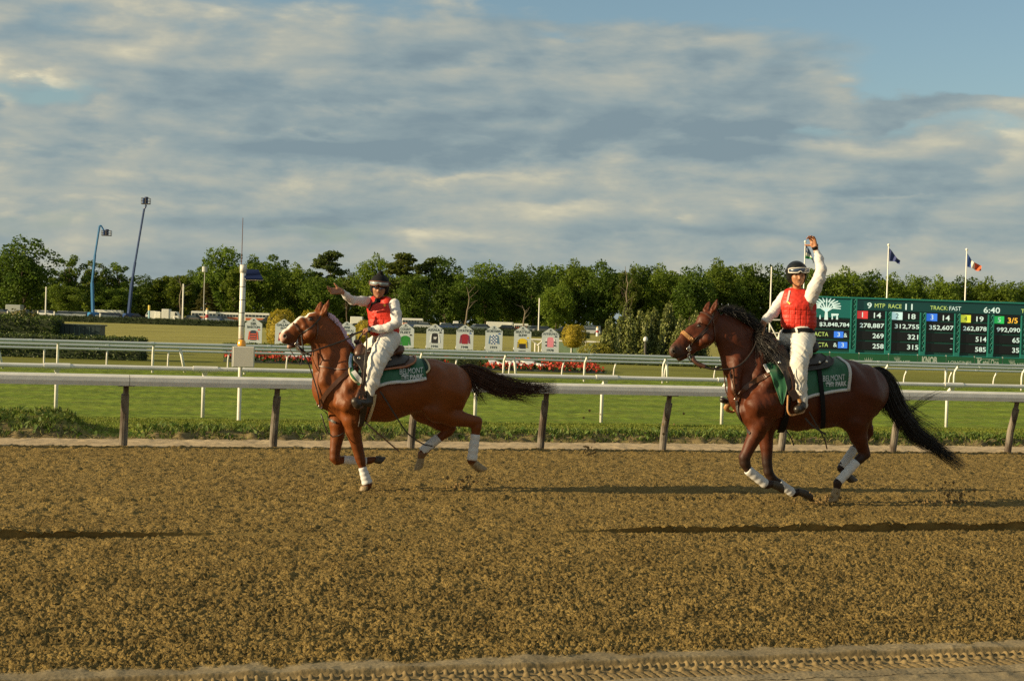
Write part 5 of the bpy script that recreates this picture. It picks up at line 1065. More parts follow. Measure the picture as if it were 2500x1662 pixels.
def van(px0, px1, yt, Z, label, cat, cab=0, stripe=False, name='box_truck', m=None):
    a = spot(px0, Z, ZT); b = spot(px1, Z, ZT); L_ = (b-a).length; zt = hz((px0+px1)/2, yt, Z)-ZT; t = thing(name, label, cat, tuple((a+b)/2), -YAW); h = zt-.55; cl = 1.9 if cab else 0
    mb = MB(); mb.box((-cl/2*cab if cab else 0, 0, .55+h/2), (L_-cl, 2.3, h), bev=.06); obj('box', mb.mesh('box'), m or m_van, t)
    if cab:
        mb = MB(); x = cab*(L_/2-cl/2-.03); mb.prism([(x-cab*cl/2*.96, .5), (x+cab*cl/2, .5), (x+cab*cl/2, 1.2), (x+cab*cl*.25, 2.0), (x-cab*cl/2*.96, 2.05)], lambda q, z, d: Vector((q, d, z)), -1.05, 1.05); obj('cab', mb.mesh('cab'), m or m_van, t)
        mb = MB(); mb.prism([(x+cab*cl*.12, 1.25), (x+cab*cl*.44, 1.25), (x+cab*cl*.24, 1.85), (x+cab*cl*.12, 1.85)], lambda q, z, d: Vector((q, d, z)), -1.07, 1.07); obj('window', mb.mesh('window'), m_glass, t)
    if stripe: mb = MB(); mb.box((0, -1.16, 1.0), (L_*.94, .03, .5)); obj('stripe', mb.mesh('stripe'), m_orange, t); mb = MB(); [mb.box((-L_/2+L_*(i+.5)/7, -1.17, zt-.62), (L_/7*.8, .02, .45)) for i in range(7)]; obj('window', mb.mesh('window'), m_glass, t)
    for x in (-.32, .32): mb = MB(); [mb.tube([(x*L_, y-.12, .45), (x*L_, y+.12, .45)], .45, 12) for y in (-1.0, 1.0)]; obj('wheel_pair', mb.mesh('wheel_pair'), m_tyre, t)
van(232, 299, 757, 318, 'long white trailer between the two blue lifts', 'trailer', name='trailer'); van(358, 394, 760, 316, 'white box van right of the tall blue lift', 'van', -1); van(398, 439, 755, 314, 'larger white box truck left of the tall white pole', 'truck', 1); van(18, 54, 744, 320, 'pale grey box van near the left edge', 'van', 0, m=mat('van_grey', (.34, .37, .36), .5))
van(470, 530, 760, 318, 'white bus with an orange stripe right of the tall white pole', 'bus', 0, True, 'bus'); van(534, 585, 763, 320, 'second white bus with an orange stripe, behind the solar pole', 'bus', 0, True, 'bus'); van(600, 660, 764, 318, 'white bus with an orange stripe behind the first white sign', 'bus', 0, True, 'bus')
van(857, 886, 773, 316, 'white box trailer left of the pointing rider waist', 'trailer', name='trailer'); van(983, 1033, 777, 316, 'white and orange bus above the green jacket sign', 'bus', 0, True, 'bus'); van(1075, 1089, 788, 314, 'small cream van right of the black jacket sign', 'van', 0); van(1107, 1120, 784, 316, 'bright little box van above the dark red jacket sign', 'van', 0)
van(1188, 1254, 786, 318, 'long white trailer behind the chequered jacket sign', 'trailer', name='trailer'); van(1256, 1290, 790, 316, 'white bus above the yellow jacket sign', 'bus', 0, True, 'bus'); van(1426, 1466, 795, 320, 'grey trailer right of the round golden bush', 'trailer', 0, name='trailer', m=mat('van_grey', (.34, .37, .36), .5))
# ================================================================== HORSES
def mk_horse(spec):
    """spec in source pixels on planes parallel to the track; returns Body and helpers"""
    v0 = spec['v0']; B = Body()
    def P(x, y, o=0.0): return np.array(PV(x, y, v0+o))
    xm, ym = spec['mid']; ppm = F/float((PV(xm, ym, v0)-CP).dot(CF)); YN = (0, 1, 0)
    def seg(a, b, k=.05, o=0.0):
        (xa, ya, ra, wa), (xb, yb, rb, wb) = a, b
        ra /= ppm; rb /= ppm; sc = (ra/wa+rb/wb)/2; B.cap(P(xa, ya, o), P(xb, yb, o), ra, rb, k, YN, sc)
    for ch in spec['core']:
        k = ch[0]
        for i, (a, b) in enumerate(zip(ch[1:-1], ch[2:])): seg(a, b, k if i == 0 else k*.45)
    for L in spec['limbs']:
        k, pts = L[0], L[1:]
        for i, (a, b) in enumerate(zip(pts[:-1], pts[1:])):
            q = .97 if i < 1 else .93
            B.cap(P(*a[:3]), P(*b[:3]), a[3]*q/ppm, b[3]*(.97 if i < 1 else .93)/ppm, k if i == 0 else (.03 if i == 1 else .013))
    for m in spec['muscle']:   # (x1, y1, o1, x2, y2, o2, r1, r2, k)
        B.cap(P(*m[0:3]), P(*m[3:6]), m[6]/ppm, m[7]/ppm, m[8], neg=len(m) > 9)
    return B, P, ppm
def v_of(px, py): return G(px, py, 0).y
V1 = v_of(893, 1197)+.14; V2 = v_of(2036, 1233)+.14
H1 = dict(v0=V1, mid=(950, 950), core=[
    [.10, (822, 948, 60, .20), (880, 946, 80, .29), (940, 952, 76, .315), (1000, 946, 63, .30), (1050, 938, 61, .28), (1098, 942, 54, .265), (1112, 946, 34, .19)],
    [.10, (838, 912, 60, .17), (810, 877, 46, .12), (790, 818, 34, .10), (783, 792, 26, .085)],
    [.05, (840, 876, 26, .06), (816, 816, 19, .05), (795, 781, 12, .045)],
    [.035, (783, 774, 14, .07), (765, 782, 19, .085), (757, 802, 30.5, .075), (741, 800, 27, .062), (719, 811, 20, .05), (702, 820, 17, .048), (697, 824, 15, .050)],
    [.02, (750, 824, 13, .055), (728, 834, 11, .035), (714, 842, 8, .030), (707, 846, 7, .032)]],
  limbs=[
    [.05, (868, 985, -.16, 40), (862, 1022, -.15, 28), (862, 1050, -.14, 20.5), (872, 1088, -.13, 15), (878, 1114, -.125, 13.5), (881, 1124, -.125, 12.5), (885, 1142, -.125, 9), (896, 1176, -.125, 9), (898, 1181, -.125, 11), (895, 1187, -.125, 11.5)],
    [.05, (835, 985, .15, 38), (826, 1030, .14, 24), (824, 1062, .13, 18), (818, 1100, .13, 14), (818, 1117, .13, 14), (823, 1124, .13, 12), (842, 1122, .13, 9), (893, 1125, .13, 8.5), (900, 1124, .13, 10), (913, 1121, .13, 8.5)],
    [.08, (1092, 955, -.13, 52), (1068, 1000, -.14, 33), (1105, 1018, -.14, 25), (1148, 1027, -.13, 17), (1165, 1028, -.125, 13.5), (1163, 1042, -.125, 14), (1161, 1060, -.125, 11), (1152, 1118, -.125, 9.5), (1151, 1123, -.125, 11.5), (1158, 1134, -.125, 9.5)],
    [.08, (1085, 955, .13, 50), (1035, 1000, .13, 34), (1072, 1030, .13, 22), (1101, 1043, .125, 14), (1095, 1052, .125, 14), (1076, 1066, .125, 11), (1034, 1104, .125, 9.5), (1030, 1108, .125, 11), (1027, 1120, .125, 9)]],
  muscle=[(852, 985, -.25, 832, 965, -.17, 24, 16, .04), (868, 925, -.23, 830, 985, -.21, 17, 15, .03), (895, 930, -.25, 882, 990, -.25, 20, 19, .035),(815, 985, -.09, 835, 1012, -.09, 15, 13, .03), (815, 985, .09, 835, 1012, .09, 15, 13, .03),
    (868, 925, .23, 830, 985, .21, 17, 15, .03), (864, 1020, -.2, 866, 1048, -.19, 14, 9, .025), (1060, 915, -.2, 1085, 950, -.22, 24, 26, .06), (1060, 915, .2, 1085, 950, .22, 24, 26, .06),
    (1120, 940, -.13, 1118, 985, -.14, 18, 18, .04), (745, 797, -.075, 728, 806, -.06, 3.5, 2, .015), (762, 773, -.078, 753, 774, -.080, 3, 2.5, .012), (697, 818, -.052, 700, 826, -.052, 5, 4, .014),
    (760, 812, -.062, 752, 820, -.058, 15, 12, .02), (760, 812, .062, 752, 820, .058, 15, 12, .02), (805, 870, -.10, 790, 930, -.12, 12, 12, .05), (846, 850, -.07, 838, 905, -.16, 12, 14, .06), (1040, 1000, -.18, 1062, 1020, -.17, 10, 8, .03),
    (694, 819, -.062, 697, 821, -.066, 4.2, 3.0, .010, 1)])
H2 = dict(v0=V2, mid=(1960, 960), core=[
    [.10, (1838, 965, 60, .20), (1892, 960, 86, .29), (1950, 965, 84, .315), (2010, 962, 81, .305), (2062, 958, 80, .285), (2108, 955, 64, .27), (2124, 958, 40, .2)],
    [.10, (1848, 925, 66, .17), (1815, 880, 54, .12), (1788, 828, 40, .10), (1768, 800, 28, .085)],
    [.05, (1855, 880, 26, .06), (1826, 822, 22, .05), (1775, 775, 15, .045)],
    [.035, (1742, 768, 14, .07), (1724, 785, 23, .085), (1718, 815, 31, .075), (1697, 818, 26, .06), (1672, 836, 20, .05), (1655, 853, 18, .048), (1649, 858, 17, .050)],
    [.02, (1712, 838, 14, .055), (1690, 852, 11, .035), (1670, 866, 10, .032), (1658, 873, 8.5, .034)]],
  limbs=[
    [.05, (1868, 985, -.17, 42), (1856, 1030, -.16, 29), (1846, 1058, -.15, 22), (1829, 1092, -.14, 16), (1818, 1116, -.135, 14.5), (1819, 1130, -.13, 14), (1826, 1146, -.13, 10), (1866, 1178, -.13, 9.5), (1873, 1182, -.13, 11.5), (1888, 1181, -.13, 9)],
    [.05, (1872, 990, .15, 38), (1868, 1045, .14, 24), (1871, 1090, .13, 17), (1873, 1130, .125, 13), (1876, 1152, .125, 12.5), (1882, 1164, .125, 11.5), (1902, 1179, .12, 9.5), (1932, 1200, .12, 9.5), (1939, 1203, .12, 11), (1952, 1199, .12, 8.5)],
    [.08, (2106, 968, -.13, 54), (2088, 1026, -.14, 35), (2096, 1066, -.14, 23), (2108, 1098, -.13, 15.5), (2112, 1108, -.13, 14), (2098, 1121, -.13, 12.5), (2088, 1130, -.13, 10.5), (2050, 1172, -.13, 9.5), (2045, 1178, -.13, 11.5), (2043, 1196, -.13, 9.5)],
    [.08, (2106, 968, .13, 52), (2098, 1020, .13, 33), (2117, 1046, .13, 17), (2121, 1056, .13, 12), (2110, 1072, .13, 12), (2092, 1088, .13, 10), (2057, 1134, .13, 9.5), (2054, 1142, .13, 11), (2064, 1156, .13, 9)]],
  muscle=[(1848, 990, -.23, 1838, 1015, -.17, 26, 18, .04), (1885, 925, -.23, 1838, 985, -.22, 18, 16, .03), (1912, 940, -.25, 1900, 1000, -.25, 22, 20, .035), (1815, 1005, -.09, 1835, 1035, -.09, 17, 14, .03), (1815, 1005, .09, 1835, 1035, .09, 17, 14, .03),
    (1885, 925, .23, 1838, 985, .22, 18, 16, .03), (2070, 915, -.2, 2100, 955, -.22, 26, 28, .06), (2070, 915, .2, 2100, 955, .22, 26, 28, .06), (2134, 955, -.13, 2130, 1000, -.14, 18, 16, .04),
    (1706, 820, -.075, 1683, 830, -.06, 3.5, 2, .015), (1710, 789, -.082, 1702, 790, -.082, 3, 2.5, .012), (1646, 850, -.052, 1648, 862, -.052, 5.5, 4.5, .014),
    (1724, 828, -.062, 1714, 834, -.058, 16, 12, .02), (1724, 828, .062, 1714, 834, .058, 16, 12, .02), (1800, 880, -.11, 1795, 950, -.13, 13, 13, .05), (1858, 860, -.07, 1850, 920, -.16, 12, 14, .06), (2072, 1010, -.2, 2078, 1045, -.18, 12, 9, .03),
    (1642, 853, -.064, 1645, 856, -.068, 5.0, 3.6, .010, 1)])
def coat_shader(name, rough=.50):
    m = mat(name, (0, 0, 0), rough, var=.16, vscale=7, attr='col', bump=.0020, bscale=90, spec=.28, sheen=.0, coat=.0, stretch=(1, 1, 2.2)); return m
m_coat = coat_shader('horse_coat'); m_leather = mat('brown_leather', (.085, .035, .018), .42, var=.3, vscale=30, bump=.001, bscale=150)
m_leather_d = mat('dark_leather', (.022, .015, .011), .45, var=.3, vscale=30, bump=.001, bscale=150); m_leather_t = mat('tan_leather', (.38, .19, .07), .5, var=.2, vscale=30)
m_tackO = mat('orange_leather', (.30, .10, .03), .4, var=.25, vscale=20); m_steel = mat('steel', (.62, .6, .55), .25, metal=1.0)
m_wrap = mat('white_wrap', (.56, .56, .56), .8, var=.06, vscale=25, spec=.2); m_hoof = mat('hoof_horn', (.24, .17, .085), .6, var=.35, vscale=30, bump=.002, bscale=80, stretch=(1, 1, .4)); m_hoofd = mat('dark_hoof', (.05, .038, .025), .6, var=.35, vscale=30)
m_nos = mat('nostril_dark', (.006, .003, .003), .95, spec=.05)
m_eye = mat('eye_dark', (.008, .005, .004), .04, spec=.9, coat=.6)
m_green = mat('green_cloth', (.005, .090, .034), .55, var=.12, vscale=10, bump=.002, bscale=25, sheen=.2); m_wht_cloth = mat('white_cloth', (.52, .52, .52), .75, var=.05, vscale=14, bump=.002, bscale=40)
def horse_build(spec, label, coat, points, blaze, hoofs, wraps, ears, eye, name, nostril):
    B, P, ppm = mk_horse(spec); v0 = spec['v0']
    for (bx, by, bo), (tx, ty, to), r in ears:
        a = P(bx, by, bo); t = P(tx, ty, to); n = (0.9, -.43, 0)
        B.cap(a, a*.5+t*.5, r/ppm, r*.8/ppm, .014); B.cap(a*.5+t*.5, t, r*.8/ppm, 1.0/ppm, .01)
        q = (t-a); c = np.array((-.55, -.75, -.1)); B.cap(a+q*.22+c*r*.95/ppm, a+q*.72+c*r*.85/ppm, r*.5/ppm, r*.3/ppm, .008, neg=True)
    root_px = spec['mid']; g = P(*spec['mid']); root = thing(name, label, 'horse', (g[0], v0, 0))
    loc = (g[0], v0, 0)
    def colf(V):
        px, py = proj(V); C = np.repeat(np.array(coat)[None], len(V), 0)
        C = points(V, px, py, C); return C
    def wr(V, N):
        px = proj(V)[0]; fr = 1-sstep(px, spec['mid'][0]-40, spec['mid'][0]+60)*.65
        q = samp(T_hoof, .02, (V[:, 0]+V[:, 2]*.35)*1.25, (V[:, 2]-V[:, 0]*.2)*.42+V[:, 1]*.3); r_ = np.abs(samp(T_hoof, .02, (V[:, 0]*.8+V[:, 2]*.5)+7, V[:, 2]*.5+V[:, 1]*.5))
        legs = V[:, 2] > .75
        return (.0024*q-.0040*np.exp(-(r_/.22)**2)*.8)*fr*np.where(legs, 1, .35)
    me = body_mesh('body', B, .0135, loc, colf, wr); body = obj('body', me, m_coat, root)
    # eyes
    for o in (1, -1):
        X = on_surf(B, [eye], -.004)[0] if o > 0 else None
        if X is None: X = E0.copy(); X[1] = 2*v0-X[1]
        E0 = X; e = Body().cap(X, X+np.array([.004, 0, -.002]), .0185, .0165); obj('eye', body_mesh('eye', e, .004, loc), m_eye, root)
    X = on_surf(B, [nostril], -.002)[0]; e = Body().cap(X+np.array([-.004, 0, .006]), X+np.array([.006, 0, -.008]), .011, .013); obj('nostril', body_mesh('nostril', e, .004, loc), m_nos, root)
    # leg wraps
    for (xa, ya, xb, yb, o, ra, rb) in wraps:
        a = P(xa, ya, o); b = P(xb, yb, o); n = 26; mb = MB(); r = [(ra+(rb-ra)*t)/ppm*(1+.035*math.sin(t*24+o*9))*(0.96 if t in (0, 1) else 1) for t in [i/(n-1) for i in range(n)]]
        mb.tube([Vector(a+(b-a)*i/(n-1)) for i in range(n)], r, 18); obj('leg_wrap', mb, m_wrap, root, smooth=True)
    # hooves: truncated cone flattened at the sole
    for (xa, ya, xb, yb, o, ra, rb, toe, mm) in hoofs:
        a = P(xa, ya, o); b = P(xb, yb, o); d = b-a; L = np.linalg.norm(d); d /= L; tdir = np.array([toe[0], 0, toe[1]], float); tdir /= np.linalg.norm(tdir); sd = np.cross(d, tdir); sd /= np.linalg.norm(sd); tdir = np.cross(sd, d)*(1)
        mb = MB(); n = 16; Lv = []
        for t, r, sh in ((-.12, ra*.9, 0), (0, ra, 0), (.5, (ra+rb)/2*1.02, .15), (.95, rb, .38), (1, rb*.93, .40)):
            for j in range(n):
                w = 2*math.pi*j/n; k = 1.0 if math.cos(w) > -.3 else .86
                Lv.append(a+d*L*t*(1+.16*math.cos(w)*(t > .4))+(tdir*math.cos(w)*k+sd*math.sin(w)*.93)*r/ppm+tdir*sh*r/ppm)
        Fs = [(i*n+j, i*n+(j+1) % n, (i+1)*n+(j+1) % n, (i+1)*n+j) for i in range(4) for j in range(n)]+[tuple(range(n))[::-1], tuple(range(4*n, 5*n))]
        mb.add(Lv, Fs); obj('hoof', mb, mm, root, smooth=False)
    return B, P, ppm, root, loc
def lerp(a, b, t): return a+(b-a)*t
def pts_chestnut(V, px, py, C):
    C = C*1.0
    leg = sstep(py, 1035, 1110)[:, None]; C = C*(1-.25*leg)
    low = sstep(py, 1128, 1140)[:, None]*(px > 1130)[:, None]; C = lerp(C, np.array([.36, .23, .10]), low*.8)
    q2 = (sstep(py, 1100, 1112)*(px > 1000)*(px < 1045))[:, None]; C = lerp(C, np.array([.20, .11, .05]), q2*.8)
    # white blaze down the front of the face
    ax = np.array([759, 759.]); bx = np.array([684, 822.]); d = (bx-ax)/np.linalg.norm(bx-ax); q = np.stack([px, py], 1)-ax
    dist = q@np.array([-d[1], d[0]]); al = q@d; lat = np.abs(V[:, 1]-V1)
    face = (px < 775)*(py < 850)*(px > 670)
    wl = sstep(al, -9, 2)*(1-sstep(lat, .026, .038))*face*(dist*np.sign(1) < 14)
    dm = np.abs(dist); w = wl*(1-sstep(dm, 9, 13))
    snip = (1-sstep(np.hypot((px-686)/1.0, (py-822)/1.2), 6, 13))*face
    lip = (1-sstep(np.hypot(px-702, py-849), 6, 12))*face
    C = lerp(C, np.array([.72, .66, .58]), np.clip(w, 0, 1)[:, None]); C = lerp(C, np.array([.55, .34, .27]), np.clip(snip+lip*.8, 0, 1)[:, None])
    mz = (1-sstep(np.hypot(px-704, py-834), 12, 26))*face*(1-np.clip(w+snip+lip, 0, 1)); C = lerp(C, np.array([.09, .035, .02]), .6*mz[:, None])
    nos = (1-sstep(np.hypot((px-695.5)/1.0, (py-820)/1.3), 3.6, 6.5))*(V[:, 1] < V1-.02)*face; C = lerp(C, np.array([.012, .006, .004]), nos[:, None])
    mouth = (1-sstep(np.abs((py-841)-.25*(px-708)), 1.2, 3.2))*(px > 700)*(px < 722)*face; C = lerp(C, np.array([.03, .012, .01]), mouth[:, None]*.9)
    ey = (1-sstep(np.hypot((px-758)/1.4, py-779), 4, 9))*(V[:, 1] < V1); C = lerp(C, np.array([.03, .012, .006]), .8*ey[:, None]); return C
def pts_bay(V, px, py, C):
    leg = np.maximum(sstep(py, 1085, 1130)*(px < 2000), sstep(py, 1090, 1120)*(px > 2000))[:, None]; C = lerp(C, np.array([.018, .010, .007]), leg*.9)
    face = (px < 1770)*(py < 900); mz = (1-sstep(np.hypot(px-1648, py-864), 14, 34))*face; C = lerp(C, np.array([.055, .032, .024]), .85*mz[:, None])
    nos = (1-sstep(np.hypot((px-1644)/1.1, (py-857)/1.25), 4.2, 7.5))*(V[:, 1] < V2-.02)*face; C = lerp(C, np.array([.008, .005, .004]), nos[:, None])
    ey = (1-sstep(np.hypot((px-1706)/1.4, py-796), 4, 10))*(V[:, 1] < V2); C = lerp(C, np.array([.03, .014, .008]), .75*ey[:, None])
    mouth = (1-sstep(np.abs((py-869)+.35*(px-1662)), .9, 2.6))*(px > 1640)*(px < 1682)*face; C = lerp(C, np.array([.012, .008, .006]), mouth[:, None]*.9)
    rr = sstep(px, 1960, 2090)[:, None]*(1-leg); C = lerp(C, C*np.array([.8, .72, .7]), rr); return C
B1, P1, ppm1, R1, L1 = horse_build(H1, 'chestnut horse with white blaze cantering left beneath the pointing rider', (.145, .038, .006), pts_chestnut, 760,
    [(892, 1186, 893, 1196, -.125, 12, 13, (-1, 0), m_hoof), (917, 1121, 932, 1129, .13, 10, 12, (-.3, 1), m_hoofd), (1158, 1132, 1175, 1152, -.125, 11, 13, (1, .6), m_hoof), (1028, 1120, 1026, 1145, .125, 9.5, 12, (-1, -.2), m_hoof)],
    [(884.5, 1140, 897, 1180, -.125, 9.6, 13.2), (839, 1122, 894, 1126, .13, 10.6, 10.4), (1161, 1060, 1152, 1123, -.125, 11.6, 12.8), (1070, 1069, 1030, 1102, .125, 12, 11.5)],
    [((790, 764, -.055), (803.5, 731, -.08), 8.5), ((776, 760, .055), (785.5, 734, .075), 8)], (758, 779), 'horse', (695.5, 820))
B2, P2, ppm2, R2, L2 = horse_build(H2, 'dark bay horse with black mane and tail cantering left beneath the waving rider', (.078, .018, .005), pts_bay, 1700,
    [(1887, 1181, 1911, 1186, -.13, 10, 13, (.3, -1), m_hoofd), (1950, 1199, 1982, 1207, .12, 9.5, 12.5, (.3, -1), m_hoofd), (2043, 1194, 2040, 1222, -.13, 10.5, 13.5, (-1, -.3), m_hoof), (2064, 1156, 2080, 1178, .13, 10, 12.5, (1, 0), m_hoofd)],
    [(1825, 1146, 1870, 1182, -.13, 11.6, 11.4), (1901, 1178, 1936, 1203, .12, 11, 11), (2091, 1127, 2047, 1176, -.13, 11.6, 10.6), (2086, 1094, 2055, 1140, .13, 11, 11)],
    [((1741, 757, -.055), (1752.5, 728, -.075), 8.5), ((1724, 757, .055), (1734, 731, .075), 8)], (1706.5, 795.5), 'horse', (1644, 857))
# manes and tails
def hair(path, widths, n, k, seed, yw, frz, rad, taper=True, wav=.02):
    r = np.random.default_rng(seed); base = smooth_line(path, k); W = np.interp(np.linspace(0, 1, k), np.linspace(0, 1, len(widths)), widths)
    a = r.normal(0, .45, (n, 1)).clip(-1, 1); b = r.normal(0, .5, (n, 1)); t = np.linspace(0, 1, k)[None]
    ph = r.uniform(0, 6.28, (n, 2)); end = r.uniform(.65, 1.12, (n, 1)); st = base[None]
    tt = np.clip(t*end, 0, 1.15); idx = tt*(k-1); i0 = np.clip(idx.astype(int), 0, k-2); fr = idx-i0
    Cx = base[i0]*(1-fr[..., None])+base[i0+1]*fr[..., None]; Wd = np.interp(tt, np.linspace(0, 1, k), W)
    T = np.gradient(base, axis=0); T /= np.linalg.norm(T, axis=1, keepdims=True); Nn = np.cross(T, [0, 1, 0]); Nn /= np.linalg.norm(Nn, axis=1, keepdims=True); Ni = Nn[i0]
    Cx = Cx + Ni*(a*Wd*1.0+wav*np.sin(t*9+ph[:, :1])*t+frz*(t**2)*r.normal(0, 1, (n, 1)))[..., None]
    Cx[..., 1] += (b*yw*(.4+.6*t)+wav*np.sin(t*7+ph[:, 1:])*t)
    R = rad*(1-.8*t**2)*np.ones((n, 1)); return Cx, R
m_hair_r = mat('red_brown_hair', (.045, .018, .010), .5, var=.4, vscale=15, spec=.4); m_hair_b = mat('black_hair', (.008, .006, .005), .45, spec=.45)
def mane(P, crest, n, seed, out, length, m, root, loc, B, name='mane'):
    r = np.random.default_rng(seed); base = smooth_line([P(*c) for c in crest], 200); T = np.gradient(base, axis=0); T /= np.linalg.norm(T, axis=1, keepdims=True)
    i = r.integers(0, 200, n); p = base[i]; t = np.linspace(0, 1, 12)[None, :, None]; Lg = length*r.uniform(.5, 1.2, (n, 1, 1))
    side = r.uniform(-1, .7, (n, 1)); d0 = np.stack([np.full(n, out[0])+r.normal(0, .25, n), side[:, 0]*.8, np.full(n, out[1])+r.normal(0, .25, n)], 1); d0 /= np.linalg.norm(d0, axis=1, keepdims=True)
    C = p[:, None]+np.array([0, 0, -.012])+d0[:, None]*t*Lg+np.array([.25, 0, -.75])*(t**2)*Lg*r.uniform(.3, 1.1, (n, 1, 1)) + .012*np.sin(t*6+r.uniform(0, 6, (n, 1, 1)))*t
    X = C.reshape(-1, 3); q = B(X); pen = q < .006; N = grad(B, X[pen]); X[pen] = X[pen]+N*(.008-q[pen])[:, None]; C = X.reshape(C.shape)
    R = .0025*(1-.75*t[..., 0]**2)*np.ones((n, 1)); return obj(name, hair_mesh(name, C, R, loc), m, root)
def tail(path, w, n, seed, P, m, root, loc, frz, yo=0):
    Cx, R = hair([P(*p) for p in path], w, n, 16, seed, .045, frz, .0027); obj('tail', hair_mesh('tail', Cx, R, loc), m, root)
tail([(1122, 902, 0), (1146, 904, 0), (1172, 916, -.02), (1212, 936, -.03), (1258, 946, -.02), (1300, 950, 0), (1338, 948, 0)], [.045, .075, .10, .12, .085, .055, .03], 620, 5, P1, m_hair_r, R1, L1, .045)
tail([(1130, 906, 0), (1150, 925, 0), (1162, 948, -.01), (1172, 968, 0), (1186, 980, 0)], [.03, .05, .06, .06, .04], 90, 51, P1, m_hair_r, R1, L1, .04)
tail([(1140, 915, 0), (1180, 945, 0), (1225, 965, 0), (1265, 972, 0), (1300, 983, 0)], [.04, .05, .05, .04, .02], 60, 52, P1, m_hair_r, R1, L1, .03)
mane(P1, [(1128, 900, 0), (1150, 903, 0), (1170, 912, 0)], 160, 53, (.6, .6), .09, mat('chestnut_hair', (.13, .045, .018), .5, spec=.4), R1, L1, B1, 'dock_hair')
tail([(2128, 905, 0), (2152, 914, 0), (2174, 950, -.02), (2192, 1000, -.03), (2232, 1056, -.02), (2280, 1088, 0), (2325, 1122, 0)], [.04, .085, .12, .125, .10, .07, .04], 900, 6, P2, m_hair_b, R2, L2, .04)
tail([(2140, 920, 0), (2158, 950, 0), (2165, 980, 0), (2160, 1000, 0), (2188, 1012, 0)], [.03, .05, .06, .05, .04], 110, 63, P2, m_hair_b, R2, L2, .03)
mane(P2, [(2136, 905, 0), (2160, 912, 0), (2178, 930, 0)], 220, 64, (.7, .5), .08, m_hair_b, R2, L2, B2, 'dock_hair')
Cx, R = hair([P2(*p) for p in ((2150, 920, 0), (2185, 985, 0), (2215, 1000, 0), (2260, 975, 0), (2312, 955, 0))], [.04, .06, .05, .05, .03], 26, 16, 61, .03, .04, .0028); obj('tail_wisp', hair_mesh('tail_wisp', Cx, R, L2), m_hair_b, R2)
Cx, R = hair([P2(*p) for p in ((2160, 930, 0), (2200, 985, 0), (2235, 1020, 0), (2275, 1045, 0), (2300, 1070, 0))], [.05, .09, .12, .12, .08], 60, 16, 62, .03, .07, .0028); obj('tail_wisp', hair_mesh('tail_wisp', Cx, R, L2), m_hair_b, R2)
# top of the tails: a haired dock
mane(P2, [(1752, 757, 0), (1785, 764, 0), (1822, 790, 0), (1850, 822, 0), (1875, 852, 0)], 4200, 8, (.75, .55), .17, m_hair_b, R2, L2, B2)
mane(P2, [(1838, 812, -.05), (1852, 830, -.06), (1872, 855, -.07)], 1100, 9, (.3, -.1), .24, m_hair_b, R2, L2, B2, 'mane')
mane(P2, [(1738, 750, 0), (1752, 753, 0)], 160, 18, (-.9, -.1), .07, m_hair_b, R2, L2, B2, 'forelock')
mane(P1, [(786, 757, 0), (800, 765, 0)], 160, 19, (.4, .2), .05, m_hair_r, R1, L1, B1, 'forelock')
# ================================================================== RIDERS: skin body, clothes grown from the same limbs
m_skin = mat('skin', (.42, .20, .115), .45, var=.08, vscale=20, spec=.4, attr='col'); m_cloth_w = mat('white_shirt', (.60, .59, .59), .85, var=.04, vscale=12, bump=.003, bscale=22, spec=.2)
m_pants = mat('cream_trousers', (.59, .58, .55), .85, var=.05, vscale=12, bump=.003, bscale=18, spec=.2)
m_vest = mat('red_vest', (.54, .030, .017), .5, var=.05, vscale=12, bump=.002, bscale=60, spec=.35); m_black = mat('black_cloth', (.006, .006, .007), .8, spec=.2, var=.2, vscale=20, bump=.001, bscale=90)
m_helm = mat('helmet_shell', (.005, .006, .006), .42, spec=.3); m_boot = mat('black_boot', (.025, .02, .016), .35, spec=.5); m_lens = mat('goggle_lens', (.02, .04, .09), .05, spec=1.0, coat=1.0)
m_gframe = mat('goggle_frame', (.68, .66, .60), .35); m_gframe2 = mat('brown_goggle_frame', (.16, .06, .035), .4); m_lens2 = mat('clear_lens', (.25, .30, .32), .06, spec=1.0, coat=1.0); m_grey = mat('grey_trim', (.42, .38, .40), .7)
def head_frame(C, f, up):
    f = np.array(f, float); f /= np.linalg.norm(f); up = np.array(up, float); r = np.cross(f, up); r /= np.linalg.norm(r); up = np.cross(r, f)
    return lambda x, y, z: C + r*x + f*y + up*z, r, f, up     # x: towards the person's right, y: forward, z: up
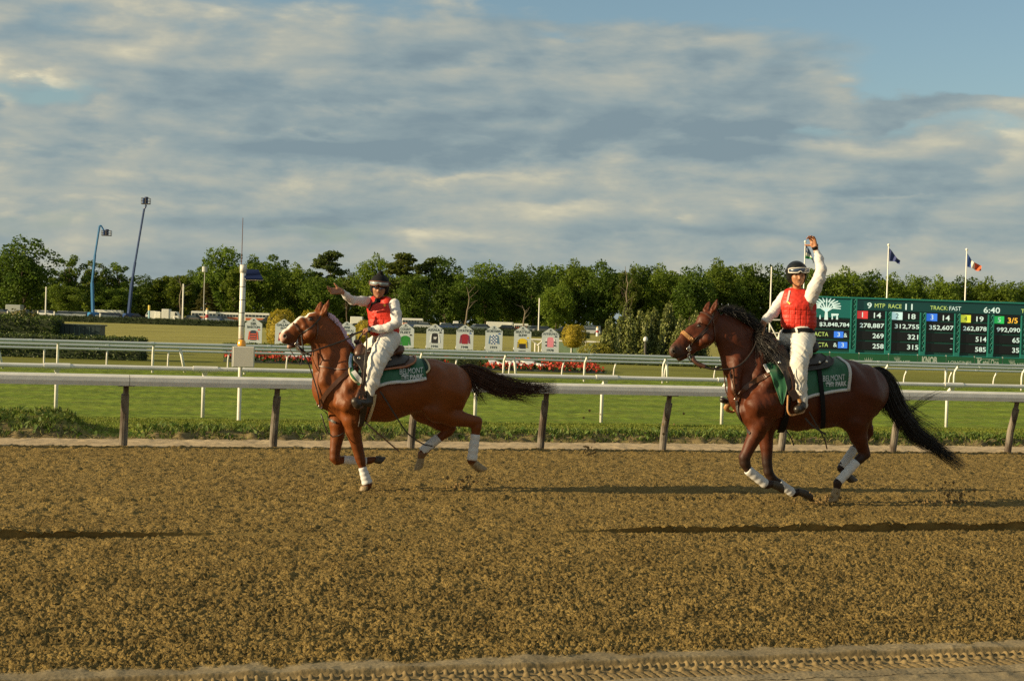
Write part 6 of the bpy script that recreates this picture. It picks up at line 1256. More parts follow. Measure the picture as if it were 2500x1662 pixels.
def add_head(B, T, r, f, up, s=1.0):
    c = lambda a, b, ra, rb, k=.012, sc=1, n=None, neg=False: B.cap(T(*[q*s for q in a]), T(*[q*s for q in b]), ra*s, rb*s, k, n, sc, neg)
    c((0, -.025, .035), (0, .0, .035), .088, .084, .03); c((0, .02, 0), (0, .032, -.02), .070, .066, .03); c((0, .035, -.055), (0, .045, -.078), .054, .042, .03)
    c((.03, .045, -.07), (-.03, .045, -.07), .022, .022, .02); c((0, .075, -.088), (0, .078, -.09), .020, .018, .015)          # jaw and chin
    c((0, .086, .012), (0, .108, -.024), .009, .0135, .012); c((.013, .092, -.030), (-.013, .092, -.030), .0095, .0095, .007)   # nose
    for q in (1, -1):
        c((q*.034, .073, -.012), (q*.046, .055, -.012), .020, .020, .02); c((q*.018, .083, .031), (q*.048, .066, .030), .010, .009, .012)  # cheek, brow
        c((q*.031, .094, .012), (q*.034, .094, .012), .013, .013, .010, neg=True); c((q*.031, .072, .011), (q*.034, .072, .011), .0135, .0135, .003)
        c((q*.078, -.008, -.004), (q*.083, -.014, -.03), .017, .010, .012)   # ear
    c((.022, .083, -.052), (-.022, .083, -.052), .0085, .0085, .006); c((.018, .083, -.064), (-.018, .083, -.064), .0085, .0085, .006)   # lips
    c((.024, .096, -.0575), (-.024, .096, -.0575), .0035, .0035, .003, neg=True)
def helmet(name, root, loc, T, r, f, up, s, mm, pom=False, peak=True):
    H_ = Body(); c = lambda a, b, ra, rb, k=.015, sc=1, n=None, neg=False: H_.cap(T(*[q*s for q in a]), T(*[q*s for q in b]), ra*s, rb*s, k, n, sc, neg)
    c((0, -.035, .055), (0, .012, .052), .113, .107, .03); c((0, -.05, .0), (0, -.05, .02), .100, .104, .03)
    c((.06, -.03, -.02), (-.06, -.03, -.02), .045, .045, .03)
    if peak: c((.045, .108, .036), (-.045, .108, .036), .014, .014, .02); c((.075, .075, .034), (.045, .108, .036), .012, .013, .02); c((-.075, .075, .034), (-.045, .108, .036), .012, .013, .02)
    c((.05, .11, -.06), (-.05, .11, -.06), .088, .088, .008, neg=True); c((.07, .05, -.115), (-.07, .05, -.115), .075, .075, .01, neg=True)
    if pom: c((0, -.02, .172), (0, -.02, .182), .030, .028, .006)
    wr = (lambda V, N: .004*samp(T_fine, .0125, V[:, 0]*2, V[:, 2]*2)*(V[:, 2] > T(0, 0, .15*s)[2])) if pom else None
    h = obj('helmet', body_mesh('helmet', H_, .0055, loc, None, wr), mm, root)
    m_ = MB()   # chin strap
    for q in (1, -1): m_.tube([Vector(T(q*.082*s, .01*s, -.01*s)), Vector(T(q*.070*s, .03*s, -.06*s)), Vector(T(q*.035*s, .062*s, -.105*s)), Vector(T(0, .075*s, -.112*s))], .006, 6)
    obj('strap', m_, m_black, h, smooth=True); return h, H_
def goggles(root_h, loc, T, s, zc, yo, fr, ln):
    """curved band lens with a moulded frame, worn up on the helmet"""
    n = 21; top = []; bot = []
    def pt(a, z, rad): return Vector(T(math.sin(a)*.125*s*rad, (math.cos(a)*.139-.010+yo)*s*rad, (zc+z)*s))
    for i in range(n):
        a = -1.05+2.1*i/(n-1); k = 1-abs(a)/1.05; notch = .020*math.exp(-(a/.13)**2)
        top.append((a, .020+.010*math.sqrt(max(k, 0)))); bot.append((a, -.020-.004*k+notch))
    m_ = MB(); L = []
    for (a, z), (_, z2) in zip(top, bot): L += [pt(a, z, 1.035), pt(a, z2, 1.035)]
    for (a, z), (_, z2) in zip(top, bot): L += [pt(a, z, .98), pt(a, z2, .98)]
    Fs = [(2*i, 2*i+1, 2*i+3, 2*i+2) for i in range(n-1)]+[(2*n+2*i, 2*n+2*i+2, 2*n+2*i+3, 2*n+2*i+1) for i in range(n-1)]+[(2*i, 2*i+2, 2*n+2*i+2, 2*n+2*i) for i in range(n-1)]+[(2*i+1, 2*n+2*i+1, 2*n+2*i+3, 2*i+3) for i in range(n-1)]
    m_.add(L, Fs); g = obj('lens', m_, ln, root_h, smooth=True)
    m_ = MB(); m_.tube([pt(a, z, 1.04) for a, z in top]+[pt(a, z, 1.04) for a, z in reversed(bot)]+[pt(*top[0], 1.04)], .0058*s, 6); obj('goggle_frame', m_, fr, root_h, smooth=True)
    m_ = MB(); 
    for q in (1, -1): m_.tube([pt(q*1.05, 0, 1.03), pt(q*1.5, .002, 1.03), Vector(T(q*.11*s, -.06*s, (zc+.004)*s)), Vector(T(q*.07*s, -.13*s, (zc+.004)*s))], .007*s, 6, flat=2.2)
    obj('goggle_strap', m_, m_black, root_h, smooth=True)
def hand(B, W, D_, Nrm, s, fingers, thumb):
    """W wrist, D_ direction of the palm, Nrm palm normal (towards which fingers curl); fingers: list of (spread, bends), thumb: (out, fwd, curl)"""
    D_ = np.array(D_, float); D_ /= np.linalg.norm(D_); Nn = np.array(Nrm, float); Nn -= D_*(Nn@D_); Nn /= np.linalg.norm(Nn); Sd = np.cross(D_, Nn)
    Lp = .088*s
    for q in (-.026, -.009, .009, .026): B.cap(W+Sd*q*.75*s, W+D_*Lp+Sd*q*s, .0155*s, .0125*s, .012)
    B.cap(W+Sd*.02*s*thumb[3]+D_*.02*s+Nn*.006*s, W+D_*.05*s+Sd*.018*s*thumb[3]+Nn*.01*s, .017*s, .013*s, .01)
    ln = (.078, .086, .080, .062)
    for i, (spread, bends) in enumerate(fingers):
        q = (-.026, -.009, .009, .026)[i]*s; q = -q*thumb[3]; p = W+D_*Lp+Sd*q; ang = 0; L = ln[i]*s
        dd = D_*math.cos(spread)+Sd*(-thumb[3])*math.sin(spread)*1.0
        for j, b in enumerate(bends):
            ang += b; d = dd*math.cos(ang)+Nn*math.sin(ang); l = L*(.44, .31, .25)[j]; B.cap(p, p+d*l, (.0095-.0010*j)*s, (.0088-.0012*j)*s, .004); p = p+d*l
    o, fw, cu, sg = thumb; p = W+D_*.03*s+Sd*.028*s*sg
    d = D_*fw+Sd*sg*o+Nn*.35; d /= np.linalg.norm(d); B.cap(p, p+d*.038*s, .0135*s, .0115*s, .008); p = p+d*.038*s
    d = d+D_*cu+Nn*cu*.4; d /= np.linalg.norm(d); B.cap(p, p+d*.032*s, .0110*s, .0085*s, .005)
def folds(amp, fx, fz, ax=.4):
    def w(V, N):
        a = samp(T_hoof, .02, V[:, 0]*fx+V[:, 1]*fx*.7, V[:, 2]*fz+V[:, 0]*ax); b = samp(T_hoof, .02, V[:, 0]*fx*1.6+V[:, 1]+4, V[:, 2]*fz*.8-V[:, 0]*ax*1.2+2)
        return amp*1.5*(np.exp(-(a/.45)**2)-.35)+amp*.9*(np.exp(-(b/.35)**2)-.3)+amp*.5*a.clip(-1.5, 1.5)
    return w
def grow(chains, g, k=.02):
    B = Body()
    for ch in chains:
        kk = k
        for (a, ra), (b, rb) in zip(ch[:-1], ch[1:]): B.cap(a, b, ra+g, rb+g, kk)
    return B
def vest_mat_lines(B, loc, V): pass
def rider(spec, label):
    v0 = spec['v0']; ppm = spec['ppm']
    def P(x, y, o=0.0): return np.array(PV(x, y, v0+o))
    g = P(*spec['seat']); root = thing('person', label, 'person', (g[0], v0, 0)); loc = (g[0], v0, 0)
    cv = lambda ch: [(P(*q[:3]), q[3]) for q in ch]
    S = {k: cv(v) for k, v in spec['ch'].items()}
    C = P(*spec['head']); T, r, f, up = head_frame(C, spec['face'], spec['up']); hs = spec['hs']
    # skin: one continuous figure
    B = Body()
    for k, ch in S.items():
        sh = spec['slim'].get(k, .02)
        for i, ((a, ra), (b, rb)) in enumerate(zip(ch[:-1], ch[1:])): B.cap(a, b, max(ra-sh, .018), max(rb-sh, .018), .03)
    nb = P(*spec['neck']); B.cap(nb, T(0, -.01*hs, -.07*hs), .052, .05, .04); add_head(B, T, r, f, up, hs)
    for h_ in spec['hands']:
        W_ = P(*h_['w']); hand(B, W_, h_['d'], h_['n'], h_.get('s', 1.0), h_['f'], h_['t']); a = P(*h_['arm']); B.cap(a, W_, .030, .026, .02)
    for a, b, ra, rb in spec['feet']: B.cap(P(*a), P(*b), ra-.014, rb-.014, .02)
    def colf(V):
        Cc = np.repeat(np.array([spec['skin']]), len(V), 0); L = np.stack([(V-C)@r, (V-C)@f, (V-C)@up], 1)/hs
        def m(x, y, z, sx_, sy_, sz_): return np.exp(-((np.abs(L[:, 0])-x)/sx_)**2-((L[:, 1]-y)/sy_)**2-((L[:, 2]-z)/sz_)**2)[:, None]
        Cc = lerp(Cc, np.array([.03, .015, .01]), np.clip(m(.034, .085, .011, .010, .03, .0045)*1.6, 0, 1)); Cc = lerp(Cc, np.array([.045, .02, .012]), np.clip(m(.033, .085, .031, .017, .03, .0045)*1.2, 0, 1))
        Cc = lerp(Cc, np.array([.30, .09, .07]), m(0, .09, -.058, .022, .03, .010)*.7)
        if spec.get('smile'): Cc = lerp(Cc, np.array([.5, .42, .35]), np.clip(m(0, .09, -.0575, .016, .03, .0028)*.8, 0, 1))
        return Cc
    obj('body', body_mesh('body', B, .0055, loc, colf, None, 1), m_skin, root)
    # shirt: torso and sleeves
    Bs = Body()
    for k in ('torsoR', 'torsoL', 'torsoC'):
        for (a, ra), (b, rb) in zip(S[k][:-1], S[k][1:]): Bs.cap(a, b, ra-.028, rb-.028, .05)
    for k in ('armR', 'armL'):
        ch = S[k]
        for i, ((a, ra), (b, rb)) in enumerate(zip(ch[:-1], ch[1:])): Bs.cap(a, b, ra, rb, .03)
    obj('shirt', body_mesh('shirt', Bs, .0085, loc, None, folds(.0028, .40, 1.0, .7), 1), m_cloth_w, root)
    # trousers
    Bt = Body()
    for k in ('legR', 'legL', 'hips'):
        for (a, ra), (b, rb) in zip(S[k][:-1], S[k][1:]): Bt.cap(a, b, ra, rb, .04)
    obj('trousers', body_mesh('trousers', Bt, .0095, loc, None, folds(.0040, .32, .75, .9), 1), m_pants, root)
    # vest: quilted; the joints of the quilting are recessed
    Bv = Body()
    for k in ('vestR', 'vestL', 'vestC'):
        for (a, ra), (b, rb) in zip(S[k][:-1], S[k][1:]): Bv.cap(a, b, ra, rb, .05)
    for a, b, rr in spec['cuts']: Bv.cap(P(*a), P(*b), rr, rr, .012, neg=True)
    z0, z1 = P(*spec['vz'][0])[2], P(*spec['vz'][1])[2]
    vr = np.cross(np.array(spec['vface'])/np.linalg.norm(spec['vface']), [0, 0, 1.0])
    def quilt(V, N):
        x = (V-S['vestC'][0][0])@vr; q = np.abs(((V[:, 2]-z0)/.052) % 1-.5)*2; w = np.abs((x/.062+.5*0) % 1-.5)*2; lower = sstep(z1-.02-V[:, 2], 0, .03)
        return -.0065*(sstep(q, .80, .97)*lower+sstep(w, .84, .98)*lower).clip(0, 1)+.0012*samp(T_hoof, .02, x*2, V[:, 2]*2)
    me = body_mesh('vest', Bv, .0065, loc, None, quilt, 0); vest = obj('vest', me, m_vest, root)
    for a, b, ra, rb in spec['feet']: pass
    mbx = Body()
    for side in spec['boots']:
        Bb = Body()
        for (a, b, ra, rb) in side: Bb.cap(P(*a), P(*b), ra, rb, .018)
        obj('boot', body_mesh('boot', Bb, .006, loc), m_boot, root)
    return P, S, T, r, f, up, root, loc, hs, B, Bv, Bs, Bt
# ---- rider of the chestnut horse: leans back, right arm stretched out, looks at the camera
R1S = dict(v0=V1, ppm=ppm1, seat=(942, 835), slim=dict(torsoR=.03, torsoL=.03, torsoC=.02, vestR=.05, vestL=.05, vestC=.05, legR=.035, legL=.03, hips=.03, armR=.012, armL=.014),
  ch=dict(
    hips=[(938, 826, .07, .118), (952, 829, -.07, .125)],
    torsoC=[(936, 828, 0, .13), (934, 775, 0, .12), (932, 742, -.01, .075)], torsoR=[(922, 805, .06, .11), (915, 745, .08, .085)], torsoL=[(955, 812, -.06, .115), (951, 748, -.08, .095)],
    vestC=[(936, 802, 0, .135), (932, 760, 0, .12), (930, 742, 0, .085)], vestR=[(921, 800, .05, .108), (916, 750, .07, .088), (914, 735, .075, .062)], vestL=[(953, 806, -.05, .110), (947, 755, -.07, .095), (945, 736, -.07, .062)],
    armR=[(909, 736, .11, .060), (886, 735, .06, .056), (861, 734, -.01, .047), (846, 723, -.08, .040), (837, 714, -.13, .034)],
    armL=[(962, 742, -.12, .064), (967, 765, -.18, .060), (969, 788, -.22, .054), (948, 800, -.23, .050), (925, 803, -.20, .042), (912, 803, -.17, .037)],
    legL=[(947, 833, -.11, .130), (933, 858, -.25, .113), (921, 882, -.34, .100), (914, 909, -.37, .086), (908, 935, -.385, .076), (903, 960, -.39, .050)],
    legR=[(932, 832, .10, .12), (908, 848, .27, .10), (902, 885, .35, .08), (897, 950, .38, .05)]),
  neck=(931, 738, 0), head=(926, 704, -.03), face=(-.30, -1, -.10), up=(.02, -.12, 1), hs=1.0, skin=(.30, .135, .075),
  hands=[dict(w=(834, 711, -.15), arm=(846, 722, -.08), d=(-1, -.2, -.02), n=(-.1, -.9, .45), f=[(-.22, (.1, .25, .2)), (-.06, (.15, .3, .2)), (.12, (.2, .3, .3)), (.3, (.25, .3, .3))], t=(.95, .75, .1, 1), s=1.1),
         dict(w=(909, 804, -.15), arm=(925, 803, -.20), d=(-1, .35, -.1), n=(0, .3, -1), f=[(0, (1.0, 1.2, .8))]*4, t=(.5, .8, .4, 1), s=1.05)],
  feet=[((900, 975, -.39), (872, 978, -.43), .04, .03), ((896, 965, .38), (872, 972, .42), .04, .03)],
  boots=[[((902, 958, -.39), (901, 980, -.39), .045, .046), ((900, 984, -.39), (874, 981, -.44), .043, .040)], [((897, 950, .38), (896, 972, .38), .044, .046), ((895, 976, .38), (872, 978, .42), .042, .038)]],
  cuts=[((962, 742, -.22), (975, 775, -.26), .085), ((905, 738, .17), (898, 770, .2), .06)], vz=((930, 812, 0), (930, 770, 0)), vface=(-.75, -1, 0))
# ---- rider of the bay horse: stands in the stirrups, left arm raised, smiling
R2S = dict(v0=V2, ppm=ppm2, seat=(1955, 830), slim=dict(torsoR=.03, torsoL=.03, torsoC=.02, vestR=.05, vestL=.05, vestC=.05, legR=.035, legL=.03, hips=.03, armR=.012, armL=.012), smile=True,
  ch=dict(
    hips=[(1930, 822, .05, .125), (1961, 826, -.10, .14)],
    torsoC=[(1948, 822, 0, .15), (1948, 770, 0, .15), (1944, 724, 0, .09)], torsoR=[(1933, 808, .03, .12), (1922, 738, .05, .10)], torsoL=[(1966, 812, -.04, .12), (1968, 738, -.06, .105)],
    vestC=[(1948, 788, 0, .145), (1946, 745, 0, .14), (1944, 722, 0, .10)], vestR=[(1933, 784, .03, .130), (1928, 740, .04, .112), (1924, 720, .05, .072)], vestL=[(1966, 788, -.04, .132), (1966, 745, -.05, .118), (1966, 722, -.05, .078)],
    armR=[(1914, 724, .09, .066), (1899, 748, .10, .062), (1888, 764, .08, .056), (1874, 777, .03, .048), (1869, 782, .01, .044)],
    armL=[(1979, 728, -.12, .082), (1989, 702, -.17, .076), (1999, 680, -.20, .068), (2005, 658, -.21, .058), (2000, 632, -.18, .046), (1993, 613, -.15, .034)],
    legL=[(1958, 826, -.12, .138), (1956, 860, -.27, .118), (1951, 888, -.34, .095), (1951, 917, -.365, .086), (1955, 947, -.375, .066), (1959, 975, -.38, .052), (1962, 989, -.38, .046)],
    legR=[(1928, 826, .06, .13), (1908, 848, .25, .10), (1870, 890, .36, .085), (1815, 950, .41, .06), (1800, 965, .42, .05)]),
  neck=(1946, 722, 0), head=(1946.5, 674, -.04), face=(-.22, -1, -.03), up=(-.05, 0, 1), hs=1.06, skin=(.36, .165, .085),
  hands=[dict(w=(1989.5, 604, -.15), arm=(1993, 614, -.15), d=(-.35, 0, 1), n=(-.80, -.55, 0), f=[(-.30, (.55, .85, .4)), (-.12, (.35, .8, .5)), (.04, (.4, .7, .4)), (.18, (.5, .7, .4))], t=(1.0, .25, .15, -1), s=1.08),
         dict(w=(1866, 785, .0), arm=(1874, 777, .03), d=(-.45, 0, -1), n=(.5, .9, 0), f=[(0, (.9, 1.2, .8))]*4, t=(.4, .9, .3, -1), s=1.05)],
  feet=[((1958, 990, -.39), (1946, 998, -.49), .04, .035), ((1790, 985, .42), (1768, 975, .40), .04, .03)],
  boots=[[((1958, 985, -.40), (1957, 993, -.42), .045, .046), ((1956, 994, -.42), (1947, 999, -.52), .046, .045)], [((1800, 965, .42), (1795, 984, .42), .042, .044), ((1793, 986, .42), (1764, 976, .37), .042, .036)]],
  cuts=[((1984, 700, -.12), (1993, 745, -.18), .085), ((1902, 700, .12), (1899, 750, .12), .078)], vz=((1946, 802, 0), (1946, 742, 0)), vface=(-.25, -1, 0))
# the raised thumb points at the horse's head
PR1 = rider(R1S, 'person in black pompom cap and red vest on the chestnut horse, one arm stretched out')
PR2 = rider(R2S, 'smiling person in black helmet and red vest on the bay horse, one arm raised')
def dress(PR, which):
    P, S, T, r, f, up, root, loc, hs, B, Bv, Bs, Bt = PR
    h, Hb = helmet('helmet', root, loc, T, r, f, up, hs, m_black if which == 1 else m_helm, pom=which == 1)
    if which == 1:
        goggles(h, loc, T, hs, .062, .004, m_gframe2, m_lens2)
        m_ = MB()   # dark sunglasses
        for q in (1, -1): m_.tube([Vector(T(q*.012, .100, .010)), Vector(T(q*.036, .098, .006)), Vector(T(q*.056, .086, .010))], .0165, 10, flat=.5)
        for q in (1, -1): m_.tube([Vector(T(q*.056, .086, .012)), Vector(T(q*.082, .02, .012))], .004, 5)
        obj('sunglasses', m_, m_lens, root, smooth=True)
        m_ = MB(); m_.tube([Vector(P(901, 757, -.1)), Vector(P(909, 741, -.2)), Vector(P(921, 736, -.23))], [.010, .014, .018], 8); m_.box(P(922, 734, -.25), (.07, .045, .05), .3, bev=.01); obj('radio_microphone', m_, m_black, root)
        m_ = MB(); m_.box(P(939, 745, -.17), (.02, .01, .025), .3); obj('yellow_tab', m_, mat('yellow_tab', (.8, .5, .02), .5), root)
        # collar, belt, watch
        m_ = MB(); m_.tube([Vector(P(903, 804, -.19)), Vector(P(899, 804, -.19))], .041, 14); w = obj('watch', m_, m_black, root, smooth=True)
        m_ = MB(); m_.box(P(901.5, 803, -.235), (.035, .012, .034)); obj('watch_face', m_, m_lens2, w)
    else:
        goggles(h, loc, T, hs, .060, .004, m_gframe, m_lens)
        m_ = MB(); a = P(1990.5, 606, -.15); b = P(1986.5, 601, -.15); a = P(1991, 608, -.15); m_.tube([Vector(a), Vector(P(1988.6, 601.5, -.15))], .036, 14); w = obj('watch', m_, m_black, root, smooth=True)
        m_ = MB(); m_.box(P(1993.5, 600, -.15), (.022, .045, .042), .2, bev=.006); obj('watch_face', m_, m_helm, w)
        # zip placket
        X = on_surf(Bv, [(1930, 700), (1927.5, 712), (1924.5, 726), (1922, 738)], .004); m_ = MB(); ribbon(m_, X, grad(Bv, X), .022, .006); obj('zip', m_, m_grey, root)
        X = on_surf(Bv, [(1922, 736), (1929, 742)], .006); m_ = MB(); ribbon(m_, X, grad(Bv, X), .014, .006); obj('zip_pull', m_, mat('brass', (.5, .32, .08), .4, metal=.6), root)
    # belt around the waist
    pts = ((899, 822), (915, 825), (935, 827), (955, 829), (972, 826)) if which == 1 else ((1907, 806), (1920, 807.5), (1945, 807), (1965, 806), (1988, 810))
    if which == 2:
        X = on_surf(Bt, smooth_line([(1911, 808), (1925, 808), (1945, 806), (1965, 805), (1985, 808)], 24), .012); m_ = MB(); ribbon(m_, X, grad(Bt, X), .052, .01); bl = obj('belt', m_, m_black, root)
        X = on_surf(Bt, [(1943, 801), (1946, 811)], .024); m_ = MB(); ribbon(m_, X, grad(Bt, X), .024, .006); obj('belt_loop', m_, m_pants, bl)
dress(PR1, 1); dress(PR2, 2)
# ================================================================== TACK
def drape(B, v0, zc_px, cols, nrow, off, wave=.004, th=.007):
    """cloth over the back: cols = list of (top px on the back line, (bottom px)), closed over both sides of the body"""
    tops = np.array([c[0] for c in cols], float); bots = np.array([c[1] for c in cols], float); n = len(cols)
    Wb = on_surf(B, bots, off); zc = float(PV(*zc_px, v0).z); ut = np.array([PV(x, y, v0).x for x, y in tops])
    thb = np.arctan2(v0-Wb[:, 1], Wb[:, 2]-zc); V = []
    for r in range(-nrow, nrow+1):
        t = abs(r)/nrow; u = ut*(1-t)+Wb[:, 0]*t; th_ = thb*t*(1 if r <= 0 else -1)
        D_ = np.stack([0*u, -np.sin(th_), np.cos(th_)], 1); O = np.stack([u, 0*u+v0, 0*u+zc], 1); s = np.full(n, .75)
        for _ in range(60):
            q = B(O+D_*s[:, None])-off; s = s-np.clip(q*.7, -.05, .05)
        X = O+D_*s[:, None]; X = X+D_*(wave*(np.sin(u*31+r*.5)+.6*np.sin(u*57-r*1.1))*(t**1.5))[:, None]; V.append(X)
    V = np.array(V); R, Cn = V.shape[:2]; dU = np.gradient(V, axis=0); dV_ = np.gradient(V, axis=1); N = np.cross(dU, dV_); N /= np.maximum(np.linalg.norm(N, axis=2, keepdims=True), 1e-9)
    O = np.array([0, v0, zc]); sg = np.sign(((V-np.array([0, v0, zc])[None, None])*N*np.array([0, 1, 1])).sum(-1, keepdims=True)); N = N*sg
    return V, N, th
def cloth_mesh(mb, V, N, th, rows=None, colr=None, mi=None):
    R, C = V.shape[:2]; A = V.reshape(-1, 3); Bk = (V-N*th).reshape(-1, 3); o = len(A); Fs = []
    for i in range(R-1):
        for j in range(C-1): Fs.append((i*C+j, i*C+j+1, (i+1)*C+j+1, (i+1)*C+j)); Fs.append((o+i*C+j, o+(i+1)*C+j, o+(i+1)*C+j+1, o+i*C+j+1))
    for i in range(R-1):
        for j in (0, C-1): Fs.append((i*C+j, (i+1)*C+j, o+(i+1)*C+j, o+i*C+j))
    for j in range(C-1):
        for i in (0, R-1): Fs.append((i*C+j, o+i*C+j, o+i*C+j+1, i*C+j+1))
    mb.add(list(A)+list(Bk), Fs)
def resample_cols(tops, bots, n):
    return list(zip(smooth_line(tops, n), smooth_line(bots, n)))
def lettering(B, items, off, parent, m, name='lettering', label=None):
    mb = MB()
    for txt, quad in items:   # quad: (x0,y0) lower left, (x1,y1) lower right, height vector (hx, hy)
        V, Fs, _ = text2d(txt, .035); (x0, y0), (x1, y1), (hx, hy) = quad
        pts = [(x0+(x1-x0)*a+hx*b, y0+(y1-y0)*a+hy*b) for a, b in V]; X = on_surf(B, pts, off); mb.add([tuple(x) for x in X], Fs)
    return obj(name, mb, m, parent, label=label)
def tree_logo(mb, f, cx, cy, w, h):
    """round crowned tree emblem drawn with strokes; f maps 2D to world"""
    def st(p, q, t):
        (x0, y0), (x1, y1) = p, q; L = math.hypot(x1-x0, y1-y0) or 1; nx, ny = -(y1-y0)/L*t/2, (x1-x0)/L*t/2
        mb.add([f(x0+nx, y0+ny), f(x0-nx, y0-ny), f(x1-nx*.6, y1-ny*.6), f(x1+nx*.6, y1+ny*.6)], [(0, 1, 2, 3)])
    X = lambda x: cx+x*w/2; Y = lambda y: cy+y*h/2
    st((X(0), Y(-1)), (X(0), Y(-.1)), w*.13)
    for i in range(13):
        a = math.radians(-12+204*i/12); r0 = .42; e = (math.cos(a), .18+math.sin(a)*.80); m0 = (math.cos(a)*.45*(1), -.02+.18+math.sin(a)*.42)
        st((X(m0[0]), Y(m0[1])), (X(e[0]), Y(e[1])), w*.055)
        if i % 2 == 0: st((X(.0), Y(-.25)), (X(m0[0]), Y(m0[1])), w*.06)
    for q in (-1, 1): st((X(q*.75), Y(-.95)), (X(q*.75), Y(-.55)), w*.07); st((X(q*.42), Y(-.95)), (X(q*.42), Y(-.6)), w*.05)
    st((X(.35), Y(-.55)), (X(.85), Y(-.5)), w*.09); st((X(-.8), Y(-.5)), (X(-.7), Y(-.4)), w*.09)
m_flee = mat('fleece', (.55, .45, .28), .95, bump=.01, bscale=60); m_pad = mat('dark_pad', (.012, .045, .035), .9, var=.3, vscale=20); m_text = mat('white_print', (.50, .52, .51), .6)
# ---- saddle cloth, chestnut horse
v0 = V1; g = PV(960, 900, v0)
pad = thing('saddle_pad', 'dark green under-pad with cream fleece edge on the chestnut horse', 'saddle pad', (g.x, v0, 0))
V, N, th = drape(B1, v0, (950, 950), resample_cols([(872, 845), (920, 865), (975, 872), (1022, 872), (1040, 874)], [(874, 934), (915, 940), (975, 930), (1030, 918), (1048, 900)], 22), 10, .010, .002, .012); mb = MB(); cloth_mesh(mb, V, N, th); obj('pad', mb, m_pad, pad, smooth=True)
X = on_surf(B1, smooth_line([(856, 890), (853, 905), (858, 920), (868, 931), (876, 934)], 16), .016); mb = MB(); mb.tube(X, .013, 8); obj('fleece_edge', mb, m_flee, pad, smooth=True)
X = on_surf(B1, smooth_line([(1032, 916), (1046, 905), (1048, 897), (1044, 885), (1036, 874)], 16), .016); mb = MB(); mb.tube(X, .012, 8); obj('fleece_edge', mb, m_flee, pad, smooth=True)
cl1 = thing('saddle_cloth', 'green race saddle cloth with white border and lettering under the brown saddle', 'saddle cloth', (g.x, v0, 0))
tops = [(905, 858), (950, 870), (990, 872), (1024, 870)]; bots = [(921, 946), (951, 937), (1005, 933), (1041, 926)]
V, N, th = drape(B1, v0, (950, 950), resample_cols(tops, bots, 34), 14, .026, .006); mb = MB(); cloth_mesh(mb, V, N, th); obj('cloth', mb, m_green, cl1, smooth=True)
mb = MB()
for rr in (0, -1): 
    E_ = V[rr]+N[rr]*.003; ribbon(mb, E_+np.array([0, 0, .012]), N[rr], .036, .008)
obj('border', mb, m_wht_cloth, cl1, smooth=True)
mb = MB(); X = on_surf(B1, smooth_line([(884, 933), (877, 925), (869, 915), (862, 906)], 14), .026); ribbon(mb, X, grad(B1, X), .05, .006); obj('front_border', mb, m_wht_cloth, cl1)
mb = MB(); X = on_surf(B1, smooth_line([(880, 938), (871, 928), (863, 917), (857, 905), (857, 880), (861, 862)], 18), .022); ribbon(mb, X, grad(B1, X), .05, .006); obj('front_panel', mb, m_green, cl1)
mb = MB(); X = on_surf(B1, smooth_line([(855, 897), (855, 880), (858, 864)], 12), .032); ribbon(mb, X, grad(B1, X), .028, .006); obj('blue_tie', mb, mat('pale_blue_cloth', (.28, .42, .62), .7), cl1)
lettering(B1, [('BELMONT', ((976, 914), (1033, 909.5), (0, -13.5)))], .040, cl1, m_text); lettering(B1, [('PARK', ((1001, 926), (1034, 922.5), (0, -11)))], .040, cl1, m_text)
mb = MB(); tree_logo(mb, lambda x, y: tuple(on_surf(B1, [(x, y)], .040)[0]), 989, 919, 20, -13); obj('emblem', mb, m_text, cl1)
# ---- saddle cloth, bay horse
v0 = V2; g = PV(1980, 900, v0)
cl2 = thing('saddle_cloth', 'green race saddle cloth with white border and lettering under the black saddle', 'saddle cloth', (g.x, v0, 0))
tops = [(1925, 868), (1965, 878), (2010, 880), (2046, 872)]; bots = [(1966, 973), (1993, 966), (2040, 957), (2075, 953)]
V, N, th = drape(B2, v0, (1960, 955), resample_cols(tops, bots, 34), 14, .020, .005); mb = MB(); cloth_mesh(mb, V, N, th); obj('cloth', mb, m_green, cl2, smooth=True)
mb = MB()
for rr in (0, -1): ribbon(mb, V[rr]+N[rr]*.003+np.array([0, 0, .012]), N[rr], .034, .008)
ribbon(mb, V[:, -1]+N[:, -1]*.004+np.array([-.014, 0, 0]), N[:, -1], .034, .008); obj('border', mb, m_wht_cloth, cl2, smooth=True)
lettering(B2, [('BELMONT', ((2009.5, 931), (2063, 927), (0, -14)))], .033, cl2, m_text); lettering(B2, [('PARK', ((2040, 943), (2067, 941.5), (0, -12)))], .033, cl2, m_text)
mb = MB(); tree_logo(mb, lambda x, y: tuple(on_surf(B2, [(x, y)], .033)[0]), 2026, 937, 22, -13); obj('emblem', mb, m_text, cl2)
# front flap of the cloth, hanging free at the shoulder
def patch(mb, B, left, right, n, m, off, th=.006, wave=.004):
    L = smooth_line(left, n); R = smooth_line(right, n); pts = [(L[i]*(1-t)+R[i]*t) for i in range(n) for t in np.linspace(0, 1, m)]
    X = on_surf(B, pts, off).reshape(n, m, 3); N = grad(B, X.reshape(-1, 3)).reshape(n, m, 3); X = X+N*(wave*np.sin(np.arange(m)[None, :, None]*1.3+np.arange(n)[:, None, None]*.15)); cloth_mesh(mb, X, N, th); return X, N
mb = MB(); patch(mb, B2, [(1868, 888), (1876, 903), (1884, 922), (1892, 945), (1908, 987)], [(1892, 882), (1906, 897), (1916, 912), (1921, 945), (1911, 988)], 22, 10, .022); obj('front_flap', mb, m_green, cl2, smooth=True)
mb = MB(); X = on_surf(B2, smooth_line([(1866, 889), (1871, 899), (1877, 909)], 8), .028); ribbon(mb, X, grad(B2, X), .035, .006); obj('front_border', mb, m_wht_cloth, cl2)
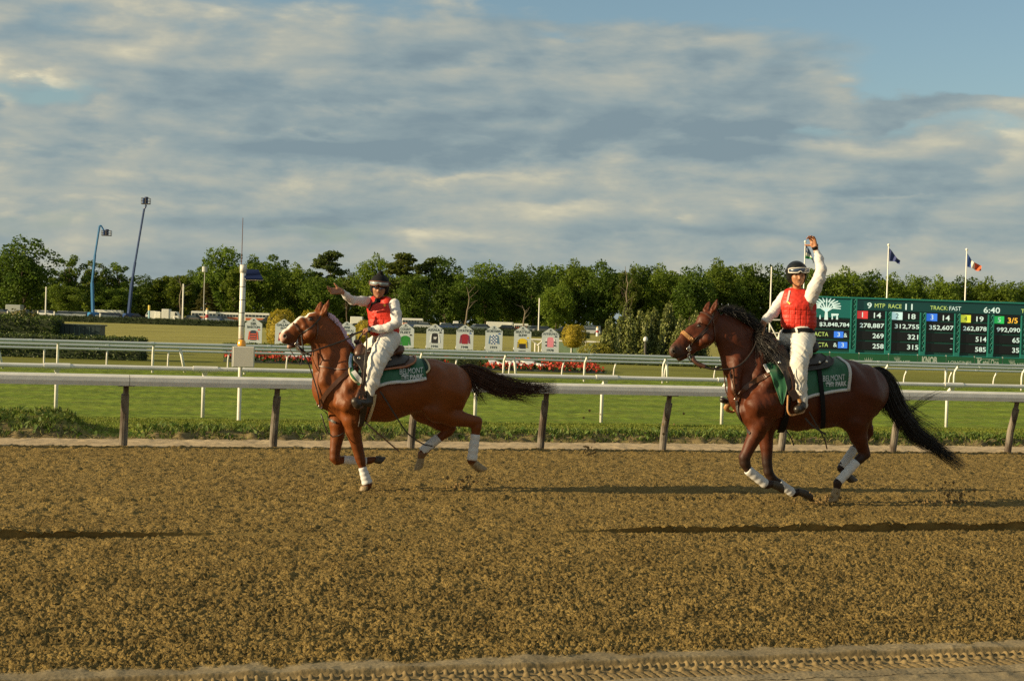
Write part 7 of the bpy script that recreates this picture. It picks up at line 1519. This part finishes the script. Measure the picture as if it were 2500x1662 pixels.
# ---- saddles
def saddle(P, B, v0, root, loc_label, which):
    s = thing('saddle', loc_label, 'saddle', (root.location.x, v0, 0)); loc = tuple(s.location)
    if which == 1: a = dict(seat=[(889, 862), (915, 866), (945, 862), (966, 850)], sk=[[(862, 868), (872, 872), (900, 870)], 0], mt=m_leather)
    return s, loc
sd1 = thing('saddle', 'brown western saddle with stitched skirts on the chestnut horse', 'saddle', (PV(930, 870, V1).x, V1, 0)); l1 = tuple(sd1.location)
sd2 = thing('saddle', 'black western saddle with tall swell and silver rings on the bay horse', 'saddle', (PV(1960, 870, V2).x, V2, 0)); l2 = tuple(sd2.location)
def saddle_parts(sd, loc, P, B, ppm, horn, swell, seatl, cantle, skirt, fender, m1, m2, m3):
    b = Body(); r = 1/ppm
    for i, ((x0, y0), (x1, y1)) in enumerate(zip(seatl[:-1], seatl[1:])): b.cap(P(x0, y0), P(x1, y1), 10*r, 10*r, .04, (0, 1, 0), .33)
    b.cap(P(*cantle[0], -.12), P(*cantle[0], .12), 9*r, 9*r, .04); b.cap(P(*cantle[1], -.10), P(*cantle[1], .10), 7*r, 7*r, .05)
    obj('seat', body_mesh('seat', b, .010, loc), m1, sd)
    b = Body(); b.cap(P(*swell, -.13), P(*swell, .13), 13*r, 13*r, .05); b.cap(P(swell[0]-3, swell[1]+12, -.17), P(swell[0]-3, swell[1]+12, .17), 13*r, 13*r, .05); b.cap(P(*swell), P(*horn), 6*r, 5*r, .03); b.cap(P(horn[0]-5, horn[1]), P(horn[0]+5, horn[1]+2), 5*r, 4.5*r, .02, (0, 1, 0), .7)
    obj('pommel', body_mesh('pommel', b, .009, loc), m1, sd)
    mb = MB(); patch(mb, B, *skirt[:2], 16, 14, .050, .014, .0); p = obj('skirt', mb, m1, sd, smooth=True)
    mb = MB(); patch(mb, B, *skirt[2:4], 14, 12, .068, .012, .0); obj('skirt', mb, m2, sd, smooth=True)
    mb = MB(); L = [(x, y) for x, y in skirt[0]]; X = on_surf(B, smooth_line(skirt[4], 26), .056); ribbon(mb, X, grad(B, X), .020, .010); obj('skirt_edge', mb, m3, p)
    mb = MB(); patch(mb, B, *fender, 18, 8, .075, .010, .002); obj('fender', mb, m2, sd, smooth=True)
saddle_parts(sd1, l1, P1, B1, ppm1, (873, 834), (880, 852), [(884, 864), (915, 868), (948, 865), (968, 856)], [(974, 858), (980, 850)],
    ([(905, 875), (925, 890), (935, 902)], [(1005, 862), (1016, 872), (1000, 897)], [(900, 870), (922, 885), (935, 898)], [(985, 864), (1000, 870), (990, 886)], [(930, 903), (960, 899), (990, 895), (1010, 886), (1015, 875), (1006, 864)]),
    ([(862, 868), (864, 880), (876, 893), (886, 915)], [(902, 862), (906, 885), (902, 905), (893, 922)]), m_leather, m_leather_d, m_tackO)
saddle_parts(sd2, l2, P2, B2, ppm2, (1880, 816), (1887, 838), [(1895, 862), (1925, 868), (1958, 862), (1980, 850)], [(1986, 850), (1991, 842)],
    ([(1920, 870), (1945, 890), (1960, 900)], [(2026, 868), (2036, 880), (2024, 897)], [(1915, 868), (1940, 884), (1955, 894)], [(2006, 862), (2018, 872), (2005, 886)], [(1965, 903), (1990, 901), (2016, 896), (2032, 888), (2034, 876)]),
    ([(1872, 855), (1884, 872), (1898, 890), (1914, 915), (1924, 945)], [(1910, 838), (1925, 862), (1932, 890), (1936, 920), (1942, 950)]), m_leather_d, m_leather_d, m_leather_d)
def bit(mb, pts, r, n=7): mb.tube([Vector(p) for p in pts], r, n)
# silver conchos
for sd, P, B, px, off in ((sd1, P1, B1, (876, 873), .09), (sd1, P1, B1, (952, 876), .085), (sd2, P2, B2, (2001, 884), .085), (sd2, P2, B2, (2018, 882), .085), (sd2, P2, B2, (1903, 884), .09)):
    X = on_surf(B, [px], off)[0]; N = grad(B, X[None])[0]; mb = MB(); mb.tube([Vector(X), Vector(X+N*.008)], [.018, .012], 12); obj('concho', mb, m_steel, sd)
# long tie straps and stirrups
def thong(parent, P, pts, w, m, name='strap', ridge=.006, rad=None):
    mb = MB(); X = smooth_line([P(*p) for p in pts], 22); N = np.tile(np.array([0, -1.0, 0]), (len(X), 1)); ribbon(mb, X, N, w, ridge); return obj(name, mb, m, parent)
thong(sd1, P1, [(928, 955, -.32), (943, 978, -.33), (963, 1010, -.33), (994, 1056, -.32), (1030, 1082, -.30), (1056, 1089, -.30)], .016, m_leather_d, 'tie_strap')
thong(sd1, P1, [(893, 1030, -.28), (903, 1040, -.30), (930, 1064, -.30), (974, 1101, -.28)], .016, m_leather, 'tie_strap')
thong(sd1, P1, [(889, 900, -.40), (888, 930, -.42), (884, 950, -.42), (882, 965, -.42)], .05, m_leather, 'stirrup_leather')
X = on_surf(B1, smooth_line([(885, 955), (888, 990), (884, 1020), (880, 1040)], 16), .012); mb = MB(); ribbon(mb, X, grad(B1, X), .075, .012); obj('girth', mb, m_leather_d, sd1)
X = on_surf(B1, smooth_line([(915, 962), (911, 985), (902, 1015), (893, 1038)], 16), .010); mb = MB(); ribbon(mb, X, grad(B1, X), .04, .016); obj('girth_fleece', mb, m_flee, sd1)
mb = MB(); q = [(879, 950, -.41), (872, 968, -.43), (868, 985, -.45), (868, 994, -.45), (878, 997, -.45), (886, 992, -.42), (890, 975, -.40), (884, 952, -.40), (879, 950, -.41)]; mb.tube([Vector(P1(*p)) for p in q], .012, 8, flat=1.8); obj('stirrup', mb, m_leather, sd1, smooth=True)
b = Body(); b.cap(P1(868, 980, -.44), P1(872, 986, -.44), .052, .055, .02); obj('stirrup_hood', body_mesh('stirrup_hood', b, .008, l1), m_leather_d, sd1)
thong(sd2, P2, [(1914, 905, -.40), (1921, 930, -.42), (1926, 950, -.43), (1930, 964, -.43)], .035, m_leather_d, 'stirrup_leather'); thong(sd2, P2, [(1926, 895, -.41), (1935, 920, -.43), (1938, 945, -.44), (1934, 963, -.43)], .04, m_leather, 'stirrup_leather')
thong(sd2, P2, [(1932, 952, -.45), (1940, 966, -.45), (1943, 976, -.45)], .09, m_leather, 'stirrup_hood')
mb = MB(); q = [(1924, 966, -.44), (1923, 985, -.48), (1923.5, 1003, -.50), (1931, 1013, -.51), (1945, 1010, -.50), (1959, 1006, -.45), (1961, 997, -.43), (1954, 980, -.42), (1946, 964, -.42)]; mb.tube([Vector(P2(*p)) for p in smooth_line(q, 30)], .0115, 8, flat=1.9); obj('stirrup', mb, m_leather_t, sd2, smooth=True)
mb = MB(); q = [(1789, 978, .36), (1781, 985, .36), (1773, 996, .38), (1780, 1003, .45), (1792, 1004, .46), (1798, 985, .42)]; mb.tube([Vector(P2(*p)) for p in smooth_line(q, 20)], .016, 8, flat=2.0); obj('stirrup', mb, m_leather_t, sd2, smooth=True)
X = on_surf(B2, smooth_line([(1999, 895), (2003, 930), (2008, 975), (2010, 1020), (2008, 1045)], 20), .034); mb = MB(); ribbon(mb, X, grad(B2, X), .055, .010); obj('rear_girth', mb, m_black, sd2)
X = on_surf(B2, smooth_line([(1926, 955), (1922, 1000), (1912, 1040), (1905, 1055)], 16), .014); mb = MB(); ribbon(mb, X, grad(B2, X), .08, .012); obj('girth', mb, m_black, sd2)
thong(sd2, P2, [(1965, 1020, -.33), (1985, 1040, -.33), (2016, 1060, -.32)], .02, m_leather_d, 'tie_strap'); thong(sd2, P2, [(1975, 1005, -.33), (1995, 1040, -.33), (2012, 1070, -.32), (2019, 1096, -.31)], .014, m_leather_d, 'tie_strap'); thong(sd2, P2, [(1920, 1052, -.2), (1930, 1066, -.2), (1938, 1087, -.2)], .014, m_leather_d, 'tie_strap')
# ---- breast collars (worn by the horses)
def bcollar(root, B, v0, main, w, m, lower, extra):
    mb = MB(); strap(mb, B, main, w, .010, .006, 34, v0); o = obj('breast_collar', mb, m, root)
    mb = MB(); strap(mb, B, lower, w*.55, .008, .005, 20); obj('martingale', mb, m_leather_d, o)
    for e, we in extra: mb = MB(); strap(mb, B, e, we, .006, .006, 24, v0); obj('neck_strap', mb, m, o)
    X = on_surf(B, [main[-1]], .014)[0]; mb = MB(); mb.tube([Vector(X+np.array([.022*math.cos(t), -.004, .022*math.sin(t)])) for t in np.linspace(0, 6.283, 13)], .005, 6); obj('ring', mb, m_steel, o, smooth=True)
    return o
bc1 = bcollar(R1, B1, V1, [(870, 890), (855, 904), (837, 918), (818, 937), (800, 956), (788, 974), (782, 992)], .050, m_leather, [(782, 990), (788, 1008), (802, 1022), (820, 1032)], [([(779, 893), (800, 897), (825, 901), (850, 899)], .014)])
mb = MB(); mb.tube([Vector(P1(*p)) for p in ((783, 1010, -.14), (789, 1025, -.15), (793, 1040, -.16), (800, 1055, -.17), (812, 1066, -.2), (828, 1063, -.24), (838, 1057, -.26))], .008, 6); obj('loose_strap', mb, m_leather_d, bc1, smooth=True)
bc2 = bcollar(R2, B2, V2, [(1893, 903), (1873, 915), (1844, 929), (1822, 945), (1806, 960), (1797, 975)], .058, m_leather, [(1798, 978), (1802, 1008), (1814, 1038), (1831, 1058)], [([(1797, 975), (1790, 955), (1786, 930), (1783, 905)], .016), ([(1782, 912), (1788, 940), (1794, 965)], .014)])
# ---- bridles
def bridle(root, B, v0, label_m, nose, nw, nm, cheek, brow, throat, bitp):
    mb = MB(); strap(mb, B, nose, nw, .012, .004, 20, v0); br = obj('bridle', mb, nm, root)
    for pts, w in cheek: mb = MB(); strap(mb, B, pts, w, .006, .005, 20, v0); obj('cheek_strap', mb, m_leather_d, br)
    if brow: mb = MB(); strap(mb, B, brow, .022, .008, .006, 16, v0); obj('browband', mb, m_leather, br)
    if throat: mb = MB(); strap(mb, B, throat, .014, .005, .006, 16, v0); obj('throat_latch', mb, m_leather, br)
    for o in (1, -1):
        X = on_surf(B, [bitp], .012)[0].copy()
        if o < 0: X[1] = 2*v0-X[1]
        mb = MB(); mb.tube([Vector(X+np.array([.024*math.cos(t), 0, .024*math.sin(t)])) for t in np.linspace(0, 6.283, 13)], .005, 6); mb.tube([Vector(X+np.array([.005, 0, .055])), Vector(X), Vector(X+np.array([.02, 0, -.075]))], .006, 6); obj('bit', mb, m_steel, br, smooth=True)
    return br
br1 = bridle(R1, B1, V1, '', [(716, 789), (722, 797), (729, 806), (735, 814)], .020, m_leather, [([(735, 814), (748, 806), (762, 797), (775, 784), (784, 770)], .016), ([(735, 814), (729, 822), (726, 832)], .014), ([(736, 815), (737, 828), (738, 842)], .011)], None, [(775, 786), (776, 805), (772, 828)], (725, 840))
br2 = bridle(R2, B2, V2, '', [(1664, 809), (1670, 813), (1680, 822), (1693, 832)], .042, m_leather_t, [([(1693, 832), (1712, 814), (1727, 796), (1738, 778), (1744, 762)], .013), ([(1697, 836), (1714, 818), (1730, 800)], .012), ([(1693, 832), (1688, 842), (1683, 850)], .013)], [(1708, 762), (1722, 766), (1738, 778)], [(1741, 780), (1744, 800), (1746, 826), (1744, 848)], (1682, 852))
# ---- reins: from the bit to the rider's hand
def rein(br, P, pts, r, m=m_leather_d, name='rein'):
    mb = MB(); mb.tube([Vector(p) for p in smooth_line([P(*q) for q in pts], 26)], r, 6, flat=1.5); obj(name, mb, m, br, smooth=True)
rein(br1, P1, [(727, 845, -.09), (738, 862, -.13), (755, 860, -.17), (785, 850, -.19), (815, 840, -.17), (848, 827, -.14), (868, 815, -.14), (888, 807, -.13)], .0075)
rein(br1, P1, [(727, 845, .09), (760, 866, .17), (800, 838, .15), (850, 820, .08), (888, 807, -.08)], .0075)
rein(br1, P1, [(728, 846, -.08), (741, 864, -.09), (754, 890, -.10), (767, 929, -.12), (777, 965, -.14), (781, 988, -.12)], .006)
rein(br1, P1, [(741, 856, -.10), (738, 835, -.085), (736, 818, -.08)], .006); rein(br1, P1, [(708, 853, -.02), (722, 874, -.06), (734, 890, -.09), (739, 862, -.12)], .004)
rein(br1, P1, [(895, 812, -.18), (895, 840, -.32), (891, 880, -.42), (889, 915, -.43), (886, 940, -.42)], .010)
rein(br1, P1, [(890, 808, -.12), (880, 822, -.10), (872, 840, -.06), (876, 832, .0)], .008)
rein(br2, P2, [(1682, 862, -.09), (1692, 878, -.10), (1716, 895, -.14), (1753, 902, -.19), (1791, 898, -.22), (1817, 882, -.21), (1839, 853, -.17), (1855, 815, -.08), (1863, 795, 0)], .0078)
rein(br2, P2, [(1682, 862, .09), (1700, 884, .12), (1740, 900, .18), (1790, 880, .20), (1840, 830, .14), (1862, 797, .03)], .0078)
rein(br2, P2, [(1690, 868, -.08), (1694, 880, -.10), (1706, 889, -.12), (1722, 895, -.14)], .018, m_leather); rein(br2, P2, [(1680, 864, -.09), (1682, 876, -.1), (1692, 884, -.11), (1712, 899, -.13)], .005)
rein(br2, P2, [(1866, 800, -.05), (1863, 815, -.08), (1858, 838, -.10)], .012, m_leather_t); rein(br2, P2, [(1791, 898, -.22), (1792, 925, -.2), (1796, 965, -.17)], .008, m_leather)
# fluffy lilac trim along the braided mane of the chestnut
b = Body(); tp = smooth_line([(803, 770), (815, 778), (828, 794), (838, 810), (846, 826), (856, 842), (868, 856)], 30); 
for i in range(len(tp)-1): b.cap(P1(tp[i][0], tp[i][1], -.01), P1(tp[i+1][0], tp[i+1][1], -.01), .026+.006*math.sin(i*2.1), .026+.006*math.sin(i*2.1+2.1), .01)
obj('mane_trim', body_mesh('mane_trim', b, .007, L1, None, lambda V, N: .006*samp(T_fine, .0125, V[:, 0]*1.3, V[:, 2]*1.3+V[:, 1])), mat('lilac_fluff', (.46, .36, .50), .95, sheen=.4), R1)
# ---- emblem and flags that need the cloth helpers
mb = MB(); lp_, lx, lz = LOGO; tree_logo(mb, lambda x, y: bf(x, y, .04), lx, lz, 1.75, 1.35); lb('emblem', mb, e_wh, lp_)
add_flags()
# ---- clods thrown up by the hooves
r = np.random.default_rng(5); L = []
for (px, py, n, sx_, sy_, v) in ((1437, 1100, 30, 10, 8, V1-.1), (1440, 1060, 14, 14, 40, V1-.1), (1130, 1184, 26, 22, 9, V1), (2010, 1218, 60, 26, 10, V2), (2325, 1205, 60, 26, 14, V2), (2300, 1232, 60, 60, 5, V2), (1620, 1040, 10, 30, 30, V1), (1150, 1172, 16, 40, 10, V1)):
    for k in range(n): L.append((np.array(PV(px+r.normal(0, sx_), py+r.normal(0, sy_), v+r.normal(0, .12))), abs(r.normal(.010, .006))+.004))
mb = MB()
for p, s in L:
    if p[2] < .02: p[2] = .02
    q = r.normal(0, 1, (6, 3)); q /= np.linalg.norm(q, axis=1, keepdims=True); v = [np.array(a)*s*r.uniform(.7, 1.3) for a in ((1, 0, 0), (0, 1, 0), (-1, 0, 0), (0, -1, 0), (0, 0, 1), (0, 0, -1))]
    mb.add([p+a for a in v], [(0, 1, 4), (1, 2, 4), (2, 3, 4), (3, 0, 4), (1, 0, 5), (2, 1, 5), (3, 2, 5), (0, 3, 5)])
tag(obj('thrown_dirt', mb, mat('clod', (.17, .11, .04), .95)), 'small clods of dirt thrown into the air behind the hooves', 'dirt', kind='stuff')
